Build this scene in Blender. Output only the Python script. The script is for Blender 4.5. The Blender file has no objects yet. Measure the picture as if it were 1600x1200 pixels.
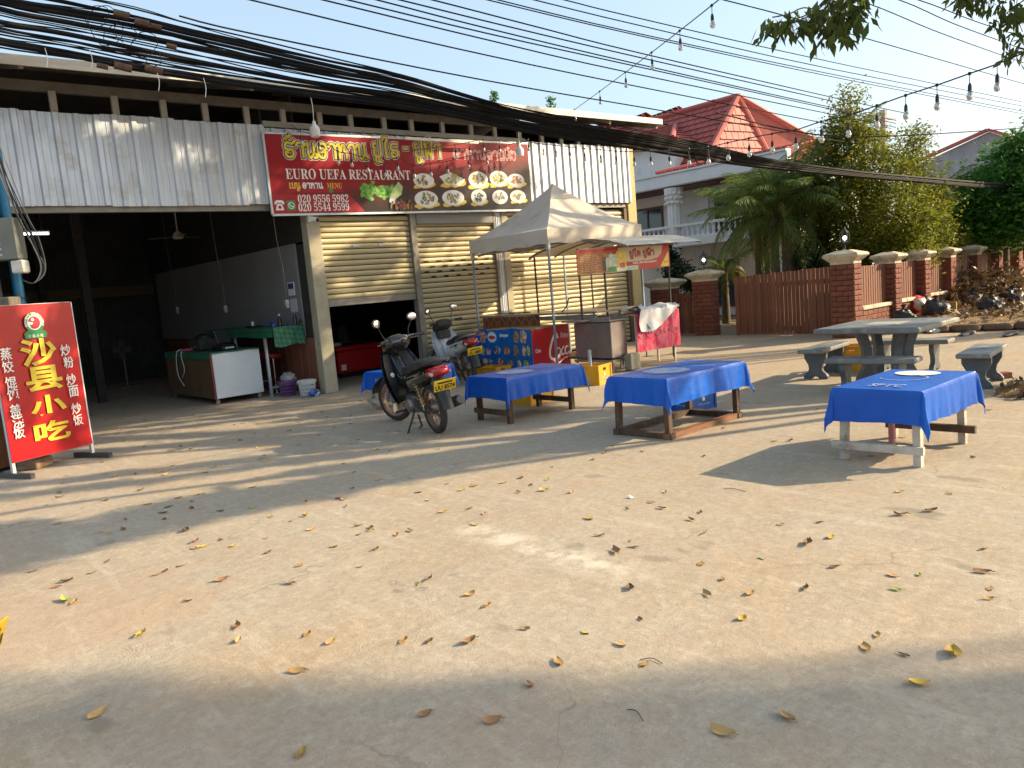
import bpy, math, random
import numpy as np
from math import sin, cos, pi, radians, sqrt, atan2, tan
from mathutils import Vector, Matrix
random.seed(7)
SC = bpy.context.scene
COL = SC.collection
# ------------------------------------------------------------------ camera
AZ, PITCH, ROLL, F = radians(49.1), radians(7.2), radians(4.9), 1200.0
_fw = Vector((0, cos(PITCH), -sin(PITCH))); _u0 = Vector((0, sin(PITCH), cos(PITCH))); _r0 = Vector((1, 0, 0))
_up = _u0 * cos(ROLL) + _r0 * sin(ROLL); _rt = _r0 * cos(ROLL) - _u0 * sin(ROLL)
_M = Matrix(((sin(AZ), cos(AZ), 0), (-cos(AZ), sin(AZ), 0), (0, 0, 1)))
FW, UP, RT = _M @ _fw, _M @ _up, _M @ _rt
CAMP = Vector((-6.610, -12.390, 1.6))
cam = bpy.data.cameras.new('camera'); camo = bpy.data.objects.new('camera', cam); COL.objects.link(camo)
cam.sensor_width = 36; cam.lens = 27.0; cam.clip_end = 2000; cam.clip_start = 0.05
m = Matrix((RT, UP, -FW)).transposed().to_4x4(); m.translation = CAMP
camo.matrix_world = m
SC.camera = camo
# ------------------------------------------------------------------ light
SUN_EL = radians(27.0)
SUNH = Vector((0.815, -0.579)).normalized()          # horizontal direction towards the sun
SUND = Vector((SUNH.x * cos(SUN_EL), SUNH.y * cos(SUN_EL), sin(SUN_EL)))
wd = bpy.data.worlds.new('World'); SC.world = wd; wd.use_nodes = True
nt = wd.node_tree; bg = nt.nodes['Background']
sky = nt.nodes.new('ShaderNodeTexSky'); sky.sky_type = 'NISHITA'; sky.sun_disc = False
sky.sun_elevation = SUN_EL; sky.sun_rotation = atan2(SUNH.x, SUNH.y)
sky.air_density = 1.0; sky.dust_density = 3.0; sky.ozone_density = 0.5
hz = nt.nodes.new('ShaderNodeMix'); hz.data_type = 'RGBA'; hz.inputs[0].default_value = 0.5      # even thin haze over the whole sky
nt.links.new(sky.outputs[0], hz.inputs[6]); hz.inputs[7].default_value = (2.15, 2.85, 3.35, 1); nt.links.new(hz.outputs[2], bg.inputs[0]); bg.inputs[1].default_value = 0.17
sl = bpy.data.lights.new('sun', 'SUN'); sl.energy = 4.8; sl.angle = radians(0.53); sl.color = (1.0, 0.81, 0.54)
so = bpy.data.objects.new('sun', sl); COL.objects.link(so); so.location = (10, -10, 20)
so.rotation_euler = SUND.to_track_quat('Z', 'Y').to_euler()
SC.view_settings.view_transform = 'Standard'; SC.view_settings.look = 'None'
SC.view_settings.exposure = 0.86; SC.view_settings.gamma = 1.0; SC.view_settings.use_curve_mapping = False
# ------------------------------------------------------------------ pixel -> place helpers (a plane or the ground fixes the distance)
def ray(x, y): return FW + RT * ((x - 800) / F) - UP * ((y - 600) / F)
def onY(x, y, Y): d = ray(x, y); return CAMP + d * ((Y - CAMP.y) / d.y)
def onX(x, y, X): d = ray(x, y); return CAMP + d * ((X - CAMP.x) / d.x)
def onZ(x, y, z=0.0): d = ray(x, y); return CAMP + d * ((z - CAMP.z) / d.z)
def onP(x, y, p, n):
    d = ray(x, y); n = Vector(n); return CAMP + d * ((Vector(p) - CAMP).dot(n) / d.dot(n))
def onD(x, y, D): return CAMP + ray(x, y) * D
def proj(P):
    v = Vector(P) - CAMP; w = v.dot(FW)
    return 800 + F * v.dot(RT) / max(w, 1e-6), 600 - F * v.dot(UP) / max(w, 1e-6), w
# ------------------------------------------------------------------ materials
def _mix(nt, a, b, fac):
    mx = nt.nodes.new('ShaderNodeMix'); mx.data_type = 'RGBA'
    for s, v in ((6, a), (7, b)):
        if isinstance(v, (tuple, list)): mx.inputs[s].default_value = (*v[:3], 1)
        else: nt.links.new(v, mx.inputs[s])
    if isinstance(fac, (int, float)): mx.inputs[0].default_value = fac
    else: nt.links.new(fac, mx.inputs[0])
    return mx.outputs[2]
def _noise(nt, scale, detail=4, rough=0.55, stretch=None, lo=0.4, hi=0.6, co='Object', dist=0.0):
    tc = nt.nodes.new('ShaderNodeTexCoord'); out = tc.outputs[co]
    if stretch:
        mp = nt.nodes.new('ShaderNodeMapping'); mp.inputs[3].default_value = stretch; nt.links.new(out, mp.inputs[0]); out = mp.outputs[0]
    n = nt.nodes.new('ShaderNodeTexNoise'); n.inputs['Scale'].default_value = scale; n.inputs['Detail'].default_value = detail
    n.inputs['Roughness'].default_value = rough; n.inputs['Distortion'].default_value = dist
    nt.links.new(out, n.inputs['Vector'])
    r = nt.nodes.new('ShaderNodeMapRange'); r.inputs[1].default_value = lo; r.inputs[2].default_value = hi
    nt.links.new(n.outputs[0], r.inputs[0])
    return r.outputs[0]
def mat(name, col, col2=None, rough=0.6, metal=0.0, scale=6.0, stretch=None, lo=0.35, hi=0.65, dirt=None, dscale=1.5, dlo=0.5, dhi=0.75,
        bump=0.0, bscale=40.0, bstretch=None, spec=0.5, trans=0.0, rough2=None, alpha=1.0, emit=None, estr=0.0, rnd=0.0, coat=0.0, sub=0.0):
    M = bpy.data.materials.new(name); M.use_nodes = True; nt = M.node_tree; b = nt.nodes['Principled BSDF']
    b.inputs['Roughness'].default_value = rough; b.inputs['Metallic'].default_value = metal
    b.inputs['Specular IOR Level'].default_value = spec; b.inputs['Coat Weight'].default_value = coat
    c = col
    if col2 is not None: c = _mix(nt, col, col2, _noise(nt, scale, 5, 0.6, stretch, lo, hi))
    if dirt is not None: c = _mix(nt, c, dirt, _noise(nt, dscale, 6, 0.65, None, dlo, dhi))
    if rnd:
        oi = nt.nodes.new('ShaderNodeObjectInfo'); hs = nt.nodes.new('ShaderNodeHueSaturation')
        r = nt.nodes.new('ShaderNodeMapRange'); r.inputs[3].default_value = 1 - rnd; r.inputs[4].default_value = 1 + rnd
        nt.links.new(oi.outputs['Random'], r.inputs[0]); nt.links.new(r.outputs[0], hs.inputs['Value'])
        if isinstance(c, (tuple, list)): hs.inputs['Color'].default_value = (*c[:3], 1)
        else: nt.links.new(c, hs.inputs['Color'])
        c = hs.outputs[0]
    if isinstance(c, (tuple, list)): b.inputs['Base Color'].default_value = (*c[:3], 1)
    else: nt.links.new(c, b.inputs['Base Color'])
    if rough2 is not None:
        f = _noise(nt, dscale * 2, 4); r = nt.nodes.new('ShaderNodeMapRange'); r.inputs[3].default_value = rough; r.inputs[4].default_value = rough2
        nt.links.new(f, r.inputs[0]); nt.links.new(r.outputs[0], b.inputs['Roughness'])
    if bump:
        bp = nt.nodes.new('ShaderNodeBump'); bp.inputs['Strength'].default_value = bump; bp.inputs['Distance'].default_value = 0.02
        nt.links.new(_noise(nt, bscale, 5, 0.6, bstretch, 0.2, 0.8), bp.inputs['Height']); nt.links.new(bp.outputs[0], b.inputs['Normal'])
    if trans: b.inputs['Transmission Weight'].default_value = trans
    if emit: b.inputs['Emission Color'].default_value = (*emit, 1); b.inputs['Emission Strength'].default_value = estr
    M.use_backface_culling = False
    return M
def leafmat(name, c1, c2, c3=None, t=0.35, scale=1.2, rough=0.5):
    M = bpy.data.materials.new(name); M.use_nodes = True; nt = M.node_tree; b = nt.nodes['Principled BSDF']
    c = _mix(nt, c1, c2, _noise(nt, scale, 5, 0.7, None, 0.38, 0.62))
    if c3 is not None: c = _mix(nt, c, c3, _noise(nt, scale * 0.45, 3, 0.6, None, 0.52, 0.68))
    nt.links.new(c, b.inputs['Base Color']); b.inputs['Roughness'].default_value = rough; b.inputs['Specular IOR Level'].default_value = 0.3
    tr = nt.nodes.new('ShaderNodeBsdfTranslucent'); nt.links.new(c, tr.inputs[0])
    mx = nt.nodes.new('ShaderNodeMixShader'); mx.inputs[0].default_value = t
    nt.links.new(b.outputs[0], mx.inputs[1]); nt.links.new(tr.outputs[0], mx.inputs[2])
    nt.links.new(mx.outputs[0], nt.nodes['Material Output'].inputs[0])
    return M
# ------------------------------------------------------------------ mesh building
class MB:
    def __init__(s): s.v = []; s.f = []; s.mi = []; s.m = 0
    def add(s, vs, fs):
        o = len(s.v); s.v += [tuple(v) for v in vs]
        for f in fs: s.f.append(tuple(i + o for i in f)); s.mi.append(s.m)
        return s
    def box(s, x0, x1, y0, y1, z0, z1):
        return s.add([(x0, y0, z0), (x1, y0, z0), (x1, y1, z0), (x0, y1, z0), (x0, y0, z1), (x1, y0, z1), (x1, y1, z1), (x0, y1, z1)],
                     [(0, 3, 2, 1), (4, 5, 6, 7), (0, 1, 5, 4), (1, 2, 6, 5), (2, 3, 7, 6), (3, 0, 4, 7)])
    def bbox(s, x0, x1, y0, y1, z0, z1, b=0.01):      # bevelled box
        b = min(b, (x1 - x0) / 2.01, (y1 - y0) / 2.01, (z1 - z0) / 2.01)
        def ring(z, i): return [(x0 + i + (b if False else 0), y0 + i, z)]
        L = [(z0, b), (z0 + b, 0), (z1 - b, 0), (z1, b)]
        vs = []
        for z, i in L:
            X0, X1, Y0, Y1 = x0 + i, x1 - i, y0 + i, y1 - i; c = b * 0.7 if i == 0 else b * 0.3
            vs += [(X0 + c, Y0, z), (X1 - c, Y0, z), (X1, Y0 + c, z), (X1, Y1 - c, z), (X1 - c, Y1, z), (X0 + c, Y1, z), (X0, Y1 - c, z), (X0, Y0 + c, z)]
        fs = [tuple(range(7, -1, -1)), tuple(range(24, 32))]
        for k in range(3):
            for i in range(8): fs.append((k * 8 + i, k * 8 + (i + 1) % 8, k * 8 + 8 + (i + 1) % 8, k * 8 + 8 + i))
        return s.add(vs, fs)
    def beam(s, a, b, w, h=None, up=(0, 0, 1)):       # square bar from a to b
        a, b = Vector(a), Vector(b); h = h or w; d = (b - a).normalized(); up = Vector(up)
        if abs(d.dot(up)) > 0.95: up = Vector((1, 0, 0)) if abs(d.x) < 0.9 else Vector((0, 1, 0))
        r = d.cross(up).normalized(); u = r.cross(d).normalized(); r *= w / 2; u *= h / 2
        return s.add([a - r - u, a + r - u, a + r + u, a - r + u, b - r - u, b + r - u, b + r + u, b - r + u],
                     [(0, 1, 2, 3), (7, 6, 5, 4), (0, 4, 5, 1), (1, 5, 6, 2), (2, 6, 7, 3), (3, 7, 4, 0)])
    def tube(s, pts, r, n=8, cap=True):
        pts = [Vector(p) for p in pts]; N = len(pts); rs = r if isinstance(r, (list, tuple)) else [r] * N
        vs = []; pn = None
        for i, p in enumerate(pts):
            t = (pts[min(i + 1, N - 1)] - pts[max(i - 1, 0)])
            t = t.normalized() if t.length > 1e-9 else Vector((0, 0, 1))
            if pn is None: pn = t.orthogonal().normalized()
            else:
                pn = pn - t * pn.dot(t); pn = pn.normalized() if pn.length > 1e-6 else t.orthogonal().normalized()
            bn = t.cross(pn)
            for k in range(n): a = 2 * pi * k / n; vs.append(p + (pn * cos(a) + bn * sin(a)) * rs[i])
        fs = []
        for i in range(N - 1):
            for k in range(n): fs.append((i * n + k, i * n + (k + 1) % n, (i + 1) * n + (k + 1) % n, (i + 1) * n + k))
        if cap: fs.append(tuple(range(n - 1, -1, -1))); fs.append(tuple(range((N - 1) * n, N * n)))
        return s.add(vs, fs)
    def lathe(s, prof, c=(0, 0, 0), axis='z', n=16, a0=0.0, a1=2 * pi):
        c = Vector(c); vs = []; full = abs(a1 - a0 - 2 * pi) < 1e-6; k = n if full else n + 1
        for r, z in prof:
            for i in range(k):
                a = a0 + (a1 - a0) * i / n; x, y = r * cos(a), r * sin(a)
                p = (x, y, z) if axis == 'z' else ((x, z, y) if axis == 'y' else (z, x, y)); vs.append(c + Vector(p))
        fs = []
        for j in range(len(prof) - 1):
            for i in range(n):
                i2 = (i + 1) % k; fs.append((j * k + i, j * k + i2, (j + 1) * k + i2, (j + 1) * k + i))
        return s.add(vs, fs)
    def ball(s, c, r, n=10, m=6, sc=(1, 1, 1)):
        prof = [(max(r * sin(pi * j / m), 1e-4), -r * cos(pi * j / m)) for j in range(m + 1)]
        o = len(s.v); s.lathe(prof, (0, 0, 0), 'z', n)
        for i in range(o, len(s.v)):
            v = s.v[i]; s.v[i] = (c[0] + v[0] * sc[0], c[1] + v[1] * sc[1], c[2] + v[2] * sc[2])
        return s
    def grid(s, fn, nu, nv):
        vs = [fn(i / nu, j / nv) for j in range(nv + 1) for i in range(nu + 1)]
        return s.add(vs, [(j * (nu + 1) + i, j * (nu + 1) + i + 1, (j + 1) * (nu + 1) + i + 1, (j + 1) * (nu + 1) + i) for j in range(nv) for i in range(nu)])
    def prism(s, poly, off):      # closed polygon (3-D points) pushed along off
        n = len(poly); off = Vector(off); P = [Vector(p) for p in poly]
        return s.add(P + [p + off for p in P], [tuple(range(n - 1, -1, -1)), tuple(range(n, 2 * n))] + [(i, (i + 1) % n, n + (i + 1) % n, n + i) for i in range(n)])
    def xf(s, M):
        s.v = [tuple(M @ Vector(v)) for v in s.v]; return s
    def mesh(s, name, mats, smooth=False):
        me = bpy.data.meshes.new(name); me.from_pydata(s.v, [], s.f)
        for mm in (mats if isinstance(mats, (list, tuple)) else [mats]): me.materials.append(mm)
        if len(me.materials) > 1: me.polygons.foreach_set('material_index', s.mi)
        if smooth:
            me.polygons.foreach_set('use_smooth', [True] * len(s.f))
            try: me.set_sharp_from_angle(angle=radians(smooth if smooth is not True else 40))
            except Exception: pass
        me.update(); return me
def tag(o, label=None, cat=None, group=None, kind=None):
    if label: o['label'] = label
    if cat: o['category'] = cat
    if group: o['group'] = group
    if kind: o['kind'] = kind
    return o
def thing(name, label, cat, loc=(0, 0, 0), rz=0.0, group=None, rot=None):
    o = bpy.data.objects.new(name, None); COL.objects.link(o); o.location = loc
    o.rotation_euler = rot if rot is not None else (0, 0, rz); o.empty_display_size = 0.2
    return tag(o, label, cat, group)
def link(name, me, parent=None, loc=None, rot=None, scale=None):
    o = bpy.data.objects.new(name, me); COL.objects.link(o)
    if parent is not None: o.parent = parent
    if loc is not None: o.location = loc
    if rot is not None: o.rotation_euler = rot
    if scale is not None: o.scale = scale
    return o
def root_of(o):
    while o.parent is not None: o = o.parent
    return o
def part(name, mb, mats, parent=None, smooth=False, world=False, kind=None, label=None):
    if world and parent is not None:             # vertices given in the world: move them under the parent's base
        off = Vector(root_of(parent).location); mb.v = [(v[0] - off.x, v[1] - off.y, v[2] - off.z) for v in mb.v]
    o = link(name, mb.mesh(name, mats, smooth), parent)
    if kind: o['kind'] = kind
    if label: o['label'] = label
    return o
def copy_tree(o, parent=None):
    c = o.copy(); COL.objects.link(c)
    if parent is not None: c.parent = parent
    for ch in list(o.children): copy_tree(ch, c)
    return c
def catmull(pts, n=6, closed=False):
    P = [Vector(p) for p in pts]; out = []; N = len(P)
    for i in range(N - 1 if not closed else N):
        a, b, c, d = P[(i - 1) % N if closed else max(i - 1, 0)], P[i % N], P[(i + 1) % N], P[(i + 2) % N if closed else min(i + 2, N - 1)]
        for k in range(n):
            t = k / n; out.append(0.5 * ((2 * b) + (c - a) * t + (2 * a - 5 * b + 4 * c - d) * t * t + (3 * b - a - 3 * c + d) * t ** 3))
    if not closed: out.append(P[-1])
    return out
# flat lettering: a frame maps (u, v, height) to a place on a board
class Frame:
    def __init__(s, o, ex, ey): s.o = Vector(o); s.ex = Vector(ex); s.ey = Vector(ey); s.n = s.ex.normalized().cross(s.ey.normalized())
    def __call__(s, u, v, h=0.0): return s.o + s.ex * u + s.ey * v + s.n * h
def ribbon(mb, fr, pts, w, h):
    P = [Vector((p[0], p[1])) for p in pts]; N = len(P); vs = []
    if N < 2: return
    P[0] = P[0] + (P[0] - P[1]).normalized() * w * 0.4; P[-1] = P[-1] + (P[-1] - P[-2]).normalized() * w * 0.4
    for i in range(N):
        t = P[min(i + 1, N - 1)] - P[max(i - 1, 0)]; t = t.normalized() if t.length > 1e-9 else Vector((1, 0))
        n = Vector((-t.y, t.x)) * (w / 2)
        vs += [fr(P[i].x + n.x, P[i].y + n.y, h), fr(P[i].x - n.x, P[i].y - n.y, h)]
    mb.add(vs, [(2 * i, 2 * i + 1, 2 * i + 3, 2 * i + 2) for i in range(N - 1)])
def disc(mb, fr, cx, cy, rx, ry, h, n=24, rot=0.0, wob=0.0, seed=0):
    r = random.Random(seed); vs = []
    for i in range(n):
        a = 2 * pi * i / n; k = 1 + wob * (r.random() - 0.5) * 2
        x, y = rx * k * cos(a), ry * k * sin(a); vs.append(fr(cx + x * cos(rot) - y * sin(rot), cy + x * sin(rot) + y * cos(rot), h))
    mb.add(vs, [tuple(range(n))])
def polyg(mb, fr, pts, h): mb.add([fr(x, y, h) for x, y in pts], [tuple(range(len(pts)))])
def textmb(mb, fr, body, x0, y0, w=None, hgt=None, h=0.003, bold=0.0, shear=0.0, spacing=1.0):
    cu = bpy.data.curves.new('t', 'FONT'); cu.body = body; cu.size = 1.0; cu.offset = bold; cu.shear = shear; cu.resolution_u = 3; cu.space_character = spacing
    ob = bpy.data.objects.new('t', cu); COL.objects.link(ob)
    bpy.context.view_layer.update()
    me = ob.evaluated_get(bpy.context.evaluated_depsgraph_get()).to_mesh()
    vs = [(v.co.x, v.co.y) for v in me.vertices]; fs = [tuple(p.vertices) for p in me.polygons]
    if vs:
        xs = [v[0] for v in vs]; ys = [v[1] for v in vs]; X0, X1, Y0, Y1 = min(xs), max(xs), min(ys), max(ys)
        sx = w / (X1 - X0) if w else None; sy = hgt / (Y1 - Y0) if hgt else sx
        sx = sx or sy
        mb.add([fr(x0 + (x - X0) * sx, y0 + (y - Y0) * sy, h) for x, y in vs], fs)
    ob.evaluated_get(bpy.context.evaluated_depsgraph_get()).to_mesh_clear()
    bpy.data.objects.remove(ob); bpy.data.curves.remove(cu)
GL = {'ho': [[(.62, .5), (.78, .3), (.6, .02), (.25, .05), (.15, .3), (.35, .32)], [(.62, .5), (.2, .55), (.15, .8), (.35, .98), (.7, .9), (.95, 1.12)]],
      'ro': [[(.62, .5), (.78, .3), (.6, .02), (.25, .05), (.15, .3), (.35, .32)], [(.62, .5), (.2, .55), (.15, .8), (.35, .98), (.75, .95)]],
      'aa': [[(.02, .78), (.2, .98), (.45, .95), (.55, .7), (.55, 0)]],
      'no': [[(.0, .8), (.08, .95), (.25, .9), (.25, .3), (.35, .03), (.5, .05), (.72, .4), (.72, 1)], [(.72, .3), (.9, .22), (.95, .02), (.75, .0)]],
      'oo': [[(.5, .42), (.3, .4), (.3, .6), (.55, .62), (.7, .4), (.6, .05), (.3, .02), (.1, .3), (.12, .7), (.35, .98), (.68, .92), (.82, .6)]],
      'hoo': [[(.0, .85), (.12, .98), (.22, .85), (.22, 0)], [(.22, .25), (.45, .85), (.6, .95), (.68, .8), (.6, .55), (.75, .45), (.82, .2), (.8, 0)]],
      'yo': [[(.3, .95), (.1, .9), (.15, .65), (.35, .6), (.15, .4), (.15, .12), (.4, .0), (.68, .1), (.75, .5), (.75, 1.2)]],
      'uu': [[(.25, -.15), (.3, -.42), (.5, -.42), (.55, -.16)], [(.55, -.3), (.72, -.38)]],
      'o': [[(.0, 1.2), (.15, 1.42), (.4, 1.4), (.35, 1.15), (.25, .9), (.25, .1), (.42, .0)]],
      'fo': [[(.0, .95), (.12, .95), (.15, .1), (.25, .02), (.42, .55), (.6, .02), (.72, .1), (.75, 1.25)]],
      'to': [[(.15, 1.22), (.3, 1.2), (.28, 1.35), (.5, 1.35), (.6, 1.5)]],
      'do': [[(.35, .35), (.5, .3), (.45, .05), (.2, .1), (.12, .6), (.28, .98), (.42, .8), (.58, .98), (.75, .75), (.75, 0)]],
      'mo': [[(.0, .8), (.08, .95), (.22, .9), (.22, .1), (.35, .0), (.55, .12), (.75, .0), (.75, 1)]],
      'so': [[(.2, .02), (.12, .4), (.3, .62), (.5, .5), (.45, .3)], [(.75, 0), (.75, .7), (.45, .98), (.12, .88)], [(.7, .85), (.95, 1.1)]],
      'lo': [[(.2, .02), (.12, .4), (.3, .62), (.5, .5), (.45, .3)], [(.75, 0), (.75, .7), (.45, .98), (.12, .88)]],
      'ngo': [[(.0, .3), (.15, .05), (.35, .1), (.5, .5), (.48, .85), (.25, .98), (.05, .82)]],
      'an': [[(.1, 1.15), (.25, 1.3), (.5, 1.25), (.6, 1.38)]], 'ek': [[(.35, 1.42), (.35, 1.62)]],
      'e': [[(.2, 1), (.2, .12), (.35, 0), (.45, .12)]], '-': [[(.05, .5), (.7, .5)]]}
ADV = {'aa': .72, 'o': .6, 'e': .6, 'ngo': .72, '-': .85}
def lao(mb, fr, word, x0, y0, w, hgt, sw, h, dx=0.0):
    """strokes of a Lao word fitted to a box; marks (uu, to, an, ek) sit on the letter before"""
    tot = sum(0.5 if g == ' ' else ADV.get(g, .98) for g in word if g not in ('uu', 'to', 'an', 'ek'))
    k = w / tot; x = 0.0; last = 0.0; e = 0.0
    for g in word:
        if g == ' ': x += 0.5; continue
        if g in ('uu', 'to', 'an', 'ek'): bx = last
        else: bx = x; last = x; x += ADV.get(g, .98)
        for st in GL[g]:
            P = catmull([(px, py, 0) for px, py in st], 5)
            ribbon(mb, fr, [(x0 + (bx + p.x) * k + dx, y0 + p.y * hgt) for p in P], sw, h + e); e += 0.00012
# ------------------------------------------------------------------ ground
def concrete():
    M = mat('concrete', (.44, .355, .26), (.385, .315, .235), rough=0.9, scale=0.9, lo=.3, hi=.7, dirt=(.43, .315, .195), dscale=0.62, dlo=.50, dhi=.74, spec=.25)
    nt = M.node_tree; b = nt.nodes['Principled BSDF']; src = b.inputs['Base Color'].links[0].from_socket
    fine = _noise(nt, 9, 8, .75, None, .3, .75)
    c = _mix(nt, src, (.30, .235, .165), _mixf(nt, fine, .38)); c = _mix(nt, c, (.56, .47, .35), _mixf(nt, _noise(nt, 2.6, 7, .75, None, .52, .75), .5))
    pits = _noise(nt, 55, 3, .6, None, .62, .72); c = _mix(nt, c, (.27, .22, .165), _mixf(nt, pits, .55))
    dark = _noise(nt, .33, 5, .6, None, .57, .7); c = _mix(nt, c, (.31, .265, .205), _mixf(nt, dark, .6))
    grey = _noise(nt, .8, 6, .7, None, .45, .68); c = _mix(nt, c, (.40, .36, .29), _mixf(nt, grey, .6)); c = _mix(nt, c, (.33, .29, .23), _mixf(nt, _noise(nt, 1.5, 7, .75, (1, .35, 1), .55, .72), .5))
    c = _mix(nt, c, (.26, .205, .15), _mixf(nt, _noise(nt, 22, 7, .85, None, .47, .62), .50)); c = _mix(nt, c, (.55, .47, .37), _mixf(nt, _noise(nt, 13, 7, .85, None, .50, .66), .55)); c = _mix(nt, c, (.43, .285, .185), _mixf(nt, _noise(nt, .42, 4, .6, None, .53, .68), .5)); c = _mix(nt, c, (.56, .49, .39), _mixf(nt, _noise(nt, 5, 6, .75, (1, .12, 1), .55, .7), .45)); c = _mix(nt, c, (.25, .205, .155), _mixf(nt, _noise(nt, 4, 6, .75, (.1, 1, 1), .57, .7), .45))
    spots = _noise(nt, 3.1, 2, .5, (1.0, .45, 1), .68, .72); c = _mix(nt, c, (.22, .185, .14), _mixf(nt, spots, .6))
    tc = nt.nodes.new('ShaderNodeTexCoord')
    ck = nt.nodes.new('ShaderNodeTexVoronoi'); ck.feature = 'DISTANCE_TO_EDGE'; ck.inputs['Scale'].default_value = .42; wn0 = nt.nodes.new('ShaderNodeTexNoise'); wn0.inputs['Scale'].default_value = 1.6; wn0.inputs['Detail'].default_value = 7; nt.links.new(tc.outputs['Object'], wn0.inputs['Vector'])
    wa0 = nt.nodes.new('ShaderNodeVectorMath'); wa0.operation = 'MULTIPLY_ADD'; nt.links.new(wn0.outputs[1], wa0.inputs[0]); wa0.inputs[1].default_value = (1.1, 1.1, 1.1); nt.links.new(tc.outputs['Object'], wa0.inputs[2]); nt.links.new(wa0.outputs[0], ck.inputs['Vector'])
    cr = nt.nodes.new('ShaderNodeMapRange'); cr.inputs[1].default_value = .0045; cr.inputs[2].default_value = .0012; nt.links.new(ck.outputs['Distance'], cr.inputs[0])
    cm = nt.nodes.new('ShaderNodeMath'); cm.operation = 'MULTIPLY'; nt.links.new(cr.outputs[0], cm.inputs[0]); nt.links.new(_noise(nt, .5, 3, .6, None, .48, .6), cm.inputs[1]); c = _mix(nt, c, (.16, .13, .10), _mixf(nt, cm.outputs[0], .5))
    sx = nt.nodes.new('ShaderNodeSeparateXYZ'); nt.links.new(tc.outputs['Object'], sx.inputs[0])
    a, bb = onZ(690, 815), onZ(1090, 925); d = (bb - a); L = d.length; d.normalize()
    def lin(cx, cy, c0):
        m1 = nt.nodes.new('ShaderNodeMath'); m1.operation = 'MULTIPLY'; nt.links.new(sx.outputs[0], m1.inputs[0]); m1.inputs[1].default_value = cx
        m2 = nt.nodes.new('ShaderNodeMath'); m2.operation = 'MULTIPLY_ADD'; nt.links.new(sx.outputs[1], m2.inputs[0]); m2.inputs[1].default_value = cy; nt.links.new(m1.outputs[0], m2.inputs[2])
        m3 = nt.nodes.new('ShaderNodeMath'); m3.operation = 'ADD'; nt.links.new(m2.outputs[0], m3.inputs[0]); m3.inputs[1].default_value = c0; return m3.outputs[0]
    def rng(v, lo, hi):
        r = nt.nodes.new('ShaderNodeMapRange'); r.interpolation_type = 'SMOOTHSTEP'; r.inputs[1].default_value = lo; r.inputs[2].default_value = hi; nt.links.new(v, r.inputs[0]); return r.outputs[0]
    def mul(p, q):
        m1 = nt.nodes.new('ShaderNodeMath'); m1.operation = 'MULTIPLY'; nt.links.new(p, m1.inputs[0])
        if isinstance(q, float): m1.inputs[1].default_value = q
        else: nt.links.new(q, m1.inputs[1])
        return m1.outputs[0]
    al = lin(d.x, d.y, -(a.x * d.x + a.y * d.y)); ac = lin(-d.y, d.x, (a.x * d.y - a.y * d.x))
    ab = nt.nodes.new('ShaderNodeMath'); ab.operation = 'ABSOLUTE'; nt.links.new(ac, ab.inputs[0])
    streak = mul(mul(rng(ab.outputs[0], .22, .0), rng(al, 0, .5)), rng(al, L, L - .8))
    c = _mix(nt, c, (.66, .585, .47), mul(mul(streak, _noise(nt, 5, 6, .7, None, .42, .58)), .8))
    nt.links.new(c, b.inputs['Base Color'])
    # trowel arcs, grit
    def bmp(h, st, dist, prev=None):
        bp = nt.nodes.new('ShaderNodeBump'); bp.inputs['Strength'].default_value = st; bp.inputs['Distance'].default_value = dist; nt.links.new(h, bp.inputs['Height'])
        if prev is not None: nt.links.new(prev, bp.inputs['Normal'])
        return bp.outputs[0]
    vo = nt.nodes.new('ShaderNodeTexVoronoi'); vo.inputs['Scale'].default_value = 1.1; wn = nt.nodes.new('ShaderNodeTexNoise'); wn.inputs['Scale'].default_value = 2.2; wn.inputs['Detail'].default_value = 3; nt.links.new(tc.outputs['Object'], wn.inputs['Vector'])
    wa = nt.nodes.new('ShaderNodeVectorMath'); wa.operation = 'MULTIPLY_ADD'; nt.links.new(wn.outputs[1], wa.inputs[0]); wa.inputs[1].default_value = (.5, .5, .5); nt.links.new(tc.outputs['Object'], wa.inputs[2]); nt.links.new(wa.outputs[0], vo.inputs['Vector'])
    wv = nt.nodes.new('ShaderNodeMath'); wv.operation = 'SINE'; sc = mul(vo.outputs['Distance'], 260.0); nt.links.new(sc, wv.inputs[0])
    arcs = mul(wv.outputs[0], _noise(nt, 2.3, 4, .6, None, .50, .70))
    n1 = bmp(arcs, .13, .003); n2 = bmp(_noise(nt, 110, 4, .7, None, .2, .8), .40, .006, n1); n3 = bmp(_noise(nt, 5, 9, .62, None, .2, .8), .30, .025, n2)
    nt.links.new(n3, b.inputs['Normal'])
    return M
def _mixf(nt, f, k):
    m1 = nt.nodes.new('ShaderNodeMath'); m1.operation = 'MULTIPLY'; nt.links.new(f, m1.inputs[0]); m1.inputs[1].default_value = k; return m1.outputs[0]
M_CONC = concrete()
M_SOIL = mat('soil', (.24, .17, .105), (.17, .12, .075), rough=.95, scale=1.5, bump=.4, bscale=18)
def structure(name, mb, mats, smooth=False): return tag(part(name, mb, mats, None, smooth), kind='structure')
structure('ground', MB().box(-260, 340, -260, 340, -.4, -.004), M_SOIL)
structure('concrete_yard', MB().grid(lambda u, v: (-16 + 25.45 * u, -26 + 38 * v, 0.0), 24, 36), M_CONC)
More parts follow.
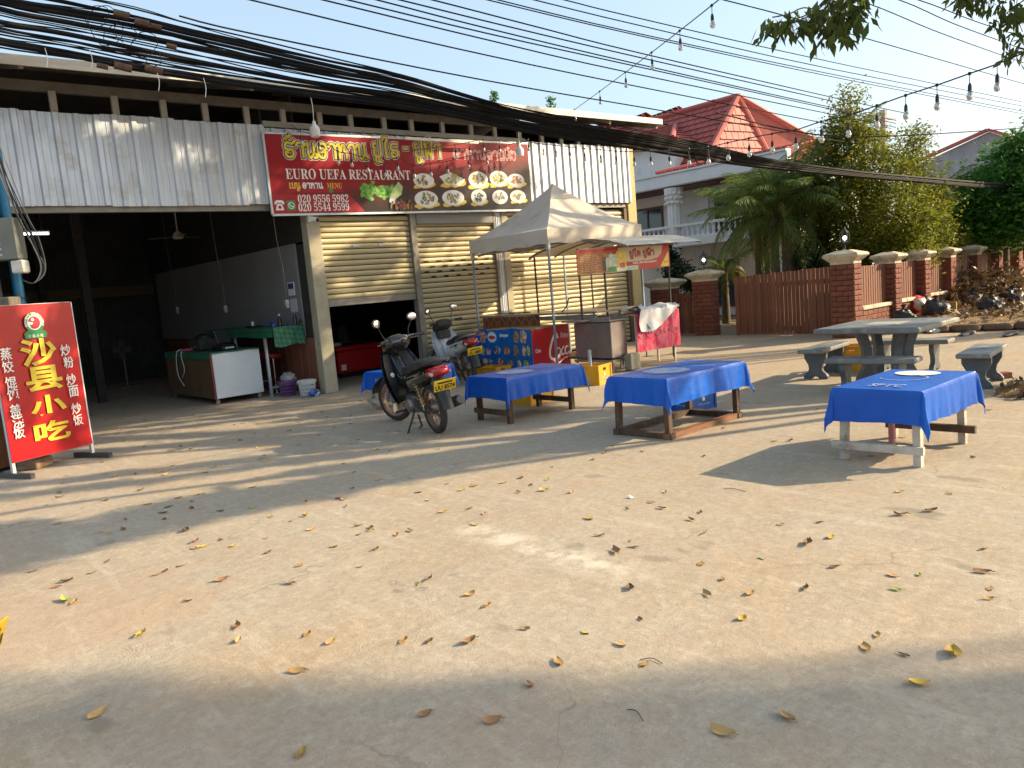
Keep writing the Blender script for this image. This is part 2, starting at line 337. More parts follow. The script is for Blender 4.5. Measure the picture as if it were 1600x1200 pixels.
# raised bank of leaf litter beyond the yard's kerb
M_LITTER = mat('leaf_litter', (.36, .235, .115), (.19, .12, .06), rough=.95, scale=9, lo=.35, hi=.62, dirt=(.45, .32, .17), dscale=14, dlo=.52, dhi=.66, bump=.9, bscale=26)
def bank(u, v):
    x = 9.62 + 14 * u; y = -13.5 + 8.4 * v; k = min(1, u * 14)
    x0 = 9.62 + max(0, (-6.2 - y)) * 0.33
    x = x0 + (24 - x0) * u
    return (x, y, .10 + .22 * k * (.5 + .5 * sin(x * 1.3 + y) * .6) + .02 * sin(7 * x + 3 * y))
structure('earth_bank', MB().grid(bank, 70, 44), M_LITTER, True)
M_KERB = mat('kerb_brick', (.16, .09, .055), (.24, .16, .10), rough=.95, scale=7, bump=.7, bscale=18, dirt=(.33, .22, .12), dscale=6, dlo=.5, dhi=.7)
mb = MB()
for i in range(16):
    y = -5.75 - i * .5; x = 9.62 + max(0, (-6.2 - y)) * 0.33 - .05
    mb.bbox(x - .06 + .012 * sin(i * 2.3), x + .12, y - .5, y + .002 * i, 0, .135 + .01 * sin(i * 1.7), .03)
structure('kerb', mb, M_KERB)
# ------------------------------------------------------------------ restaurant building
def ZS(X): return .0105 * (X + 4.5)
def sheet_mat(name, c, metal=.75, rough=.38):
    return mat(name, c, tuple(k * .8 for k in c), rough=rough, metal=metal, scale=3, stretch=(5, 5, .35), dirt=(.42, .40, .36), dscale=2.2, dlo=.56, dhi=.75, bump=.12, bscale=5, rough2=.52)
M_ZINC = sheet_mat('galvanised_sheet', (.60, .64, .69), .55, .42)
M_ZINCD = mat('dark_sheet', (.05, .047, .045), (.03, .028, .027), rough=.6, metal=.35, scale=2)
M_STEEL = mat('weathered_steel', (.30, .275, .23), (.23, .205, .17), rough=.6, metal=.3, scale=5, dirt=(.18, .12, .08), dscale=3, dlo=.6, dhi=.8)
M_FASCIA = mat('fascia_paint', (.74, .70, .60), (.62, .58, .49), rough=.5, scale=3, stretch=(.6, 1, 6))
M_POST = mat('cream_render', (.45, .40, .285), (.37, .325, .23), rough=.85, scale=3, dirt=(.17, .125, .085), dscale=2.4, dlo=.58, dhi=.78, bump=.2)
M_POSTY = mat('ochre_render', (.60, .46, .22), (.52, .40, .19), rough=.85, scale=3, bump=.15)
M_SHUT = mat('cream_shutter', (.55, .45, .255), (.47, .385, .215), rough=.5, metal=.05, scale=2.0, stretch=(.5, 1, 4), dirt=(.42, .34, .2), dscale=2.5, dlo=.55, dhi=.8)
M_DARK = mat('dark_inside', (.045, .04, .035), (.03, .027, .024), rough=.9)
M_ROOF = mat('roof_sheet', (.16, .14, .12), (.11, .097, .085), rough=.6, metal=.3, scale=2)
M_BLACK = mat('black_plastic', (.012, .012, .013), rough=.35)
M_RUBBER = mat('rubber', (.025, .024, .022), (.05, .045, .038), rough=.85, scale=12)
BL = thing('restaurant_building', 'long open-fronted restaurant shed with corrugated metal front, roller shutters and metal roof', 'building', (0, 0, 0))
def corr(x0, x1, z0, z1, y, pitch=.25, depth=.028, minor=True):
    """one trapezoid-ribbed sheet standing in the facade plane"""
    prof = []; n = max(1, round((x1 - x0) / pitch)); p = (x1 - x0) / n
    for i in range(n):
        b = x0 + i * p
        prof += [(b, y), (b + p * .52, y), (b + p * .60, y - depth), (b + p * .84, y - depth), (b + p * .92, y)]
        if minor: prof[-4:-4] = [(b + p * .24, y), (b + p * .255, y - .006), (b + p * .275, y - .006), (b + p * .29, y)]
    prof.append((x1, y)); N = len(prof)
    vs = [(x, yy, z0 + ZS(x)) for x, yy in prof] + [(x, yy, z1 + ZS(x)) for x, yy in prof]
    return MB().add(vs, [(i, i + 1, N + i + 1, N + i) for i in range(N - 1)])
xs = [-6.4, -5.35, -4.32, -3.30, -2.28, -1.26, -.85]
rr = random.Random(3)
for a, b in zip(xs, xs[1:] + [None]):
    if b is None: break
    part('metal_sheet', corr(a, b + .02, 3.245 + rr.uniform(-.01, .01), 4.535 + rr.uniform(-.012, .012), -.05 - .004 * (xs.index(a) % 2)), M_ZINC, BL)
for i in range(6): part('metal_sheet', corr(-.85 + i * .98, -.85 + (i + 1) * .98 + .02, 3.26, 4.50, -.02 - .003 * (i % 2)), M_ZINC, BL)
xs2 = [5.05, 5.75, 6.45, 7.15, 7.85, 8.42]
for a, b in zip(xs2, xs2[1:]):
    part('metal_sheet', corr(a, b + .015, 3.245 + rr.uniform(-.008, .008), 4.545 + rr.uniform(-.01, .01), -.06 - .004 * (xs2.index(a) % 2), .225, .035, False), M_ZINC, BL)
part('lintel', MB().beam((-6.4, .04, 3.19), (8.3, .04, 3.19 + ZS(8.3)), .10, .09), M_STEEL, BL)
part('sill_rail', MB().beam((-.84, -.03, 4.56 + ZS(-.8)), (5.03, -.03, 4.56 + ZS(5)), .06, .09), mat('sill_steel', (.34, .325, .29), (.25, .235, .2), rough=.6, scale=4), BL)
part('top_beam', MB().beam((-6.6, .05, 4.88 - .02), (8.6, .05, 4.88 + ZS(8.6)), .08, .14), mat('beam_steel', (.17, .155, .135), (.12, .11, .095), rough=.65, scale=5), BL)
M_STUD = mat('stud_steel', (.40, .375, .32), (.30, .275, .23), rough=.6, scale=4, dirt=(.2, .15, .1), dscale=4)
sm = MB().box(-.045, .045, -.03, .03, 0, .29).mesh('stud', M_STUD)
for x in (-5.3, -4.6, -3.86, -3.06, -2.38, -1.75, -1.08, -.45, .23, .84, 1.54, 2.15, 2.88, 3.6, 4.23, 4.92, 5.58, 6.18, 6.74, 7.43, 8.1):
    link('stud', sm, BL, (x, .0, 4.53 + ZS(x)))
# roof: rises away from the eave, with its corrugated underside, rafters and fascia
def roofpt(x, y, dz=0): return (x, y, 5.02 + ZS(x) + (y + .62) * .26 + dz)
mb = MB()
N = 62
for dz, fl in ((0.0, 1), (.035, -1)):
    prof = []
    for i in range(N):
        b = -7 + i * .265; prof += [(b, 0), (b + .15, 0), (b + .18, .03), (b + .235, .03)]
    vs = [roofpt(x, -.62, z + dz) for x, z in prof] + [roofpt(x, 4.5, z + dz) for x, z in prof]; n = len(prof)
    mb.add(vs, [(i, i + 1, n + i + 1, n + i)[::fl] for i in range(n - 1)])
part('roof', mb, M_ROOF, BL)
mb = MB(); n2 = 2
mb.add([roofpt(-7, 4.5), roofpt(9.4, 4.5), (9.4, 12, 4.6), (-7, 12, 4.6)], [(0, 1, 2, 3)])
part('rear_roof', mb, M_ROOF, BL)
xe = 9.05
part('fascia', MB().add([(-7, -.66, 4.91), (xe, -.66, 5.16), (xe, -.66, 5.285), (-7, -.66, 5.04), (-7, -.63, 4.91), (xe, -.63, 5.16), (xe, -.63, 5.285), (-7, -.63, 5.04)],
     [(0, 1, 2, 3), (7, 6, 5, 4), (0, 4, 5, 1), (1, 5, 6, 2), (2, 6, 7, 3), (3, 7, 4, 0)]), M_FASCIA, BL)
for x in (-6.0, -4.3, -1.2, .9, 3.0, 5.1, 7.2, 8.9):
    part('rafter', MB().beam(roofpt(x, -.6, -.06), roofpt(x, 3.0, -.06), .06, .09), M_STEEL, BL)
for y in (.35, 1.5, 2.7):
    part('purlin', MB().beam(roofpt(-7, y, -.02), roofpt(9.3, y, -.02), .05, .05), M_STEEL, BL)
# walls
def corrwall(pts, h0, h1, pitch=.2, d=.02):
    (x0, y0), (x1, y1) = pts; L = sqrt((x1 - x0) ** 2 + (y1 - y0) ** 2); n = int(L / pitch); ux, uy = (x1 - x0) / L, (y1 - y0) / L; P = []
    for i in range(n):
        s = L * i / n; p = L / n
        for f, o in ((0, 0), (.5, 0), (.6, d), (.9, d)): P.append((x0 + ux * (s + p * f) + uy * o, y0 + uy * (s + p * f) - ux * o))
    P.append((x1, y1)); N = len(P)
    return MB().add([(x, y, h0) for x, y in P] + [(x, y, h1) for x, y in P], [(i, i + 1, N + i + 1, N + i) for i in range(N - 1)])
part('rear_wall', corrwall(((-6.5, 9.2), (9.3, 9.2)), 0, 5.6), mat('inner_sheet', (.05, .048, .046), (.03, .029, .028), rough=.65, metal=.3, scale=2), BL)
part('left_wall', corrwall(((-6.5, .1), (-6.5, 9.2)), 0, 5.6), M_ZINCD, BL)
part('right_wall', MB().box(8.55, 8.7, .22, 9.2, 0, 4.95).prism([(8.6, -.1, 4.96), (8.6, 4.5, 6.3), (8.6, 9.2, 5.3), (8.6, 9.2, 4.96)], (.05, 0, 0)), M_ROOF, BL)
part('pillar', MB().bbox(-.25, 0, -.02, .2, 0, 3.24, .012), M_POST, BL)
part('pillar', MB().bbox(4.18, 4.36, -.04, .2, 0, 3.28, .012), M_POST, BL)
part('pillar', MB().bbox(8.30, 8.62, -.05, .2, 0, 4.72, .012), M_POSTY, BL)
part('shutter_post', MB().box(1.88, 1.955, -.05, .1, 0, 3.2).box(1.97, 2.02, -.03, .1, 0, 3.2), M_STEEL, BL)
part('shutter_post', MB().box(3.965, 4.01, -.04, .1, 0, 3.24), M_STEEL, BL)
part('shutter_post', MB().box(8.15, 8.22, -.04, .1, 0, 3.25).box(8.225, 8.29, -.02, .1, 0, 3.25), mat('dark_channel', (.13, .09, .06), rough=.7), BL)
part('narrow_sheet', corr(4.02, 4.17, 0, 3.2, -.015, .05, .012, False), M_ZINC, BL)
# roller shutters: every curved slat is a piece
def shutter(x0, x1, z0, z1, label, bar=True, vents=False, box=0.0):
    s = link('roller_shutter', MB().box(x0, x1, .055, .06, z0, z1).mesh('roller_shutter', M_DARK), BL); s['label'] = label
    p = .0985; n = int((z1 - z0) / p); me = None
    prof = [(0.0, .0), (-.016, .012), (-.021, .045), (-.016, .078), (0.004, .086)]
    mbs = MB(); K = len(prof)
    mbs.add([(x0, y, z) for y, z in prof] + [(x1, y, z) for y, z in prof], [(i, K + i, K + i + 1, i + 1) for i in range(K - 1)])
    me = mbs.mesh('slat', M_SHUT, 60)
    for i in range(n): link('slat', me, s, (0, .03, z0 + .02 + i * p))
    if bar:
        part('bottom_bar', MB().bbox(x0, x1, -.012, .05, z0 - .105, z0 + .015, .01), M_STEEL, s)
        for fx in (.36, .66):
            x = x0 + (x1 - x0) * fx; part('handle', MB().bbox(x - .07, x + .07, -.006, .02, z0 + .93, z0 + .975, .008), M_ZINC, s)
    if vents:
        vm = MB().box(-.055, .055, -.003, .0, -.014, .014).mesh('vent_slot', M_BLACK)
        for r in range(4):
            for i in range(6):
                x = x0 + .16 + i * .31 + (.15 if r % 2 else 0)
                if x < x1 - .08: link('vent_slot', vm, s, (x, .006, z1 - .90 - r * p + .001))
    return s
shutter(.01, 1.87, 1.62, 3.12, 'half raised roller shutter beside the cream pillar', True)
shutter(2.03, 3.96, .02, 3.12, 'closed roller shutter with rows of vent slots', False, True)
part('shutter_box', MB().bbox(2.03, 3.96, -.045, .05, 2.93, 3.2, .02), mat('grey_box', (.24, .23, .21), rough=.6), BL)
shutter(4.38, 8.14, .02, 3.24, 'wide closed sunlit roller shutter', False)
# inside the open bay: partition with white upper board and brown planks, beam, posts
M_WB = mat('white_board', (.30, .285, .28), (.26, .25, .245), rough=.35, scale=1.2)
M_PLANK = mat('brown_plank', (.24, .085, .045), (.17, .06, .033), rough=.6, scale=4, stretch=(6, 6, .5), rnd=.15)
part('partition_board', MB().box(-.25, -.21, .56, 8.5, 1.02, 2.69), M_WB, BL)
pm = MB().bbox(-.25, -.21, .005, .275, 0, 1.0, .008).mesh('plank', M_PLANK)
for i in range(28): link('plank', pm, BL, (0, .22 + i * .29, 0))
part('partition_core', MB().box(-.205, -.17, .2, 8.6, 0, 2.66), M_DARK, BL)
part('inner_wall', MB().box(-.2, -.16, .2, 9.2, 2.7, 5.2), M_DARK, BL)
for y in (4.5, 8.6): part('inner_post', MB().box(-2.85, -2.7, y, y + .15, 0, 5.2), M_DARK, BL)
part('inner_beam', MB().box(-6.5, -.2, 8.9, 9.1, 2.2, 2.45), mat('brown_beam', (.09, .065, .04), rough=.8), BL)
tag(part('wall_notice', MB().box(-.262, -.2525, .72, .98, 1.78, 2.02), mat('paper', (.75, .74, .76), rough=.7)), 'printed notice sheet fixed high on the white partition board', 'notice', 'notices on the partition board')
fr = Frame((-.262, .98, 1.78), (0, -1, 0), (0, 0, 1)); mb = MB()
polyg(mb, fr, [(.02, .12), (.24, .12), (.24, .22), (.02, .22)], .001)
M_INKB = mat('blue_ink', (.05, .05, .12), rough=.7)
nb = bpy.data.objects['wall_notice']
part('print', mb, M_INKB, nb)
tag(part('wall_notice', MB().box(-.262, -.2525, .70, .96, 1.48, 1.72), mat('paper_grey', (.58, .58, .63), rough=.7)), 'grey notice sheet just below the other on the partition board', 'notice', 'notices on the partition board')
# tube lamp inside (lit) ----------------------------------------------------
tl = thing('tube_lamp', 'lit white fluorescent tube hanging in the dark bay near the rear', 'lamp', (-3.3, 6.0, 3.5), group=None)
part('tube', MB().tube([(-.3, 0, 0), (.32, 0, 0)], .02, 8), mat('tube_glow', (.9, .95, 1), emit=(.75, .88, 1.0), estr=5.0), tl)
part('housing', MB().bbox(-.33, .35, -.03, .03, .03, .07, .01), M_FASCIA, tl)
part('hanger', MB().tube([(-.2, 0, .07), (-.2, 0, 2.2)], .006, 5).tube([(.2, 0, .07), (.2, 0, 2.2)], .006, 5), M_STEEL, tl)
# ceiling fan ---------------------------------------------------------------
cf = thing('ceiling_fan', 'small ceiling fan hanging on a long rod in the open bay', 'fan', (-1.0, 4.2, 3.2))
part('rod', MB().tube([(0, 0, .1), (0, 0, 2.2)], .012, 6), M_FASCIA, cf)
part('motor', MB().lathe([(.01, -.05), (.09, -.04), (.11, .0), (.09, .06), (.03, .12)], n=14), M_FASCIA, cf, True)
for k in range(3):
    a = k * 2.094 + .4; part('blade', MB().box(.1, .6, -.05, .05, -.004, .004).xf(Matrix.Rotation(a, 4, 'Z')), M_STEEL, cf)
M_CORD = mat('grey_cord', (.10, .09, .08), rough=.7)
# hanging sockets -----------------------------------------------------------
for i, (px, py, t, lb) in enumerate(((277, 485, (-1.0), 'hanging power socket on its cable farthest into the bay'), (352, 483, -1.0, 'hanging power socket on its cable above the middle of the counters'), (448, 475, -.75, 'hanging power socket on its cable nearest the notices'))):
    p = onX(px, py, t); s = thing('hanging_socket', lb, 'socket', p, group='sockets hanging on cables in the open bay')
    part('socket_box', MB().bbox(-.03, .03, -.04, .04, -.07, .07, .01), M_STUD, s)
    pts = [Vector((0, 0, .07)), Vector((.02, .03, .6)), Vector((.0, .1, 1.3)), Vector((-.02, .12, 5.0 - p.z))]
    part('cable', MB().tube(catmull(pts, 5), .009, 5), M_CORD, s)
# ------------------------------------------------------------------ main shop sign
M_RED = mat('sign_red', (.38, .012, .02), (.30, .008, .015), rough=.32, scale=1.2)
M_REDB = mat('strip_red', (.36, .006, .018), rough=.35)
M_INK = mat('sign_black', (.02, .016, .016), (.035, .02, .018), rough=.32, scale=1)
M_WHITE = mat('print_white', (.78, .77, .74), rough=.4)
M_YEL = mat('print_yellow', (.72, .56, .05), (.6, .45, .03), rough=.4, scale=5)
M_NAVY = mat('print_navy', (.008, .02, .035), rough=.4)
M_SREDT = mat('print_scarlet', (.65, .05, .03), rough=.4)
M_GRN = mat('print_green', (.02, .25, .07), rough=.4)
M_BRUSH = mat('brush_yellow', (.78, .50, .05), rough=.45)
def signprint():
    """printed backdrop: red at the top, black towards the lower right, on the flat panel"""
    M = mat('sign_print', (.34, .010, .018), rough=.3); nt = M.node_tree; b = nt.nodes['Principled BSDF']
    tc = nt.nodes.new('ShaderNodeTexCoord'); sx = nt.nodes.new('ShaderNodeSeparateXYZ'); nt.links.new(tc.outputs['Object'], sx.inputs[0])
    def mth(op, a, c, e=None):
        m_ = nt.nodes.new('ShaderNodeMath'); m_.operation = op
        for i, q in enumerate((a, c, e)):
            if q is None: continue
            if isinstance(q, (int, float)): m_.inputs[i].default_value = q
            else: nt.links.new(q, m_.inputs[i])
        return m_.outputs[0]
    ux = mth('MULTIPLY_ADD', sx.outputs[0], 1 / 5.92, .5); vz = mth('MULTIPLY_ADD', sx.outputs[2], 1 / 1.36, .5)
    nz = _noise(nt, 1.6, 5, .6, (1, 1, 2.5), .2, .8)
    k = mth('ADD', mth('MULTIPLY', ux, .55), mth('MULTIPLY', vz, -.75)); k = mth('ADD', k, mth('MULTIPLY', nz, .22))
    r = nt.nodes.new('ShaderNodeMapRange'); r.interpolation_type = 'SMOOTHSTEP'; r.inputs[1].default_value = -.12; r.inputs[2].default_value = .26; nt.links.new(k, r.inputs[0])
    nt.links.new(_mix(nt, (.30, .005, .012), (.018, .012, .011), r.outputs[0]), b.inputs['Base Color']); return M
def msign():
    A, B = onY(410, 207, -.14), onY(822, 224, -.14); C_, D = onY(425, 336, -.14), onY(830, 328, -.14)
    x0, x1 = -.9, 5.02; zb0, zb1, zt0, zt1 = C_.z, D.z, A.z, B.z
    cx, cz = (x0 + x1) / 2, (zb0 + zb1 + zt0 + zt1) / 4
    S = thing('shop_sign', 'long red and black restaurant sign with yellow Lao lettering and food pictures', 'shop sign', (cx, -.14, cz))
    q = lambda X, z, y: (X - cx, y, z - cz)
    mb = MB().add([q(x0, zb0, 0), q(x1, zb1, 0), q(x1, zt1, 0), q(x0, zt0, 0), q(x0, zb0, .04), q(x1, zb1, .04), q(x1, zt1, .04), q(x0, zt0, .04)],
                  [(0, 1, 2, 3), (7, 6, 5, 4), (0, 4, 5, 1), (1, 5, 6, 2), (2, 6, 7, 3), (3, 7, 4, 0)])
    part('panel', mb, signprint(), S)
    mb = MB()
    for a, b in (((x0, zb0), (x1, zb1)), ((x1, zb1), (x1, zt1)), ((x1, zt1), (x0, zt0)), ((x0, zt0), (x0, zb0))): mb.beam(q(a[0], a[1], .01), q(b[0], b[1], .01), .035, .03, (0, 1, 0))
    part('sign_frame', mb, M_ZINC, S)
    def bx(x, y): p = onY(x, y, -.14); return p.x - cx, p.z - cz           # photo pixel -> (u, v) on the panel plane
    ang = (zb1 - zb0 + zt1 - zt0) / 2 / (x1 - x0)
    fr = Frame((0, 0, 0), (1, 0, ang), (0, 0, 1))
    def uv(x, y): u, v = bx(x, y); return u, v - u * ang
    # title words
    T = [(['ho', 'to', 'aa', 'no', 'oo', 'aa', 'hoo', 'aa', 'no'], (441, 250), (575, 222)), (['yo', 'uu', 'o', 'ro'], (580, 249), (626, 226)), (['-'], (629, 247), (640, 226)), (['yo', 'uu', 'fo', 'to', 'aa'], (645, 249), (691, 228))]
    for m_, sw, h in ((M_WHITE, .098, .002), (M_NAVY, .076, .006), (M_YEL, .044, .010)):
        mb = MB()
        for wd_, a, b in T:
            u0, v0 = uv(*a); u1, v1 = uv(*b); lao(mb, fr, wd_, u0 + .04, v0 + .05, u1 - u0 - .08, .245, sw, h)
        part('title_lettering', mb, m_, S, kind='stuff')
    for m_, sw, h in ((M_WHITE, .038, .002), (M_SREDT, .020, .005)):
        mb = MB(); u0, v0 = uv(707, 250); u1, v1 = uv(808, 238)
        lao(mb, fr, ['oo', 'aa', 'hoo', 'aa', 'no', 'do', 'aa', 'mo', 'so', 'an', 'ek', 'ngo'], u0 + .02, v0 + .03, u1 - u0 - .04, .17, sw, h); part('subtitle_lettering', mb, m_, S)
    mb = MB(); u0, v0 = uv(447, 279); u1, v1 = uv(640, 265)
    ser = {c: chr(0x1D400 + ord(c) - 65) for c in 'ABCDEFGHIJKLMNOPQRSTUVWXYZ'}; ser.update({str(d): chr(0x1D7CE + d) for d in range(10)})
    SRF = lambda s: ''.join(ser.get(c, c) for c in s)
    textmb(mb, fr, SRF('EURO UEFA RESTAURANT'), u0, v0 - .01, u1 - u0, .175, .003); part('name_lettering', mb, M_WHITE, S)
    mb = MB(); u0, v0 = uv(449, 300); u1, v1 = uv(535, 285); polyg(mb, fr, [(u0, v0), (u1, v0), (u1, v1), (u0, v1)], .0015); part('menu_strip', mb, M_REDB, S)
    wm = u1 - u0; mb = MB(); mb2 = MB(); mb3 = MB(); lao(mb, fr, ['e', 'mo', 'no', 'uu'], u0 + .04 * wm, v0 + .06, .19 * wm, .09, .02, .003); lao(mb2, fr, ['oo', 'aa', 'hoo', 'aa', 'no'], u0 + .27 * wm, v0 + .06, .36 * wm, .09, .02, .003)
    textmb(mb3, fr, SRF('MENU'), u0 + .71 * wm, v0 + .055, .27 * wm, .095, .003); part('menu_lettering', mb, M_BRUSH, S); part('menu_lettering', mb2, M_WHITE, S); part('menu_lettering', mb3, M_BRUSH, S)
    mb = MB(); disc(mb, fr, u0 + .82, v0 + .02, .05, .035, .003, 10, 0, .2, 4); part('leaf_print', mb, M_GRN, S)
    # phone strip
    pa, pb, pc, pd = uv(427, 335), uv(571, 333), uv(545, 304), uv(424, 304)
    mb = MB(); polyg(mb, fr, [(pa[0], pa[1] + .012), (pb[0], pa[1] + .012), (pc[0], pc[1]), (pd[0] + .02, pd[1])], .0015); part('phone_strip', mb, M_REDB, S)
    mb = MB(); a = uv(466, 317); b = uv(544, 309); textmb(mb, fr, SRF('020 9556 5982'), a[0], a[1], b[0] - a[0], .135, .003)
    a = uv(467, 330); b = uv(545, 320); textmb(mb, fr, SRF('020 5544 9599'), a[0], a[1] - .005, b[0] - a[0], .135, .003); part('phone_lettering', mb, M_WHITE, S)
    u, v = uv(437, 322); mb = MB()
    polyg(mb, fr, [(u - .075, v - .07), (u + .075, v - .07), (u + .05, v + .02), (u + .02, v + .04), (u - .02, v + .04), (u - .05, v + .02)], .003)
    part('telephone_symbol', mb, M_WHITE, S); mb = MB(); polyg(mb, fr, [(u - .09, v + .03), (u - .05, v + .03), (u - .04, v + .055), (u + .04, v + .055), (u + .05, v + .03), (u + .09, v + .03), (u + .08, v + .075), (u + .04, v + .095), (u - .04, v + .095), (u - .08, v + .075)], .0035)
    part('telephone_symbol', mb, M_WHITE, S)
    mb = MB(); disc(mb, fr, u, v - .02, .028, .028, .005, 12); part('telephone_dial', mb, M_REDB, S)
    u, v = uv(455, 321); mb = MB(); polyg(mb, fr, [(u - .075, v - .08), (u + .075, v - .08), (u + .075, v + .08), (u - .075, v + .08)], .003); part('chat_symbol', mb, M_GRN, S)
    mb = MB(); ribbon(mb, fr, [(u + .05 * cos(a), v + .052 * sin(a)) for a in [i * .26 - 2.2 for i in range(25)]], .013, .005); ribbon(mb, fr, [(u - .02, v + .025), (u - .012, v - .005), (u + .025, v - .022)], .016, .005); part('chat_ring', mb, M_WHITE, S)
    # vegetables printed beside the plates
    M_VEG = mat('print_lettuce', (.03, .22, .02), (.25, .5, .08), rough=.4, scale=14, lo=.4, hi=.6); mb = MB(); r = random.Random(5)
    for i in range(26):
        x, y = 566 + r.random() * 46, 293 + r.random() * 16 - (8 if i > 14 else 0); u, v = uv(x, y); disc(mb, fr, u, v, .06 + .05 * r.random(), .045, .002 + i * .00025, 9, r.random() * 3, .3, i)
    part('lettuce_print', mb, M_VEG, S)
    mb = MB(); c = [uv(x, y) for x, y in ((608, 310), (612, 298), (622, 284), (629, 292), (627, 304), (616, 313))]; polyg(mb, fr, c, .010); part('lime_print', mb, mat('lime', (.55, .62, .35), (.3, .45, .1), rough=.4, scale=9), S)
    mb = MB(); c = uv(613, 314); disc(mb, fr, c[0], c[1], .07, .06, .011, 12, 0, .1); part('garlic_print', mb, M_WHITE, S)
    mbs = [MB(), MB(), MB()]
    for i in range(30):
        x, y = 606 + r.random() * 36, 314 + r.random() * 12; u, v = uv(x, y); disc(mbs[i % 3], fr, u, v, .05 * r.random() + .02, .015 + .01 * r.random(), .012 + i * .0002, 8, r.random() * 3, .2, i)
    for mm, b_ in zip((mat('onion', (.12, .03, .08), rough=.4), mat('chilli', (.5, .03, .01), rough=.4), mat('herb', (.22, .28, .05), rough=.4)), mbs): part('spice_print', b_, mm, S)
    # ten plates
    pl = [(662, 282, 16, 11, 0), (707, 280, 18, 11.5, 1), (747, 281, 15, 13, 0), (779, 279, 14, 12, 0), (806, 282, 13, 10.5, 0), (666, 311, 18, 13, 0), (708, 309, 17, 12, 0), (748, 308, 12, 12, 0), (781, 308, 12, 11, 0), (809, 307, 12, 10, 0)]
    fc = [((.16, .10, .03), (.5, .4, .2)), ((.6, .40, .12), (.2, .3, .05)), ((.45, .30, .06), (.25, .2, .03)), ((.6, .45, .1), (.25, .3, .05)), ((.35, .08, .03), (.6, .35, .2)), ((.05, .14, .03), (.45, .35, .15)), ((.06, .18, .04), (.55, .35, .2)), ((.02, .06, .035), (.2, .25, .2)), ((.6, .55, .4), (.1, .12, .08)), ((.5, .32, .15), (.15, .2, .05))]
    for i, (x, y, rx, ry, sq) in enumerate(pl):
        u, v = uv(x, y); ux = uv(x + rx, y)[0] - u; vy = uv(x, y - ry)[1] - v
        mb = MB()
        if i != 8:
            for k in range(4): disc(mb, fr, u + (k - 1.3) * ux * .4, v - vy * .80 + (k % 2) * .02, ux * .52, vy * .34, .002 + k * .0004, 10, .15, .2, i * 5 + k)
            part('brush_stroke', mb, M_BRUSH, S)
        mb = MB()
        if sq: polyg(mb, fr, [(u - ux * 1.1, v + vy * .35), (u - ux * .2, v + vy * .95), (u + ux * 1.1, v - vy * .05), (u + ux * .6, v - vy * .85), (u - ux * .6, v - vy * .8)], .006)
        else: disc(mb, fr, u, v, ux, vy, .006, 26)
        pt = part('plate_print', mb, M_WHITE, S)
        mb = MB(); r2 = random.Random(i)
        for k in range(22): a_ = r2.random() * 6.28; d_ = sqrt(r2.random()) * .62; disc(mb, fr, u + ux * d_ * cos(a_), v + vy * d_ * sin(a_), ux * .16, vy * .13, .008 + k * .00015, 7, r2.random() * 3, .3, k)
        part('food_print', mb, mat('food', fc[i][0], fc[i][1], rough=.4, scale=22, lo=.42, hi=.58), pt)
    return S
msign()
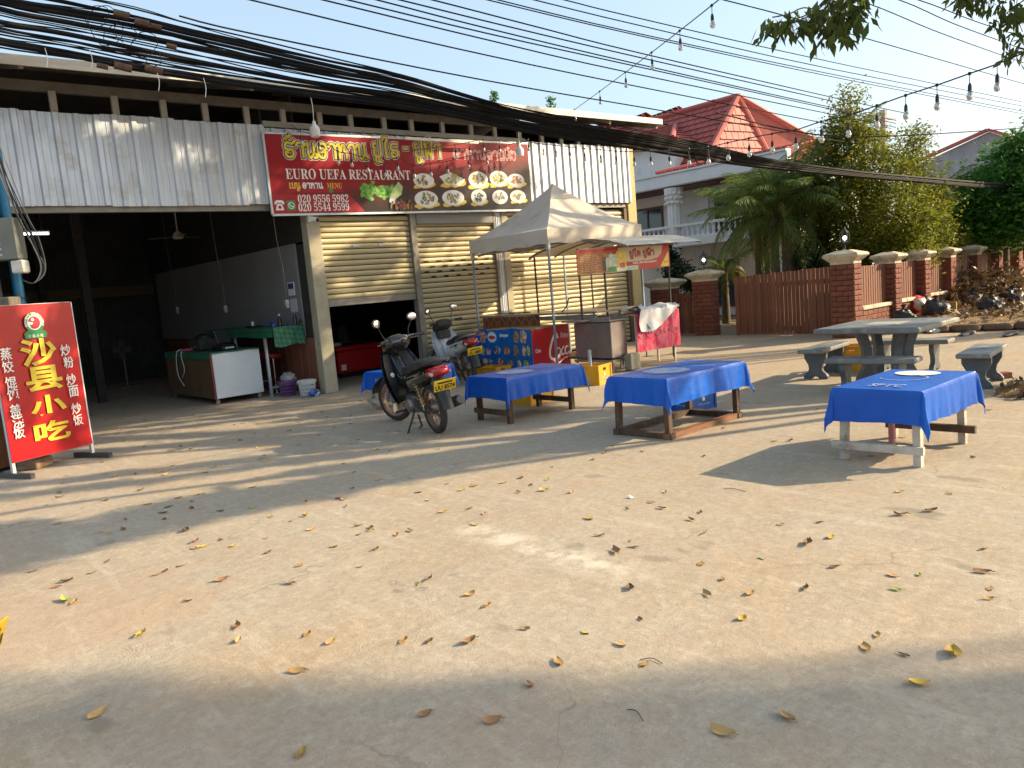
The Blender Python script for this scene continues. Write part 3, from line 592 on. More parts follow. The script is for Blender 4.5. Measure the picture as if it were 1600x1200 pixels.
# ------------------------------------------------------------------ red standing board
def redboard():
    BLp, BRp = Vector((-5.36, -2.62, 0)), Vector((-4.49, -2.20, 0)); d = (BRp - BLp).normalized(); L = (BRp - BLp).length; nn = d.cross(Vector((0, 0, 1)))
    S = thing('standing_sign', 'tall red standing banner sign with yellow Chinese characters on metal feet', 'standing sign', tuple(BLp), atan2(d.y, d.x))
    # local: x along the board, -y towards the viewer
    part('banner', MB().grid(lambda u, v: (-.02 + (L + .02) * u, -.006 - .012 * sin(pi * u) * sin(pi * v) - .01 * sin(3 * u + 5 * v) * (1 - v), .17 + 1.69 * v), 14, 20), mat('banner_red', (.42, .002, .007), (.36, .002, .006), rough=.36, scale=1, stretch=(1, 1, 6)), S, True)
    mb = MB().beam((0, .02, .05), (0, .02, 1.86), .035).beam((L, .02, .05), (L, .02, 1.86), .035).beam((0, .02, 1.85), (L, .02, 1.85), .03).beam((0, .02, .18), (L, .02, .18), .03)
    part('frame', mb, M_ZINC, S)
    for x in (0, L): part('foot', MB().beam((x, -.28, .03), (x, .32, .03), .05, .055), mat('dark_steel', (.10, .095, .085), rough=.55, metal=.4), S)
    fr = Frame((0, -.03, 0), (1, 0, 0), (0, 0, 1))
    def uv(x, y):
        p = onP(x, y, tuple(BLp - nn * -.0 + nn * .03), tuple(nn)); return (p - BLp).dot(d), p.z
    mb = MB()
    for ch, (ax, ay), (bx_, by) in (('沙', (35, 574), (86, 530)), ('县', (43, 614), (95, 572)), ('小', (50, 655), (102, 616)), ('吃', (56, 694), (108, 655))):
        a = uv(ax, ay); b = uv(bx_, by); mb = MB(); textmb(mb, fr, ch, a[0], a[1] - .005, b[0] - a[0] - .005, b[1] - a[1] + .035, .002, .03); part('large_character', mb, M_YEL, S)
    mb = MB()
    for ch, x, y in (('炒', 102, 547), ('粉', 107, 566), ('炒', 111, 593), ('面', 115, 611), ('炒', 119, 638), ('饭', 122, 656), ('蒸', 9, 553), ('饺', 12, 573), ('馄', 17, 598), ('饨', 20, 616), ('盖', 24, 641), ('浇', 28, 659), ('饭', 30, 676)):
        c = uv(x, y); mb = MB(); textmb(mb, fr, ch, c[0] - .062, c[1] - .066, .124, .132, .002, .014); part('small_character', mb, M_WHITE, S)
    c = uv(53, 504); o_fr = fr; fr = Frame(o_fr(c[0], c[1]), (.78, 0, 0), (0, 0, .78)); c = (0, 0); r = .145
    mb = MB(); disc(mb, fr, c[0], c[1], r, r, .0015, 32); polyg(mb, fr, [(c[0] - .16, c[1] - .22), (c[0] + .16, c[1] - .22), (c[0] + .17, c[1] - .15), (c[0] + .1, c[1] - .1), (c[0] - .1, c[1] - .1), (c[0] - .17, c[1] - .15)], .001); e = part('emblem', mb, M_GRN, S)
    mb = MB(); disc(mb, fr, c[0], c[1], .105, .105, .003, 28); part('emblem_ring', mb, M_WHITE, e)
    mb = MB(); n = 26; vs = [(c[0] + .09 * cos(a), c[1] + .09 * sin(a)) for a in [pi + .75 + (2 * pi - 1.0) * i / n for i in range(n + 1)]]; polyg(mb, fr, [(c[0] - .01, c[1] + .0)] + vs, .0045); part('emblem_face', mb, mat('emblem_red', (.42, .02, .03), rough=.35), e)
    mb = MB(); disc(mb, fr, c[0] - .02, c[1] + .045, .022, .022, .006, 12); part('emblem_eye', mb, M_WHITE, e)
    mb = MB(); disc(mb, fr, c[0] - .02, c[1] + .045, .010, .010, .0075, 10); disc(mb, fr, c[0] - .058, c[1] - .035, .016, .012, .0055, 10); part('emblem_pupil', mb, M_GRN, e)
    mb = MB(); s = 'SHAXIAN DELICACIES'
    for i, ch in enumerate(s):
        if ch == ' ': continue
        a = pi * 1.10 - i * (pi * 1.2) / (len(s) - 1); f2 = Frame(fr(c[0] + .113 * cos(a), c[1] + .113 * sin(a)), Vector((cos(a - pi / 2), 0, sin(a - pi / 2))), Vector((cos(a), 0, sin(a))))
        textmb(mb, f2, ch, -.010, .0, .020, .026, .003, .02)
    for i, ch in enumerate('沙县小吃'): textmb(mb, fr, ch, c[0] - .12 + i * .062, c[1] - .21, .045, .045, .003, .012)
    part('emblem_lettering', mb, M_WHITE, e, kind='stuff')
redboard()
# ------------------------------------------------------------------ low tables under blue vinyl cloths
def vinyl(name):
    M = mat(name, (.0, .105, .52), (.0, .075, .42), spec=.35, rough=.34, scale=1.5, bump=.35, bscale=3.5, dirt=(.02, .15, .5), dscale=3, dlo=.6, dhi=.85, rough2=.42)
    return M
M_VINYL = vinyl('blue_vinyl')
M_WOODD = mat('dark_wood', (.115, .062, .034), (.065, .036, .02), rough=.75, scale=5, stretch=(3, 3, .7), dirt=(.22, .17, .12), dscale=5, dlo=.58, dhi=.75, bump=.2)
M_WOODR = mat('reddish_wood', (.26, .115, .05), (.16, .075, .038), rough=.7, scale=5, stretch=(1, 4, 4), bump=.2)
M_WOODW = mat('whitewashed_wood', (.56, .50, .42), (.42, .36, .29), rough=.8, scale=6, dirt=(.25, .17, .11), dscale=6, dlo=.52, dhi=.7, bump=.25)
M_PINK = mat('pinkish_wood', (.5, .2, .2), rough=.8)
def cloth(x0, x1, y0, y1, z, o, seed, corner=1.0, step=.022):
    r = random.Random(seed); ph = [r.random() * 6 for _ in range(6)]
    W, H = x1 - x0, y1 - y0
    def fn(u, v):
        a, b = -o + u * (W + 2 * o), -o + v * (H + 2 * o)
        dx = -min(a, 0) + max(a - W, 0) if True else 0; dx = (a - W) if a > W else (a if a < 0 else 0); dy = (b - H) if b > H else (b if b < 0 else 0)
        cx, cy = min(max(a, 0), W), min(max(b, 0), H); d = sqrt(dx * dx + dy * dy)
        if d < 1e-6: return (x0 + cx, y0 + cy, z + .004 * sin(9 * a + ph[0]) * sin(8 * b + ph[1]) * 0.4)
        hx, hy = dx / d, dy / d; cor = abs(hx * hy) * 2
        dd = d * (1 - .03 * cor)
        s = a if abs(dy) > abs(dx) else b
        wave = (.009 * sin(11 * s + ph[2]) + .006 * sin(31 * s + ph[3]) + .004 * sin(53 * s + ph[5])) * min(1, d / o) + .02 * cor
        out = .006 + .045 * d + .035 * cor * (d / o) + wave
        k = min(1, d / .02)
        return (x0 + cx + hx * out * k, y0 + cy + hy * out * k, z - max(0, dd - .008) * (1 - .0) + .007 * sin(6 * s + ph[4]) * (d / o) ** 2)
    return MB().grid(fn, int((W + 2 * o) / step), int((H + 2 * o) / step))
def low_table(label, tlabel, x0, x1, y0, y1, z, o, legs, style, seed, prints):
    cx, cy = (x0 + x1) / 2, (y0 + y1) / 2
    T = thing('low_table', tlabel, 'table', (cx, cy, 0), group='low tables under blue cloths')
    part('tabletop', MB().bbox(x0 + .01, x1 - .01, y0 + .01, y1 - .01, z - .035, z - .008, .006), M_WOODD, T, world=True)
    ml = {'frame': M_WOODD, 'dark': M_WOODD, 'white': M_WOODW}[style]
    for (lx, ly) in legs:
        lx, ly = min(max(lx, x0 + .045), x1 - .045), min(max(ly, y0 + .045), y1 - .045); tx, ty = min(max(lx, x0 + .06), x1 - .06), min(max(ly, y0 + .06), y1 - .06)
        part('leg', MB().beam((lx, ly, 0 if style != 'frame' else .055), (tx, ty, z - .03), .056, .056), ml, T, world=True)
    A, B, C_, D = legs                   # A left-far, B left-near, C right-near, D right-far
    hz = .03 if style == 'frame' else .13
    for p, q, mm in ((A, B, ml), (D, C_, M_WOODD)) + (((B, C_, M_WOODR), (A, D, M_WOODD)) if style == 'frame' else ()):
        a, b = Vector((*p, hz)), Vector((*q, hz)); d = (b - a).normalized()
        side = Vector((d.y, -d.x, 0)) * (.034 if style != 'frame' else .0)
        part('stretcher', MB().beam(a - d * .05 + side, b + d * .05 + side, .045 if style != 'frame' else .075, .06 if style != 'frame' else .055), mm, T, world=True)
    c = part('tablecloth', cloth(x0, x1, y0, y1, z, o, seed), M_VINYL, None, 50)
    c.location = (0, 0, 0); tag(c, label, 'tablecloth', 'blue vinyl tablecloths')
    fr = Frame((x0, y1, z + .006), (0, -1, 0), (1, 0, 0))       # u runs towards -y, v along +x
    prints(c, fr, y1 - y0, x1 - x0)
    return T
M_PW = mat('cloth_print', (.42, .48, .62), (.16, .24, .50), rough=.4, scale=14, lo=.4, hi=.62)
def pr_std(c, fr, W, L):
    mb = MB(); disc(mb, fr, W * .5, L * .36, W * .34, L * .17, .0, 28); part('logo_print', mb, M_PW, c)
    mb = MB(); r = random.Random(2)
    for k in range(4):
        y = L * (.66 + .08 * k); x = W * .15
        while x < W * .85: w_ = .02 + .04 * r.random(); ribbon(mb, fr, [(x, y), (x + w_, y + .004)], .018, .0 + k * .0003); x += w_ + .02
    part('line_print', mb, M_PW, c)
def pr_four(c, fr, W, L):
    mb = MB(); disc(mb, fr, W * .45, L * .80, W * .27, L * .13, .0, 28); part('logo_print', mb, mat('cream_print', (.74, .72, .66), rough=.4), c)
    mb = MB(); ribbon(mb, fr, [(W * .45 + W * .27 * cos(a), L * .55 + L * .14 * sin(a)) for a in [i * .22 + 3.6 for i in range(20)]], .012, .001); part('ring_print', mb, M_PW, c)
    f2 = Frame(fr(W * .5, L * .10), (0, -1, 0), (1, 0, 0)); mb = MB(); textmb(mb, f2, 'SPTC', -.12, 0, .26, .13, .001, .02); part('letter_print', mb, M_PW, c)
def pr_14(c, fr, W, L):
    pr_std(c, fr, W, L)
    f2 = Frame(fr(W * .50, 0) + Vector((-.034, 0, -.17)), (0, -1, 0), (0, 0, 1)); mb = MB(); textmb(mb, f2, '14', 0, 0, .075, .085, .004, .02); part('number_print', mb, M_WHITE, c)
low_table('blue vinyl cloth numbered 14 on the low table behind the black motorbike', 'pale legged low table half hidden behind the black motorbike', -.90, .18, -3.22, -2.56, .55, .27, [(-.86, -2.6), (-.86, -3.18), (.12, -3.18), (.12, -2.6)], 'white', 1, pr_14)
low_table('blue vinyl cloth on the low table just right of the black motorbike', 'dark wooden low table just right of the black motorbike', -.86, .40, -5.66, -4.95, .555, .27, [(-.78, -5.02), (-.80, -5.60), (.24, -5.60), (.24, -4.99)], 'dark', 2, pr_std)
low_table('blue vinyl cloth on the low table with a square floor frame', 'brown low table standing on a square wooden floor frame', -.74, .60, -7.86, -7.14, .605, .27, [(-.70, -7.19), (-.68, -7.81), (.52, -7.80), (.52, -7.18)], 'frame', 3, pr_std)
low_table('blue vinyl cloth with large white printed rings on the white legged table', 'low table with whitewashed legs nearest the viewer', -.71, .38, -10.15, -9.49, .585, .27, [(-.70, -9.52), (-.66, -10.10), (.24, -10.16), (.22, -9.56)], 'white', 4, pr_four)
t = bpy.data.objects['low_table.003'] if 'low_table.003' in bpy.data.objects else None
if t: part('prop', MB().box(-.18, -.14, -9.72, -9.68, 0, .5), M_PINK, t, world=True)
# tall blue-covered table by the second shutter
def stall_table():
    T = thing('side_table', 'taller table wrapped in a blue banner cloth in front of the vented shutter', 'table', (2.75, -.75, 0))
    part('tabletop', MB().bbox(2.15, 3.35, -1.02, -.48, .70, .73, .006), M_WOODD, T, world=True)
    for x in (2.2, 3.3):
        for y in (-.97, -.53): part('leg', MB().beam((x, y, 0), (x, y, .7), .05), M_WOODD, T, world=True)
    c = part('tablecloth', cloth(2.15, 3.35, -1.02, -.48, .74, .5, 9), M_VINYL, None, 50); tag(c, 'blue banner cloth with red marks over the taller table by the shutter', 'tablecloth')
    fr = Frame((2.0, -1.09, .3), (1, 0, 0), (0, 0, 1)); mb = MB(); disc(mb, fr, .75, .28, .13, .07, .035, 18); part('logo_print', mb, M_SREDT, c)
stall_table()
# ------------------------------------------------------------------ crates
def crate(name, label, loc, rz, w, d, h, m, group=None, text=None):
    T = thing(name, label, 'crate', loc, rz, group); t_ = .012
    mb = MB()
    for x0, x1, y0, y1 in ((-w / 2, -w / 2 + t_, -d / 2, d / 2), (w / 2 - t_, w / 2, -d / 2, d / 2), (-w / 2 + t_, w / 2 - t_, -d / 2, -d / 2 + t_), (-w / 2 + t_, w / 2 - t_, d / 2 - t_, d / 2)):
        lx = x1 - x0 > y1 - y0; L = max(x1 - x0, y1 - y0); c0 = (x0 + x1) / 2 if lx else (y0 + y1) / 2
        def bxx(a, b, z0, z1):
            if lx: mb.box(c0 + a, c0 + b, y0, y1, z0, z1)
            else: mb.box(x0, x1, c0 + a, c0 + b, z0, z1)
        hz = h * .78
        bxx(-L / 2, L / 2, .0, hz - .025); bxx(-L / 2, -.05, hz - .025, hz + .02); bxx(.05, L / 2, hz - .025, hz + .02); bxx(-L / 2, L / 2, hz + .02, h)
    mb.box(-w / 2 + t_, w / 2 - t_, -d / 2 + t_, d / 2 - t_, .005, .02)
    part('body', mb, m, T)
    mb = MB()
    for x in (-w / 2, w / 2):
        for y in (-d / 2, d / 2): mb.bbox(x - .016, x + .016, y - .016, y + .016, 0, h + .004, .006)
    for z in (.0, h - .022):
        mb.box(-w / 2 - .006, w / 2 + .006, -d / 2 - .006, -d / 2 + .0, z, z + .022).box(-w / 2 - .006, w / 2 + .006, d / 2, d / 2 + .006, z, z + .022)
        mb.box(-w / 2 - .0062, -w / 2, -d / 2, d / 2, z, z + .022).box(w / 2, w / 2 + .0062, -d / 2, d / 2, z, z + .022)
    part('rim', mb, m, T)
    for f_ in (Frame((-w / 2 - .001, d / 2, 0), (0, -1, 0), (0, 0, 1)), Frame((-w / 2, -d / 2 - .001, 0), (1, 0, 0), (0, 0, 1))):
        ww = d if abs(f_.ex.y) > .5 else w
        mb = MB(); disc(mb, f_, ww / 2, h * .5, .024, .024, .002, 14); part('badge', mb, M_WHITE, T)
        if text:
            mb = MB(); textmb(mb, f_, text, ww * .22, h * .2, ww * .56, h * .13, .002, .02); part('lettering', mb, M_PW, T)
    return T
M_CRATE = mat('crate_yellow', (.72, .36, .015), (.62, .29, .01), rough=.45, scale=4, dirt=(.4, .22, .04), dscale=5, dlo=.6, dhi=.8)
M_CRATEB = mat('crate_blue', (.02, .12, .42), (.015, .09, .33), rough=.5, scale=4)
crate('plastic_crate', 'yellow plastic crate with a grey pipe standing in it beside the food stall', (2.10, -4.18, 0), radians(14), .40, .56, .30, M_CRATE, 'yellow plastic crates', 'BEERLAO')
crate('plastic_crate', 'yellow crate seen beneath the blue table right of the motorbike', (.42, -4.66, 0), radians(8), .5, .36, .29, M_CRATE, 'yellow plastic crates')
crate('plastic_crate', 'yellow plastic crate standing among the stone benches', (4.28, -7.32, 0), radians(20), .36, .46, .36, M_CRATE, 'yellow plastic crates')
crate('plastic_crate', 'low yellow crate behind the white scooter in front of the freezer', (2.12, -1.85, 0), radians(5), .36, .46, .22, M_CRATE, 'yellow plastic crates')
crate('plastic_crate', 'blue crate lettered Tiger under the table with the floor frame', (.80, -7.05, 0), radians(-6), .40, .30, .26, M_CRATEB, None, 'Tiger')
pp = thing('pipe_stub', 'short grey plastic pipe standing upright in a yellow crate', 'pipe', (2.02, -4.30, .02))
part('pipe', MB().lathe([(.028, 0), (.028, .52), (.022, .52), (.022, .1)], n=12), mat('grey_pvc', (.30, .38, .42), rough=.45), pp, True)
# ------------------------------------------------------------------ stone table and benches
M_STONE = mat('grey_terrazzo', (.075, .088, .10), (.11, .125, .135), rough=.42, scale=16, dirt=(.24, .23, .2), dscale=4, dlo=.6, dhi=.8)
M_STONET = mat('terrazzo_top', (.14, .165, .18), (.22, .23, .23), rough=.35, scale=9, dirt=(.36, .34, .29), dscale=6, dlo=.52, dhi=.68)
M_EDGE = mat('stone_edge', (.16, .165, .155), (.23, .22, .19), rough=.7, scale=9, dirt=(.38, .34, .27), dscale=6, dlo=.55, dhi=.7)
def sleg(w, h, th):          # scroll-sided slab leg
    pr = [(.5, 0), (.5, .10), (.43, .20), (.30, .30), (.27, .40), (.30, .55), (.40, .70), (.46, .80), (.46, 1.0)]
    P = [(x * w, z * h) for x, z in pr]; arch = [(-.16, 0), (-.10, .07), (.0, .10), (.10, .07), (.16, 0)]
    poly = [(0, x, z) for x, z in P] + [(0, -x, z) for x, z in P[::-1]] + [(0, x * w, z * h) for x, z in arch]
    return MB().prism([(-th / 2, y, z) for _, y, z in poly], (th, 0, 0))
def bench(label, loc, rz, L=1.02, W=.34, H=.42):
    T = thing('stone_bench', label, 'bench', loc, rz, 'stone benches round the stone table')
    s = part('seat', MB().bbox(-L / 2, L / 2, -W / 2, W / 2, H - .055, H, .012), M_EDGE, T)
    part('seat_top', MB().box(-L / 2 + .015, L / 2 - .015, -W / 2 + .015, W / 2 - .015, H, H + .003), M_STONET, s)
    for x in (-L * .3, L * .3): part('leg', sleg(W * .95, H - .06, .06).xf(Matrix.Translation((x, 0, 0))), M_STONE, T)
    mb = MB(); fr = Frame((0, 0, H + .0045), (1, 0, 0), (0, 1, 0))
    for k in range(5): a = k * 1.257; disc(mb, fr, .07 * cos(a), .05 * sin(a), .05, .02, .0003 * k, 10, a)
    part('flower_print', mb, M_EDGE, T)
bench('grey stone bench farthest left of the stone table, with a scrolled leg', (3.66, -7.22, 0), radians(6), 1.05)
bench('grey stone bench in front of the stone table, just behind the nearest blue cloth', (2.42, -8.42, 0), radians(-83), 1.0)
bench('grey stone bench standing to the right of the stone table near the loose brick', (3.36, -9.28, 0), radians(7), 1.05)
bench('grey stone bench behind the stone table, mostly hidden by its legs', (4.42, -8.05, 0), radians(-85), 1.05)
def stone_table():
    T = thing('stone_table', 'square grey stone table on splayed slab legs', 'table', (3.24, -8.25, 0), radians(2)); H = .75
    part('tabletop', MB().bbox(-.70, .70, -.62, .62, H - .065, H, .015), M_EDGE, T)
    part('top_inlay', MB().box(-.67, .67, -.59, .59, H, H + .003), M_STONET, T)
    part('checkerboard', MB().box(-.20, .20, -.20, .20, H + .0035, H + .006), mat('pale_inlay', (.55, .53, .45), (.45, .43, .37), rough=.35, scale=20), T)
    for k in range(4):
        a = k * pi / 2 + pi / 4; c, s = cos(a), sin(a); n = Vector((-s, c, 0)) * .045; r = Vector((c, s, 0))
        mb = MB(); prof = [(.22, 0), (.40, 0), (.38, .08), (.30, .22), (.31, .45), (.40, .685), (.27, .685), (.20, .45), (.19, .2)]
        mb.prism([tuple(r * p[0] - n + Vector((0, 0, p[1]))) for p in prof], tuple(n * 2)); part('leg', mb, M_STONE, T)
    part('pedestal', MB().bbox(-.3, .3, -.3, .3, 0, .045, .01), M_STONE, T)
stone_table()
tb = tag(part('loose_brick', MB().bbox(-.11, .11, -.05, .05, 0, .075, .006), mat('red_brick', (.22, .05, .03), (.15, .035, .02), rough=.85, scale=9, bump=.4), None), 'single red brick lying on the concrete beside a stone bench', 'brick'); tb.location = (3.84, -9.33, 0); tb.rotation_euler = (0, 0, radians(-35))
# heap of soil and leaves at the right edge
def heap(cx, cy, rx, ry, h, seed, n=26):
    r = random.Random(seed); ph = [r.random() * 6 for _ in range(4)]
    def fn(u, v):
        a = u * 2 * pi; q = v * (1 + .14 * sin(3 * a + ph[0]) + .09 * sin(7 * a + ph[1]))
        return (cx + rx * q * cos(a), cy + ry * q * sin(a), h * max(0, (1 - v * v)) * (1 + .25 * sin(9 * q * cos(a) + ph[2]) * sin(8 * q * sin(a) + ph[3])) - .004)
    return MB().grid(fn, n * 2, n)
tag(part('soil_heap', heap(3.05, -9.98, .62, .42, .12, 3), M_LITTER, None, True), 'low heap of dark soil and dry leaves at the right edge of the yard', 'heap', kind='stuff')
# ------------------------------------------------------------------ folding tent
M_CANVAS = mat('tent_canvas', (.66, .59, .50), (.57, .50, .42), rough=.8, scale=1.6, dirt=(.44, .36, .28), dscale=2.2, dlo=.54, dhi=.75, bump=.12, bscale=5)
M_TUBE = mat('tent_tube', (.30, .36, .42), (.24, .29, .34), rough=.4, metal=.3, scale=4)
def tent():
    x0, y0, s, sy, ze, zp = 2.90, -2.68, 2.58, 2.18, 2.54, 3.47
    T = thing('canopy_tent', 'beige pop-up canopy tent with a peaked roof over the drinks freezer', 'tent', (x0 + s / 2, y0 + sy / 2, 0))
    K4 = [(0, 0), (1, 0), (1, 1), (0, 1)]
    for q in range(4):
        (ax, ay), (bx_, by) = K4[q], K4[(q + 1) % 4]
        def fn(u, v):
            ex, ey = ax + (bx_ - ax) * u, ay + (by - ay) * u; k = v * .997; sag = sin(pi * v) * sin(pi * u)
            return (x0 + s * (ex + (.5 - ex) * k), y0 + sy * (ey + (.5 - ey) * k), ze + .05 * ex + (zp - ze) * (k ** 1.25) - .05 * sag + .008 * sin(7 * u + q) * sin(9 * v) * sag)
        part('roof_panel', MB().grid(fn, 20, 20), M_CANVAS, T, True, world=True)
    for (ax, ay), (bx_, by) in (((0, 0), (1, 0)), ((1, 0), (1, 1)), ((1, 1), (0, 1)), ((0, 1), (0, 0))):
        def fv(u, v, ax=ax, ay=ay, bx_=bx_, by=by):
            x, y = ax + (bx_ - ax) * u, ay + (by - ay) * u; o = .012 * sin(u * 11 + ax) * v + .004
            nx, ny = (by - ay), -(bx_ - ax)
            return (x0 + s * x + nx * o, y0 + sy * y + ny * o, ze + .05 * x - .25 * v - (.035 * sin(pi * u) if True else 0) * v * .4 + .012 * sin(u * 23) * v)
        part('valance', MB().grid(fv, 24, 4), M_CANVAS, T, True, world=True)
    for x in (0, 1):
        for y in (0, 1):
            X, Y = x0 + .03 + (s - .06) * x, y0 + .03 + (sy - .06) * y
            lg = part('leg', MB().beam((X, Y, 0), (X, Y, ze - .02), .034), M_TUBE, T, world=True)
            part('foot_plate', MB().box(X - .05, X + .05, Y - .05, Y + .05, 0, .008), M_TUBE, lg, world=True)
            part('joint', MB().bbox(X - .03, X + .03, Y - .03, Y + .03, 2.18, 2.30, .005), M_ZINC, lg, world=True)
    mb = MB(); C = [(0, 0), (1, 0), (1, 1), (0, 1)]
    for i in range(4):
        a, b = C[i], C[(i + 1) % 4]; P = lambda t, z: (x0 + .09 + (s - .18) * (a[0] + (b[0] - a[0]) * t), y0 + .09 + (sy - .18) * (a[1] + (b[1] - a[1]) * t), z)
        for p, q, z0, z1 in ((0.02, .5, 2.46, 2.26), (0.02, .5, 2.24, 2.46), (.5, .98, 2.26, 2.46), (.5, .98, 2.46, 2.24)): mb.beam(P(p, z0), P(q, z1), .018, .026)
    part('scissor_frame', mb, M_TUBE, T, world=True)
tent()
# ------------------------------------------------------------------ chest freezer with adverts
def freezer():
    x0, x1, y0, y1, h = 2.56, 3.48, -2.44, -1.06, .84
    T = thing('chest_freezer', 'chest freezer with a blue ice cream advert beside a red cola panel', 'freezer', ((x0 + x1) / 2, (y0 + y1) / 2, 0))
    part('body', MB().bbox(x0, x1, y0, y1, .06, h - .06, .015), M_FASCIA, T, world=True)
    part('lid', MB().bbox(x0 - .01, x1 + .01, y0 - .01, y1 + .01, h - .06, h, .02), mat('lid_brown', (.20, .17, .10), rough=.4), T, world=True)
    for x in (x0 + .1, x1 - .1):
        for y in (y0 + .1, y1 - .1): part('caster', MB().lathe([(.001, -.02), (.03, -.02), (.03, .02), (.001, .02)], (x, y, .03), 'y', 10), M_RUBBER, T, world=True)
    M_AD = mat('advert_blue', (.01, .16, .50), (.008, .10, .38), rough=.35, scale=3)
    y1b = y1 + .12
    poly = [(y0, .05), (y1b, .05), (y1b, .80), (y1b - .10, .85), (y1b - .25, .86), (y1b - .32, .80), (y1b - .45, .83), (y1b - .75, .83), (y1b - 1.0, .86), (y1b - 1.2, .84), (y0 + .05, .80), (y0, .78)]
    ad = part('advert_panel', MB().prism([(x0 - .02, y, z) for y, z in poly], (.014, 0, 0)), M_AD, T, world=True)
    fr = Frame((x0 - .022, y1b, 0), (0, -1, 0), (0, 0, 1)); L = y1b - y0; r = random.Random(11)
    loc = Vector(T.location); frl = Frame(fr.o - loc, fr.ex, fr.ey)
    def dsc(name, m, items):
        mb = MB()
        for i, it in enumerate(items): disc(mb, frl, it[0] * L, it[1], it[2], it[3], .002 + .0004 * i + (it[4] if len(it) > 4 else 0), 16, 0, it[5] if len(it) > 5 else 0, i)
        return part(name, mb, m, ad)
    dsc('logo_oval', M_WHITE, [(.29, .70, .13, .10), (.78, .70, .001, .001)])
    dsc('logo_band', M_SREDT, [(.29, .695, .10, .035, .004)])
    mb = MB(); textmb(mb, frl, 'dreyer', .44 * L, .68, .25, .09, .004, .05); part('logo_word', mb, M_WHITE, ad)
    cols = [((.45, .03, .03), (.7, .5, .3)), ((.55, .35, .15), (.2, .08, .03)), ((.75, .65, .5), (.4, .2, .1)), ((.1, .35, .05), (.7, .6, .2)), ((.6, .1, .2), (.8, .7, .6)), ((.03, .05, .12), (.6, .6, .6))]
    ms = [mat('ice_print', a, b, rough=.4, scale=20, lo=.42, hi=.58) for a, b in cols]
    spots = [(.09, .71, .13, .11), (.74, .70, .07, .10), (.87, .70, .08, .11), (.08, .45, .06, .09), (.20, .43, .07, .06), (.37, .46, .09, .07), (.55, .45, .08, .07), (.72, .45, .055, .10), (.86, .45, .05, .09), (.94, .45, .04, .09), (.12, .22, .05, .05), (.22, .23, .06, .06), (.41, .24, .075, .07), (.60, .22, .08, .055), (.76, .22, .05, .06), (.88, .22, .06, .06)]
    for i, sp in enumerate(spots): dsc('ice_cream_print', ms[i % 6], [(sp[0], sp[1], sp[2] * 1.05, sp[3] * 1.1, 0, .22), (sp[0] + .02, sp[1] - .02, sp[2] * .6, sp[3] * .6, .002, .3)])
    cp = part('cola_panel', MB().prism([(x0, y0 - .012, .04), (x1, y0 - .012, .04), (x1, y0 - .012, .845), (x0, y0 - .012, .81)], (0, .010, 0)), mat('cola_red', (.52, .010, .020), (.44, .008, .015), rough=.35, scale=2), T, world=True)
    f2 = Frame(Vector((x0, y0 - .0135, 0)) - loc, (1, 0, 0), (0, 0, 1)); mb = MB(); e = .002
    def st(pts, w):
        nonlocal e; P = catmull([(a, b, 0) for a, b in pts], 6); ribbon(mb, f2, [(p.x, p.y) for p in P], w, e); e += .0002
    st([(.62, .62), (.58, .70), (.48, .58), (.40, .38), (.43, .26), (.56, .24), (.64, .30)], .045)
    st([(.60, .42), (.56, .36), (.58, .30), (.64, .31), (.67, .38), (.63, .43), (.58, .42)], .026)
    st([(.76, .44), (.70, .38), (.70, .30), (.76, .31)], .03)
    st([(.88, .44), (.81, .42), (.79, .33), (.84, .30), (.89, .38), (.90, .47), (.885, .34), (.92, .31)], .03)
    st([(.42, .27), (.58, .16), (.70, .20), (.80, .24), (.90, .19)], .02)
    textmb(mb, f2, 'Enjoy', .70, .58, .21, .12, .002, .01, .2)
    part('cola_lettering', mb, M_WHITE, cp)
    mb = MB(); textmb(mb, f2, 'Coke', .05, .40, .13, .07, .002, .02); part('small_lettering', mb, M_WHITE, cp)
freezer()
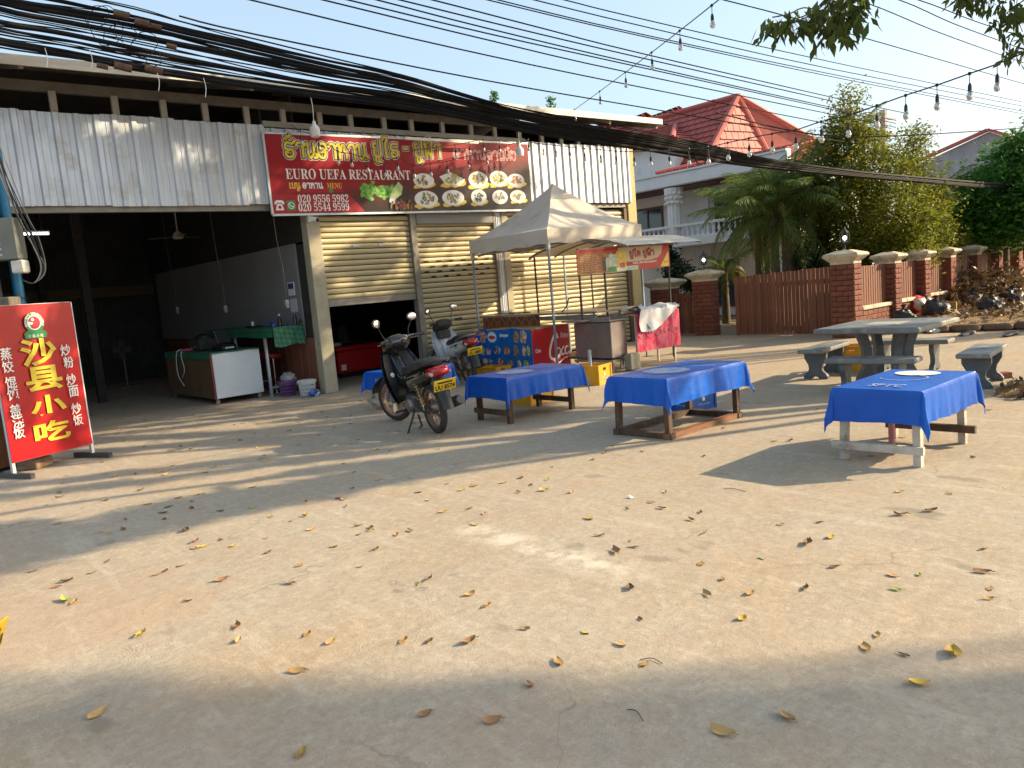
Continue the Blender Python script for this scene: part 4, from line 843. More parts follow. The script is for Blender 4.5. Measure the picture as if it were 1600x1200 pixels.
# ------------------------------------------------------------------ food stall with an arched roof
def stall():
    T = thing('food_stall', 'street food stall with a long counter and arched sheet roof', 'food stall', (4.4, -2.2, 0))
    M_SR = mat('stall_roof', (.62, .56, .44), (.5, .45, .36), rough=.5, scale=2, stretch=(.4, 3, 3), dirt=(.3, .24, .18), dscale=3, dlo=.6, dhi=.8)
    def arch(u, v): y = -3.72 + 2.5 * v; return (3.78 + 2.15 * u, y, 2.13 + .22 * sin(pi * min(1, v * 1.0)) ** .8 + .03 * u)
    part('roof', MB().grid(arch, 6, 18), M_SR, T, True, world=True)
    mb = MB()
    for k in range(12): p, q = arch(0, k / 12), arch(0, (k + 1) / 12); mb.beam((p[0], p[1], p[2] - .03), (q[0], q[1], q[2] - .03), .03)
    for u in (.33, .66, 1):
        for k in range(12): p, q = arch(u, k / 12), arch(u, (k + 1) / 12); mb.beam((p[0], p[1], p[2] - .03), (q[0], q[1], q[2] - .03), .025)
    mb.beam((2.98, -3.3, 2.12), (5.9, -3.3, 2.18), .03); part('roof_frame', mb, M_STEEL, T, world=True)
    M_PO = mat('stall_post', (.05, .045, .04), rough=.5, metal=.4)
    for x, y, z0 in ((2.98, -3.3, .9), (3.62, -3.3, .9), (5.45, -3.3, .0), (5.45, -1.3, 0), (3.85, -1.3, 1.05)): part('post', MB().beam((x, y, z0), (x, y, 2.14), .026), M_PO, T, world=True)
    part('crossbar', MB().beam((2.98, -3.3, 1.42), (3.62, -3.3, 1.42), .018), M_PO, T, world=True)
    part('counter_top', MB().bbox(3.30, 4.3, -3.32, -.16, 1.02, 1.055, .01).bbox(2.9, 3.30, -3.34, -2.85, .90, .93, .008), mat('steel_top', (.42, .38, .34), (.3, .27, .24), rough=.35, metal=.5, scale=5), T, world=True)
    M_LAT = mat('brown_panel', (.23, .065, .022), (.17, .05, .018), rough=.6, scale=4)
    sk = part('counter_skirt', MB().box(3.33, 3.35, -1.85, -.18, .30, 1.015), M_LAT, T, world=True)
    mb = MB(); fr = Frame(Vector((3.329, -.18, .30)) - Vector(T.location), (0, -1, 0), (0, 0, 1))
    for i in range(7):
        for j in range(3): cx, cy = .12 + i * .235, .12 + j * .235; e = .002; ribbon(mb, fr, [(cx, cy - .115), (cx + .105, cy), (cx, cy + .115)], .018, e); ribbon(mb, fr, [(cx, cy - .115), (cx - .105, cy), (cx, cy + .115)], .018, e + .0006)
    part('lattice_print', mb, mat('lattice_tan', (.42, .22, .09), rough=.6), sk)
    part('apron', MB().box(3.32, 3.36, -3.3, -1.87, .92, 1.0), M_STEEL, T, world=True)
    for x, y in ((3.4, -.3), (4.2, -.3), (4.2, -3.1)): part('leg', MB().beam((x, y, 0), (x, y, 1.03), .04), M_STEEL, T, world=True)
    part('shelf', MB().box(3.4, 4.25, -2.8, -.2, .2, .23), M_WOODD, T, world=True)
    tp = thing('water_tap', 'thin blue and black tap pipe standing on the stall counter', 'tap', (3.75, -2.55, 1.055))
    part('pipe', MB().tube([(0, 0, 0), (0, 0, .22), (-.02, .02, .24), (-.12, .10, .25)], .014, 6), mat('pipe_teal', (.06, .16, .19), rough=.4), tp); part('hose', MB().tube(catmull([(-.12, .10, .25), (-.17, .14, .22), (-.2, .17, .1), (-.27, .24, .0)], 4), .012, 6), M_BLACK, tp)
    # counter clutter
    b = thing('twig_bundle', 'bundle of dark skewers lying on the patterned counter', 'skewers', (3.5, -.95, 1.057)); r = random.Random(1); mb = MB()
    for i in range(26): y = r.uniform(-.45, .35); mb.beam((r.uniform(-.12, .1), y, .008 + .03 * r.random()), (r.uniform(-.12, .1), y + .18, .008 + .03 * r.random()), .009)
    part('sticks', mb, M_BLACK, b)
    # banner
    Yb = -3.34; P = [onY(903, 430, Yb), onY(1047, 416, Yb), onY(1046, 380, Yb), onY(903, 391, Yb)]
    o = P[0]; ex = (P[1] - P[0]); W = ex.length; H = (P[3] - P[0]).length
    B = thing('stall_banner', 'red and cream stall banner with Lao lettering and drink pictures', 'banner', tuple(o)); exn = ex.normalized(); eyn = Vector((0, 0, 1))
    fr = Frame((0, 0, 0), exn, eyn)
    part('sheet', MB().add([fr(0, 0, 0), fr(W, 0, 0), fr(W, H, 0), fr(0, H, 0), fr(0, 0, -.01), fr(W, 0, -.01), fr(W, H, -.01), fr(0, H, -.01)], [(0, 1, 2, 3), (7, 6, 5, 4), (0, 4, 5, 1), (1, 5, 6, 2), (2, 6, 7, 3), (3, 7, 4, 0)]), mat('banner_scarlet', (.40, .008, .008), rough=.5), B)
    def pg(name, m, pts, h): mb = MB(); polyg(mb, fr, [(a * W, b_ * H) for a, b_ in pts], h); return part(name, mb, m, B)
    pg('menu_print', mat('menu_brown', (.36, .12, .03), (.28, .09, .02), rough=.5, scale=5), [(0, 0), (.36, 0), (.36, .86), (0, .86)], .002)
    pg('cream_print', mat('banner_cream', (.50, .41, .28), rough=.55), [(.42, .98), (.92, .98), (.90, .62), (.86, .45), (.78, .38), (.52, .36), (.46, .46), (.42, .62)], .003)
    pg('corner_print', M_YEL, [(.88, .03), (.985, .03), (.985, .70)], .003)
    mb = MB(); ribbon(mb, fr, [(W * .93, H * .22), (W * .95, H * .18), (W * .975, H * .28)], .02, .005); part('corner_mark', mb, M_SREDT, B)
    mb = MB(); lao(mb, fr, ['yo', 'uu', 'o', 'lo', ' ', 'yo', 'uu', 'fo', 'to', 'aa'], W * .54, H * .58, W * .28, H * .21, .035, .006); part('lao_lettering', mb, mat('banner_maroon', (.30, .02, .02), rough=.5), B)
    mb = MB(); textmb(mb, fr, 'EURO UEFA RESTAURANT', W * .57, H * .25, W * .27, H * .09, .006, .02); part('name_lettering', mb, M_WHITE, B)
    r = random.Random(8); mb = MB()
    for i in range(10):
        x = .03
        while x < .3: l = r.uniform(.015, .05); ribbon(mb, fr, [(x * W, H * (.12 + .07 * i)), ((x + l) * W, H * (.12 + .07 * i))], .012, .004); x += l + (.015 if x < .15 else .06)
    part('menu_lines', mb, mat('menu_text', (.5, .3, .15), rough=.5), B)
    cl = [(.45, .60, .45), (.6, .62, .5), (.72, .5, .05), (.05, .25, .06), (.12, .05, .03), (.5, .04, .04)]
    for i, (x, y, w_, h_, c) in enumerate(((.25, .05, .035, .62, 4), (.285, .05, .04, .55, 0), (.32, .02, .045, .75, 1), (.36, .05, .045, .70, 0), (.40, .12, .05, .78, 2), (.445, .12, .05, .70, 2), (.30, .0, .10, .22, 3), (.40, .0, .16, .16, 1), (.43, .14, .05, .22, 5), (.50, .0, .12, .2, 0))):
        pg('drink_print', mat('drink', cl[c], tuple(k * .6 for k in cl[c]), rough=.45, scale=14), [(x, y), (x + w_, y), (x + w_ * 1.08, y + h_ * .9), (x + w_ * .5, y + h_), (x - w_ * .08, y + h_ * .9)], .004 + i * .0007)
    # stainless cart body
    C = thing('steel_cart', 'dented stainless steel cart box on legs beside the cola panel', 'cart', (3.35, -3.3, 0))
    M_SS = mat('stainless', (.50, .44, .42), (.38, .33, .32), rough=.34, metal=.85, scale=2.5, dirt=(.22, .18, .15), dscale=4, dlo=.58, dhi=.8, bump=.1, bscale=5)
    part('box', MB().bbox(3.18, 3.58, -3.74, -2.88, .25, .87, .012), M_SS, C, world=True)
    part('tray', MB().box(3.12, 3.62, -3.78, -2.8, .88, .90).box(3.14, 3.16, -3.76, -2.82, .90, .96).box(3.6, 3.62, -3.76, -2.82, .90, .96), M_STEEL, C, world=True)
    part('lower_frame', MB().box(3.16, 3.6, -3.76, -2.86, .18, .22), M_STEEL, C, world=True)
    for x in (3.2, 3.56):
        for y in (-3.72, -2.9): part('leg', MB().beam((x, y, 0), (x, y, .2), .035), M_STEEL, C, world=True)
    part('side_bin', MB().bbox(3.4, 3.66, -3.95, -3.80, .02, .30, .02), mat('grey_bin', (.20, .19, .15), rough=.7), C, world=True)
    # table carrying the cloths
    D = thing('cloth_table', 'slim legged table hung with a red patterned cloth beside the stall', 'table', (4.25, -3.6, 0))
    part('tabletop', MB().bbox(3.68, 4.86, -3.86, -3.40, .93, .955, .006), M_WOODW, D, world=True)
    for x in (3.74, 4.80):
        for y in (-3.82, -3.44): part('leg', MB().beam((x, y, 0), (x, y, .93), .03), mat('pale_leg', (.5, .46, .38), rough=.6), D, world=True)
    part('rail', MB().beam((3.6, -3.63, .985), (5.02, -3.63, .985), .03), mat('pale_bamboo', (.62, .55, .33), rough=.6), D, world=True)
    M_BAT = mat('red_batik', (.50, .018, .065), (.62, .12, .18), rough=.75, scale=5, stretch=(2.2, 1, .8), lo=.45, hi=.6, dirt=(.70, .35, .36), dscale=4.5, dlo=.6, dhi=.72)
    def bat(u, v): x = 3.66 + 1.22 * u; d = v * 1.05; y = -3.42 - min(d, .46) - .02 * (d > .46) - (.03 * sin(11 * u + 1) + .015 * sin(23 * u)) * max(0, d - .46) * 1.2; return (x + .05 * max(0, d - .46) * (2 * u - 1), y, .962 - max(0, d - .46) * (1.14 - .0 * u) + .004)
    cb = part('red_cloth', MB().grid(bat, 44, 22), M_BAT, None, True); tag(cb, 'pink and red patterned cloth hanging down the front of the stall table', 'cloth')
    mb = MB(); fr = Frame((3.70, -3.945, .50), (1, 0, 0), (0, 0, 1))
    for i in range(5):
        cx = .10 + i * .235
        for sgn in (-1, 1): P = [bat((cx + .02 + dx) / 1.22, .75 + dz) for dx, dz in ((-.09, 0), (-.05, .035 * sgn), (0, .045 * sgn), (.05, .035 * sgn), (.09, 0))]; mb.tube([(p[0], p[1] - .004, p[2]) for p in P], .010, 4)
    part('pattern_print', mb, mat('batik_pale', (.60, .17, .22), rough=.75), cb)
    M_TARP = mat('grey_tarp', (.58, .58, .60), (.46, .47, .50), rough=.38, scale=2, bump=.2, bscale=6)
    def tarp(u, v):
        x = 3.72 + 1.24 * u; lim = .80 * (1 - .50 * u ** 1.5) + .03 * sin(6 * u); d = v * lim + .0
        bump = .022 * sin(9 * u + 2 * v) + .018 * abs(sin(13 * u + 4 * v)) + .016 * sin(5 * u - 9 * v) + .008 * sin(31 * u + 3 * v)
        y = -3.48 - min(d, .42) - .03 * (d > .42) * 1; z = .985 + max(0, .05 + bump) * (1 if d < .42 else .6) - max(0, d - .42) * 1.0
        return (x + .05 * sin(6 * v + 4 * u), y - abs(bump) * .6 * (d > .42) - .02, z)
    tp = part('grey_sheet', MB().grid(tarp, 46, 20), M_TARP, None, True); tag(tp, 'crumpled pale grey plastic sheet thrown over the red cloth', 'plastic sheet')
    def flap(u, v):
        x = 3.70 + .26 * u; z = 1.08 - .44 * v * (1 - .5 * abs(u - .55)) - .03 * sin(8 * u); return (x + .12 * v, -3.985 + .05 * v * u - .03 * v + .12 * (1 - v), z)
    part('blue_corner', MB().grid(lambda u, v: flap(u * (1 - .75 * v) + .45 * v, v), 10, 8), mat('sheet_blue', (.02, .15, .30), (.3, .4, .5), rough=.35, scale=8, lo=.52, hi=.6), tp, True)
stall()
# ------------------------------------------------------------------ motorbikes: x forward, y left, z up; rear axle above the origin
def loft(secs, n=14, cap=True, e=2.6):
    """rings of superellipse cross-sections (x, z, half width, half height)"""
    mb = MB(); vs = []
    for (x, z, w, h, *rest) in secs:
        y0 = rest[0] if rest else 0
        for k in range(n):
            a = 2 * pi * k / n; c, s = cos(a), sin(a)
            vs.append((x, y0 + w * (abs(c) ** (2 / e)) * (1 if c >= 0 else -1), z + h * (abs(s) ** (2 / e)) * (1 if s >= 0 else -1)))
    N = len(secs); fs = [(i * n + k, (i + 1) * n + k, (i + 1) * n + (k + 1) % n, i * n + (k + 1) % n) for i in range(N - 1) for k in range(n)]
    if cap: fs += [tuple(range(n)), tuple(range((N - 1) * n + n - 1, (N - 1) * n - 1, -1))]
    return mb.add(vs, fs)
M_BGLOSS = mat('gloss_black', (.010, .010, .011), (.016, .015, .014), rough=.16, scale=3, coat=.5, dirt=(.05, .045, .038), dscale=6, dlo=.6, dhi=.85)
M_BWHITE = mat('gloss_white', (.62, .62, .62), rough=.2, coat=.5)
M_SEAT = mat('seat_vinyl', (.018, .017, .016), (.03, .028, .025), rough=.55, scale=20)
M_ALLOY = mat('alloy', (.34, .32, .30), (.22, .2, .185), rough=.45, metal=.8, scale=8, dirt=(.16, .11, .07), dscale=6, dlo=.5, dhi=.75)
M_RUST = mat('rusty_rim', (.40, .27, .19), (.25, .14, .085), rough=.5, metal=.7, scale=9)
M_CHROME = mat('chrome', (.75, .75, .76), rough=.12, metal=1.0)
M_TAIL = mat('tail_red', (.42, .010, .012), rough=.15, coat=.6)
M_CLEAR = mat('clear_lens', (.55, .55, .52), rough=.1, coat=.6)
M_SPRING = mat('gold_spring', (.55, .32, .06), (.4, .22, .05), rough=.4, metal=.5, scale=10)
M_PLATE = mat('plate_yellow', (.72, .46, .015), rough=.4)
M_BIKEDK = mat('frame_black', (.02, .019, .018), (.05, .042, .034), rough=.6, scale=9)
def wheel(parent, x, R=.275, rz=0.0, loc=None):
    w = thing_part('wheel', parent, (x, 0, R) if loc is None else loc, (0, 0, rz))
    part('tyre', MB().lathe([(R - .062, -.026), (R - .045, -.036), (R - .02, -.037), (R - .004, -.022), (R, 0), (R - .004, .022), (R - .02, .037), (R - .045, .036), (R - .062, .026)], (0, 0, 0), 'y', 36), M_RUBBER, w, True)
    part('rim', MB().lathe([(R - .06, -.028), (R - .078, -.022), (R - .082, 0), (R - .078, .022), (R - .06, .028), (R - .066, 0), (R - .06, -.028)], (0, 0, 0), 'y', 36), M_RUST, w, True)
    mb = MB()
    for k in range(18):
        a = 2 * pi * k / 18; s = .022 if k % 2 else -.022; b = a + (.35 if (k // 2) % 2 else -.35)
        mb.tube([(.035 * cos(b), s, .035 * sin(b)), ((R - .08) * cos(a), 0, (R - .08) * sin(a))], .0032, 4)
    part('spokes', mb, M_RUST, w)
    part('hub', MB().lathe([(.001, -.05), (.03, -.05), (.055, -.03), (.055, .03), (.03, .05), (.001, .05)], (0, 0, 0), 'y', 14), M_ALLOY, w, True)
    return w
def thing_part(name, parent, loc=(0, 0, 0), rot=(0, 0, 0)):
    me = MB().box(-.001, .001, -.001, .001, -.001, .001)
    o = bpy.data.objects.new(name, None); COL.objects.link(o); o.parent = parent; o.location = loc; o.rotation_euler = rot; o.empty_display_size = .05; return o
def motorbike(label, loc, head, white=False, steer=.3, lean=0.0, scale=1.06, plate='UU 8574', flip=False):
    T = thing('motorbike', label, 'motorbike', loc, 0, 'motorbikes parked in the yard', (lean, 0, head)); T.scale = (scale, scale * (-1 if flip else 1), scale)
    MBODY = M_BWHITE if white else M_BGLOSS
    R = .275; wb = 1.24
    wheel(T, 0, R); wheel(T, wb, R, steer)
    S = Matrix.Translation((wb - .1, 0, 0)) @ Matrix.Rotation(steer, 4, 'Z') @ Matrix.Translation((-(wb - .1), 0, 0))
    # steered parts
    def arc(R2, a0, a1, w, cx, n=14):
        def fn(u, v): a = a0 + (a1 - a0) * u; y = (2 * v - 1) * w; rr = R2 - .35 * y * y / w; return (cx + rr * cos(a), y, R + rr * sin(a))
        return MB().grid(fn, n, 6)
    part('front_fender', arc(R + .035, radians(15), radians(165), .055, wb).xf(S), M_BIKEDK if not white else MBODY, T, True)
    mb = MB()
    for y in (-.075, .075): mb.tube([(wb, y, R), (wb - .05, y, R + .14), (wb - .15, y, .74)], [.022, .026, .022], 8)
    part('fork', mb.xf(S), M_ALLOY, T, True)
    part('handlebar_cowl', loft([(.86, .985, .06, .035), (.90, .975, .155, .075), (.98, .955, .18, .11), (1.06, .93, .16, .115), (1.13, .91, .11, .09), (1.165, .90, .05, .04)]).xf(S), MBODY if not white else M_BIKEDK, T, True)
    part('dash', loft([(.885, 1.0, .04, .008), (.905, 1.012, .09, .012), (.96, 1.035, .10, .012), (1.0, 1.03, .05, .01)]).xf(S), mat('dash_glass', (.08, .085, .10), (.16, .17, .19), rough=.12, scale=9) if 'dash_glass' not in bpy.data.materials else bpy.data.materials['dash_glass'], T, True)
    part('headlight', MB().ball((1.115, 0, .90), .06, 12, 8, (.6, 1.4, .9)).xf(S), M_CLEAR, T, True)
    for sy in (1, -1):
        hb = part('handlebar', MB().tube(catmull([(.98, sy * .10, .99), (.93, sy * .2, 1.02), (.87, sy * .33, 1.01)], 4), .012, 8).xf(S), M_ALLOY, T, True)
        part('grip', MB().tube([(.905, sy * .24, 1.015), (.86, sy * .36, 1.008)], .019, 10).xf(S), M_RUBBER, hb, True)
        part('lever', MB().tube(catmull([(.96, sy * .2, .99), (.955, sy * .27, .985), (.925, sy * .35, .985)], 4), .006, 6).xf(S), M_ALLOY, hb)
        mr = part('mirror', MB().tube(catmull([(.95, sy * .19, 1.02), (.97, sy * .22, 1.10), (.95, sy * .27, 1.19)], 4), .006, 6).xf(S), M_BIKEDK, T)
        mc = Matrix.Translation((.95, sy * .29, 1.235)) @ Matrix.Rotation(radians(12 * sy), 4, 'Z')
        part('mirror_back', MB().ball((.012, 0, 0), .062, 14, 8, (.35, 1.1, .85)).xf(S @ mc), M_BIKEDK, mr, True)
        part('mirror_glass', MB().ball((-.010, 0, 0), .054, 14, 8, (.12, 1.1, .85)).xf(S @ mc), M_CHROME, mr, True)
    part('front_indicator', MB().ball((1.05, .13, .93), .035, 8, 6, (1, .6, .7)).ball((1.05, -.13, .93), .035, 8, 6, (1, .6, .7)).xf(S), M_CLEAR, T, True)
    # leg shield
    def shield(u, v):
        z = .30 + .58 * v; a = 2 * u - 1; w = .185 + .07 * sin(pi * min(1, v * 1.05)) ** .7; x = .80 + .26 * v - .05 * sin(pi * v)
        return (x - .20 * (a * a) * (1 - .45 * v), a * w, z)
    part('leg_shield', MB().grid(shield, 14, 14), MBODY, T, True)
    def inner(u, v): p = shield(u * .8 + .1, v * .94 + .03); return (p[0] - .03, p[1], p[2])
    part('inner_shield', MB().grid(inner, 12, 12), M_BIKEDK if not white else MBODY, T, True)
    st = MB(); st.ball((.82, .12, .62), .03, 10, 6, (.2, .9, 1)); part('sticker', st, M_WHITE, T, True)
    part('centre_tunnel', loft([(.98, .80, .06, .07), (.88, .70, .075, .09), (.74, .55, .08, .10), (.60, .50, .085, .10), (.48, .54, .10, .10)]), MBODY, T, True)
    part('side_body', loft([(.58, .55, .07, .06), (.48, .55, .135, .13), (.30, .58, .15, .13), (.10, .63, .145, .11), (-.12, .68, .125, .085), (-.30, .715, .085, .05), (-.40, .735, .05, .025)]), MBODY, T, True)
    for sy in (1, -1):
        P = lambda x, z, o: (x, sy * o, z)
        part('side_graphic', MB().add([P(.30, .57, .143), P(.02, .63, .139), P(-.20, .69, .112), P(-.16, .715, .113), P(.06, .68, .139), P(.30, .63, .1435)], [(0, 1, 4, 5), (1, 2, 3, 4)]), M_BIKEDK if white else M_ALLOY, T)
    part('seat', loft([(.60, .655, .05, .02), (.54, .675, .105, .05), (.40, .695, .13, .06), (.22, .715, .14, .06), (.12, .755, .145, .065), (-.08, .79, .135, .055), (-.24, .795, .095, .03), (-.30, .79, .05, .012)]), M_SEAT, T, True)
    part('grab_rail', MB().tube(catmull([(-.02, .15, .74), (-.2, .14, .79), (-.37, .08, .825), (-.40, 0, .83), (-.37, -.08, .825), (-.2, -.14, .79), (-.02, -.15, .74)], 4), .013, 8), M_BIKEDK if not white else M_ALLOY, T, True)
    tl = part('tail_light', loft([(-.22, .70, .115, .06), (-.36, .715, .11, .06), (-.42, .72, .07, .04), (-.445, .72, .03, .02)]), M_TAIL, T, True)
    for sy in (1, -1): part('indicator', MB().ball((-.33, sy * .10, .695), .05, 10, 6, (1.2, .35, .55)), M_CLEAR, tl, True)
    def rf(u, v):
        v = v * (.5 if flip else 1); x = -.30 - .17 * v; z = .68 - .36 * v; w = .075 - .015 * v; a = 2 * u - 1; return (x - .0 + .05 * a * a, a * w, z)
    part('rear_fender', MB().grid(rf, 8, 8), M_BIKEDK, T, True)
    pm = Matrix.Translation((-.415, 0, .575)) @ Matrix.Rotation(radians(-24), 4, 'Y')
    pl = part('number_plate', MB().bbox(-.008, .0, -.125, .125, -.065, .065, .006).xf(pm), M_PLATE, T)
    fr = Frame(pm @ Vector((-.009, .11, -.05)), pm.to_3x3() @ Vector((0, -1, 0)), pm.to_3x3() @ Vector((0, 0, 1)))
    mb = MB(); textmb(mb, fr, plate, 0, 0, .22, .058, .002, .02)
    for i in range(9): ribbon(mb, fr, [(.03 + i * .018, .082), (.042 + i * .018, .083)], .016, .002)
    part('plate_lettering', mb, M_BLACK, pl)
    # engine, frame and running gear
    part('engine', loft([(.62, .33, .06, .06), (.56, .32, .11, .10), (.42, .31, .13, .12), (.30, .31, .11, .10), (.24, .31, .05, .05)]), M_ALLOY, T, True)
    part('cylinder', MB().lathe([(.03, .55), (.07, .56), (.075, .70), (.05, .74), (.02, .75)], (0, 0, .33), 'x', 12), M_BIKEDK, T, True)
    part('crankcase_cover', MB().lathe([(.001, .15), (.07, .15), (.085, .13), (.085, .11)], (.40, 0, .30), 'y', 16), M_ALLOY, T, True)
    mb = MB()
    for sy in (1, -1): mb.beam((.34, sy * .075, .33), (0, sy * .075, R), .03, .045)
    part('swingarm', mb, M_BIKEDK, T)
    part('chain_cover', loft([(.36, .33, .012, .03, .095), (.3, .335, .014, .055, .095), (.05, .29, .014, .06, .095), (-.07, .275, .010, .03, .095)], 10), M_BIKEDK, T, True)
    for sy in (1, -1):
        pts = []
        for i in range(90): t = i / 89; a = t * 2 * pi * 8; c = Vector((.01 + .13 * t, sy * .115, .33 + .26 * t)); pts.append(c + Vector((.024 * cos(a), .024 * sin(a), 0)))
        sh = part('shock', MB().tube([(0, sy * .115, .28), (.15, sy * .115, .62)], .011, 8), M_ALLOY, T, True); part('spring', MB().tube(pts, .0065, 5), M_SPRING if not white else M_ALLOY, sh, True)
    part('muffler', MB().tube([(.5, -.09, .26), (.44, -.12, .19), (.25, -.15, .20), (.05, -.165, .26)], .02, 8).tube([(.07, -.165, .255), (.02, -.167, .275), (-.30, -.175, .36), (-.34, -.176, .37)], [.025, .05, .058, .042], 12), mat('muffler_steel', (.09, .085, .08), rough=.35, metal=.7) if 'muffler_steel' not in bpy.data.materials else bpy.data.materials['muffler_steel'], T, True)
    part('heat_shield', MB().lathe([(.035, .0), (.06, .01), (.062, .2), (.045, .21)], (0, 0, 0), 'x', 12).xf(Matrix.Translation((-.26, -.172, .352)) @ Matrix.Rotation(radians(14.5), 4, 'Y')), M_BIKEDK, T, True)
    mb = MB()
    for sy in (1, -1): mb.tube([(.52, sy * .10, .24), (.52, sy * .26, .24)], .014, 8)
    part('foot_peg', mb, M_RUBBER, T, True)
    part('side_stand', MB().tube(catmull([(.34, .10, .26), (.32, .16, .15), (.27, .26, .012), (.20, .275, .008)], 4), .012, 8), M_BIKEDK, T, True)
    part('centre_stand', MB().tube([(.26, .10, .2), (.12, .13, .10), (.10, .17, .09)], .012, 8).tube([(.26, -.10, .2), (.12, -.13, .10)], .012, 8), M_BIKEDK, T, True)
    if white:
        part('basket', MB().bbox(.80, .98, -.11, .11, .74, .88, .02), M_BIKEDK, T); part('floor_panel', loft([(.84, .34, .13, .03), (.66, .34, .14, .03), (.5, .36, .13, .03)]), M_BIKEDK, T, True)
    return T
motorbike('black underbone motorbike with yellow plate 8574 parked on its stand', (-1.56, -5.20, 0), radians(77), False, .42, radians(-5))
motorbike('white and black scooter parked near the vented shutter', (1.42, -2.05, 0), radians(74), True, .35, radians(-5), 1.06, 'UU 4885')
motorbike('dark motorbike whose tail just enters at the lower left', (-6.70, -9.10, 0), radians(140), False, .1, radians(-4), 1.0, 'UU 2716', True)
# ------------------------------------------------------------------ compound fence, gate and pillars
M_BRICK = mat('brick_red', (.225, .072, .042), (.16, .050, .031), rough=.85, scale=7, bump=.3, bscale=20, rnd=.16)
M_MORT = mat('mortar', (.115, .06, .042), rough=.95)
M_SLAT = mat('fence_wood', (.205, .075, .040), (.145, .052, .028), rough=.65, scale=3, stretch=(8, 8, .8), dirt=(.28, .13, .07), dscale=5, dlo=.62, dhi=.8, rnd=.2)
M_CAP = mat('cast_stone', (.62, .54, .40), (.52, .45, .33), rough=.85, scale=3, dirt=(.19, .155, .115), dscale=3.2, dlo=.52, dhi=.72, bump=.2)
M_LAMPB = mat('lamp_black', (.015, .015, .016), rough=.4)
def brickmesh(w): return MB().bbox(-w / 2, w / 2, -.012, .012, -.044, .044, .006).mesh('brick', M_BRICK)
BRK = {}
def pillar(label, x0, x1, y0, y1, h, lamp=False, bricks=True, cap=1.0):
    T = thing('brick_pillar', label, 'pillar', ((x0 + x1) / 2, (y0 + y1) / 2, 0), group='brick pillars with stone caps'); cx, cy = (x0 + x1) / 2, (y0 + y1) / 2
    w, d = (x1 - x0), (y1 - y0)
    if bricks:
        part('core', MB().box(-w / 2 + .014, w / 2 - .014, -d / 2 + .014, d / 2 - .014, 0, h), M_MORT, T)
        n = int(h / .1)
        for i in range(n):
            z = .05 + i * (h / n)
            for face, L in ((0, d), (1, w)):
                k = max(1, round(L / .25)); bw = L / k; segs = [(j * bw, (j + 1) * bw) for j in range(k)] if i % 2 == 0 else [(0, bw / 2)] + [(bw / 2 + j * bw, bw / 2 + (j + 1) * bw) for j in range(k - 1)] + [(L - bw / 2, L)]
                for a, b in segs:
                    key = round(b - a - .012, 3)
                    if key not in BRK: BRK[key] = brickmesh(key)
                    c = (a + b) / 2 - L / 2; o = rr.uniform(-.004, .003)
                    if face == 0: link('brick', BRK[key], T, (-w / 2 + .006 + o, c, z), (0, 0, pi / 2))
                    else: link('brick', BRK[key], T, (c, -d / 2 + .006 + o, z))
    else:
        mb = MB().box(-w / 2 + .01, w / 2 - .01, -d / 2 + .01, d / 2 - .01, 0, h); n = int(h / .11)
        for i in range(n):
            z = i * h / n; mb.box(-w / 2, w / 2, -d / 2, d / 2, z + .008, z + h / n - .004)
        part('shaft', mb, M_BRICK, T)
    def ringpts(k, z): return [(-w / 2 * k, -d / 2 * k, z), (w / 2 * k, -d / 2 * k, z), (w / 2 * k, d / 2 * k, z), (-w / 2 * k, d / 2 * k, z)]
    mb = MB(); L = [ringpts(*q) for q in ((1.0, h), (1.0, h + .05), (1.1, h + .07 * cap), (1.5, h + .15 * cap), (1.55, h + .17 * cap), (1.45, h + .21 * cap), (.62, h + .27 * cap), (.5, h + .28 * cap))]
    vs = [p for r_ in L for p in r_]; mb.add(vs, [(4 * i + k, 4 * i + (k + 1) % 4, 4 * i + 4 + (k + 1) % 4, 4 * i + 4 + k) for i in range(len(L) - 1) for k in range(4)] + [(28, 29, 30, 31)])
    part('cap', mb, M_CAP, T)
    if lamp:
        z = h + .28 * cap; lp = part('lamp', MB().tube([(0, 0, z), (0, 0, z + .12)], .015, 6).lathe([(.07, z + .12), (.085, z + .16), (.02, z + .17)], n=8).lathe([(.10, z + .34), (.02, z + .42), (.005, z + .46)], n=8), M_LAMPB, T)
        mb = MB()
        for k in range(6): a = k * pi / 3; mb.tube([(.08 * cos(a), .08 * sin(a), z + .16), (.095 * cos(a), .095 * sin(a), z + .34)], .006, 4)
        part('lamp_cage', mb, M_LAMPB, lp)
        part('lamp_bulb', MB().ball((0, 0, z + .24), .035, 10, 8, (1, 1, 1.2)), mat('bulb_glow', (.9, .95, 1), emit=(.85, .93, 1), estr=7.0), lp, True)
    return T
pillar('brick gate pillar with a lit lantern, left of the wide brown gate', 9.45, 9.78, -1.50, -.95, 1.33, True)
pillar('large brick gate pillar with a lit lantern, right of the wide brown gate', 8.62, 8.96, -5.38, -4.90, 1.48, True)
pillar('small sunlit brick pillar behind the food stall beside the narrow gate', 9.42, 9.86, -.28, .34, 1.20, False)
FX = [10.55, 12.15, 13.72, 15.5, 17.15, 18.85, 20.6, 22.3]
ordn = ['first', 'second', 'third', 'fourth', 'fifth', 'sixth', 'seventh', 'eighth']
for i, x in enumerate(FX):
    pillar(f'{ordn[i]} brick fence pillar counted right of the large gate pillar', x - .16, x + .16, -5.45, -5.05, 1.40, False, i < 2, .9)
slm = MB().bbox(-.043, .043, -.012, .012, 0, .86, .005).mesh('slat', M_SLAT)
edges = [8.98] + FX
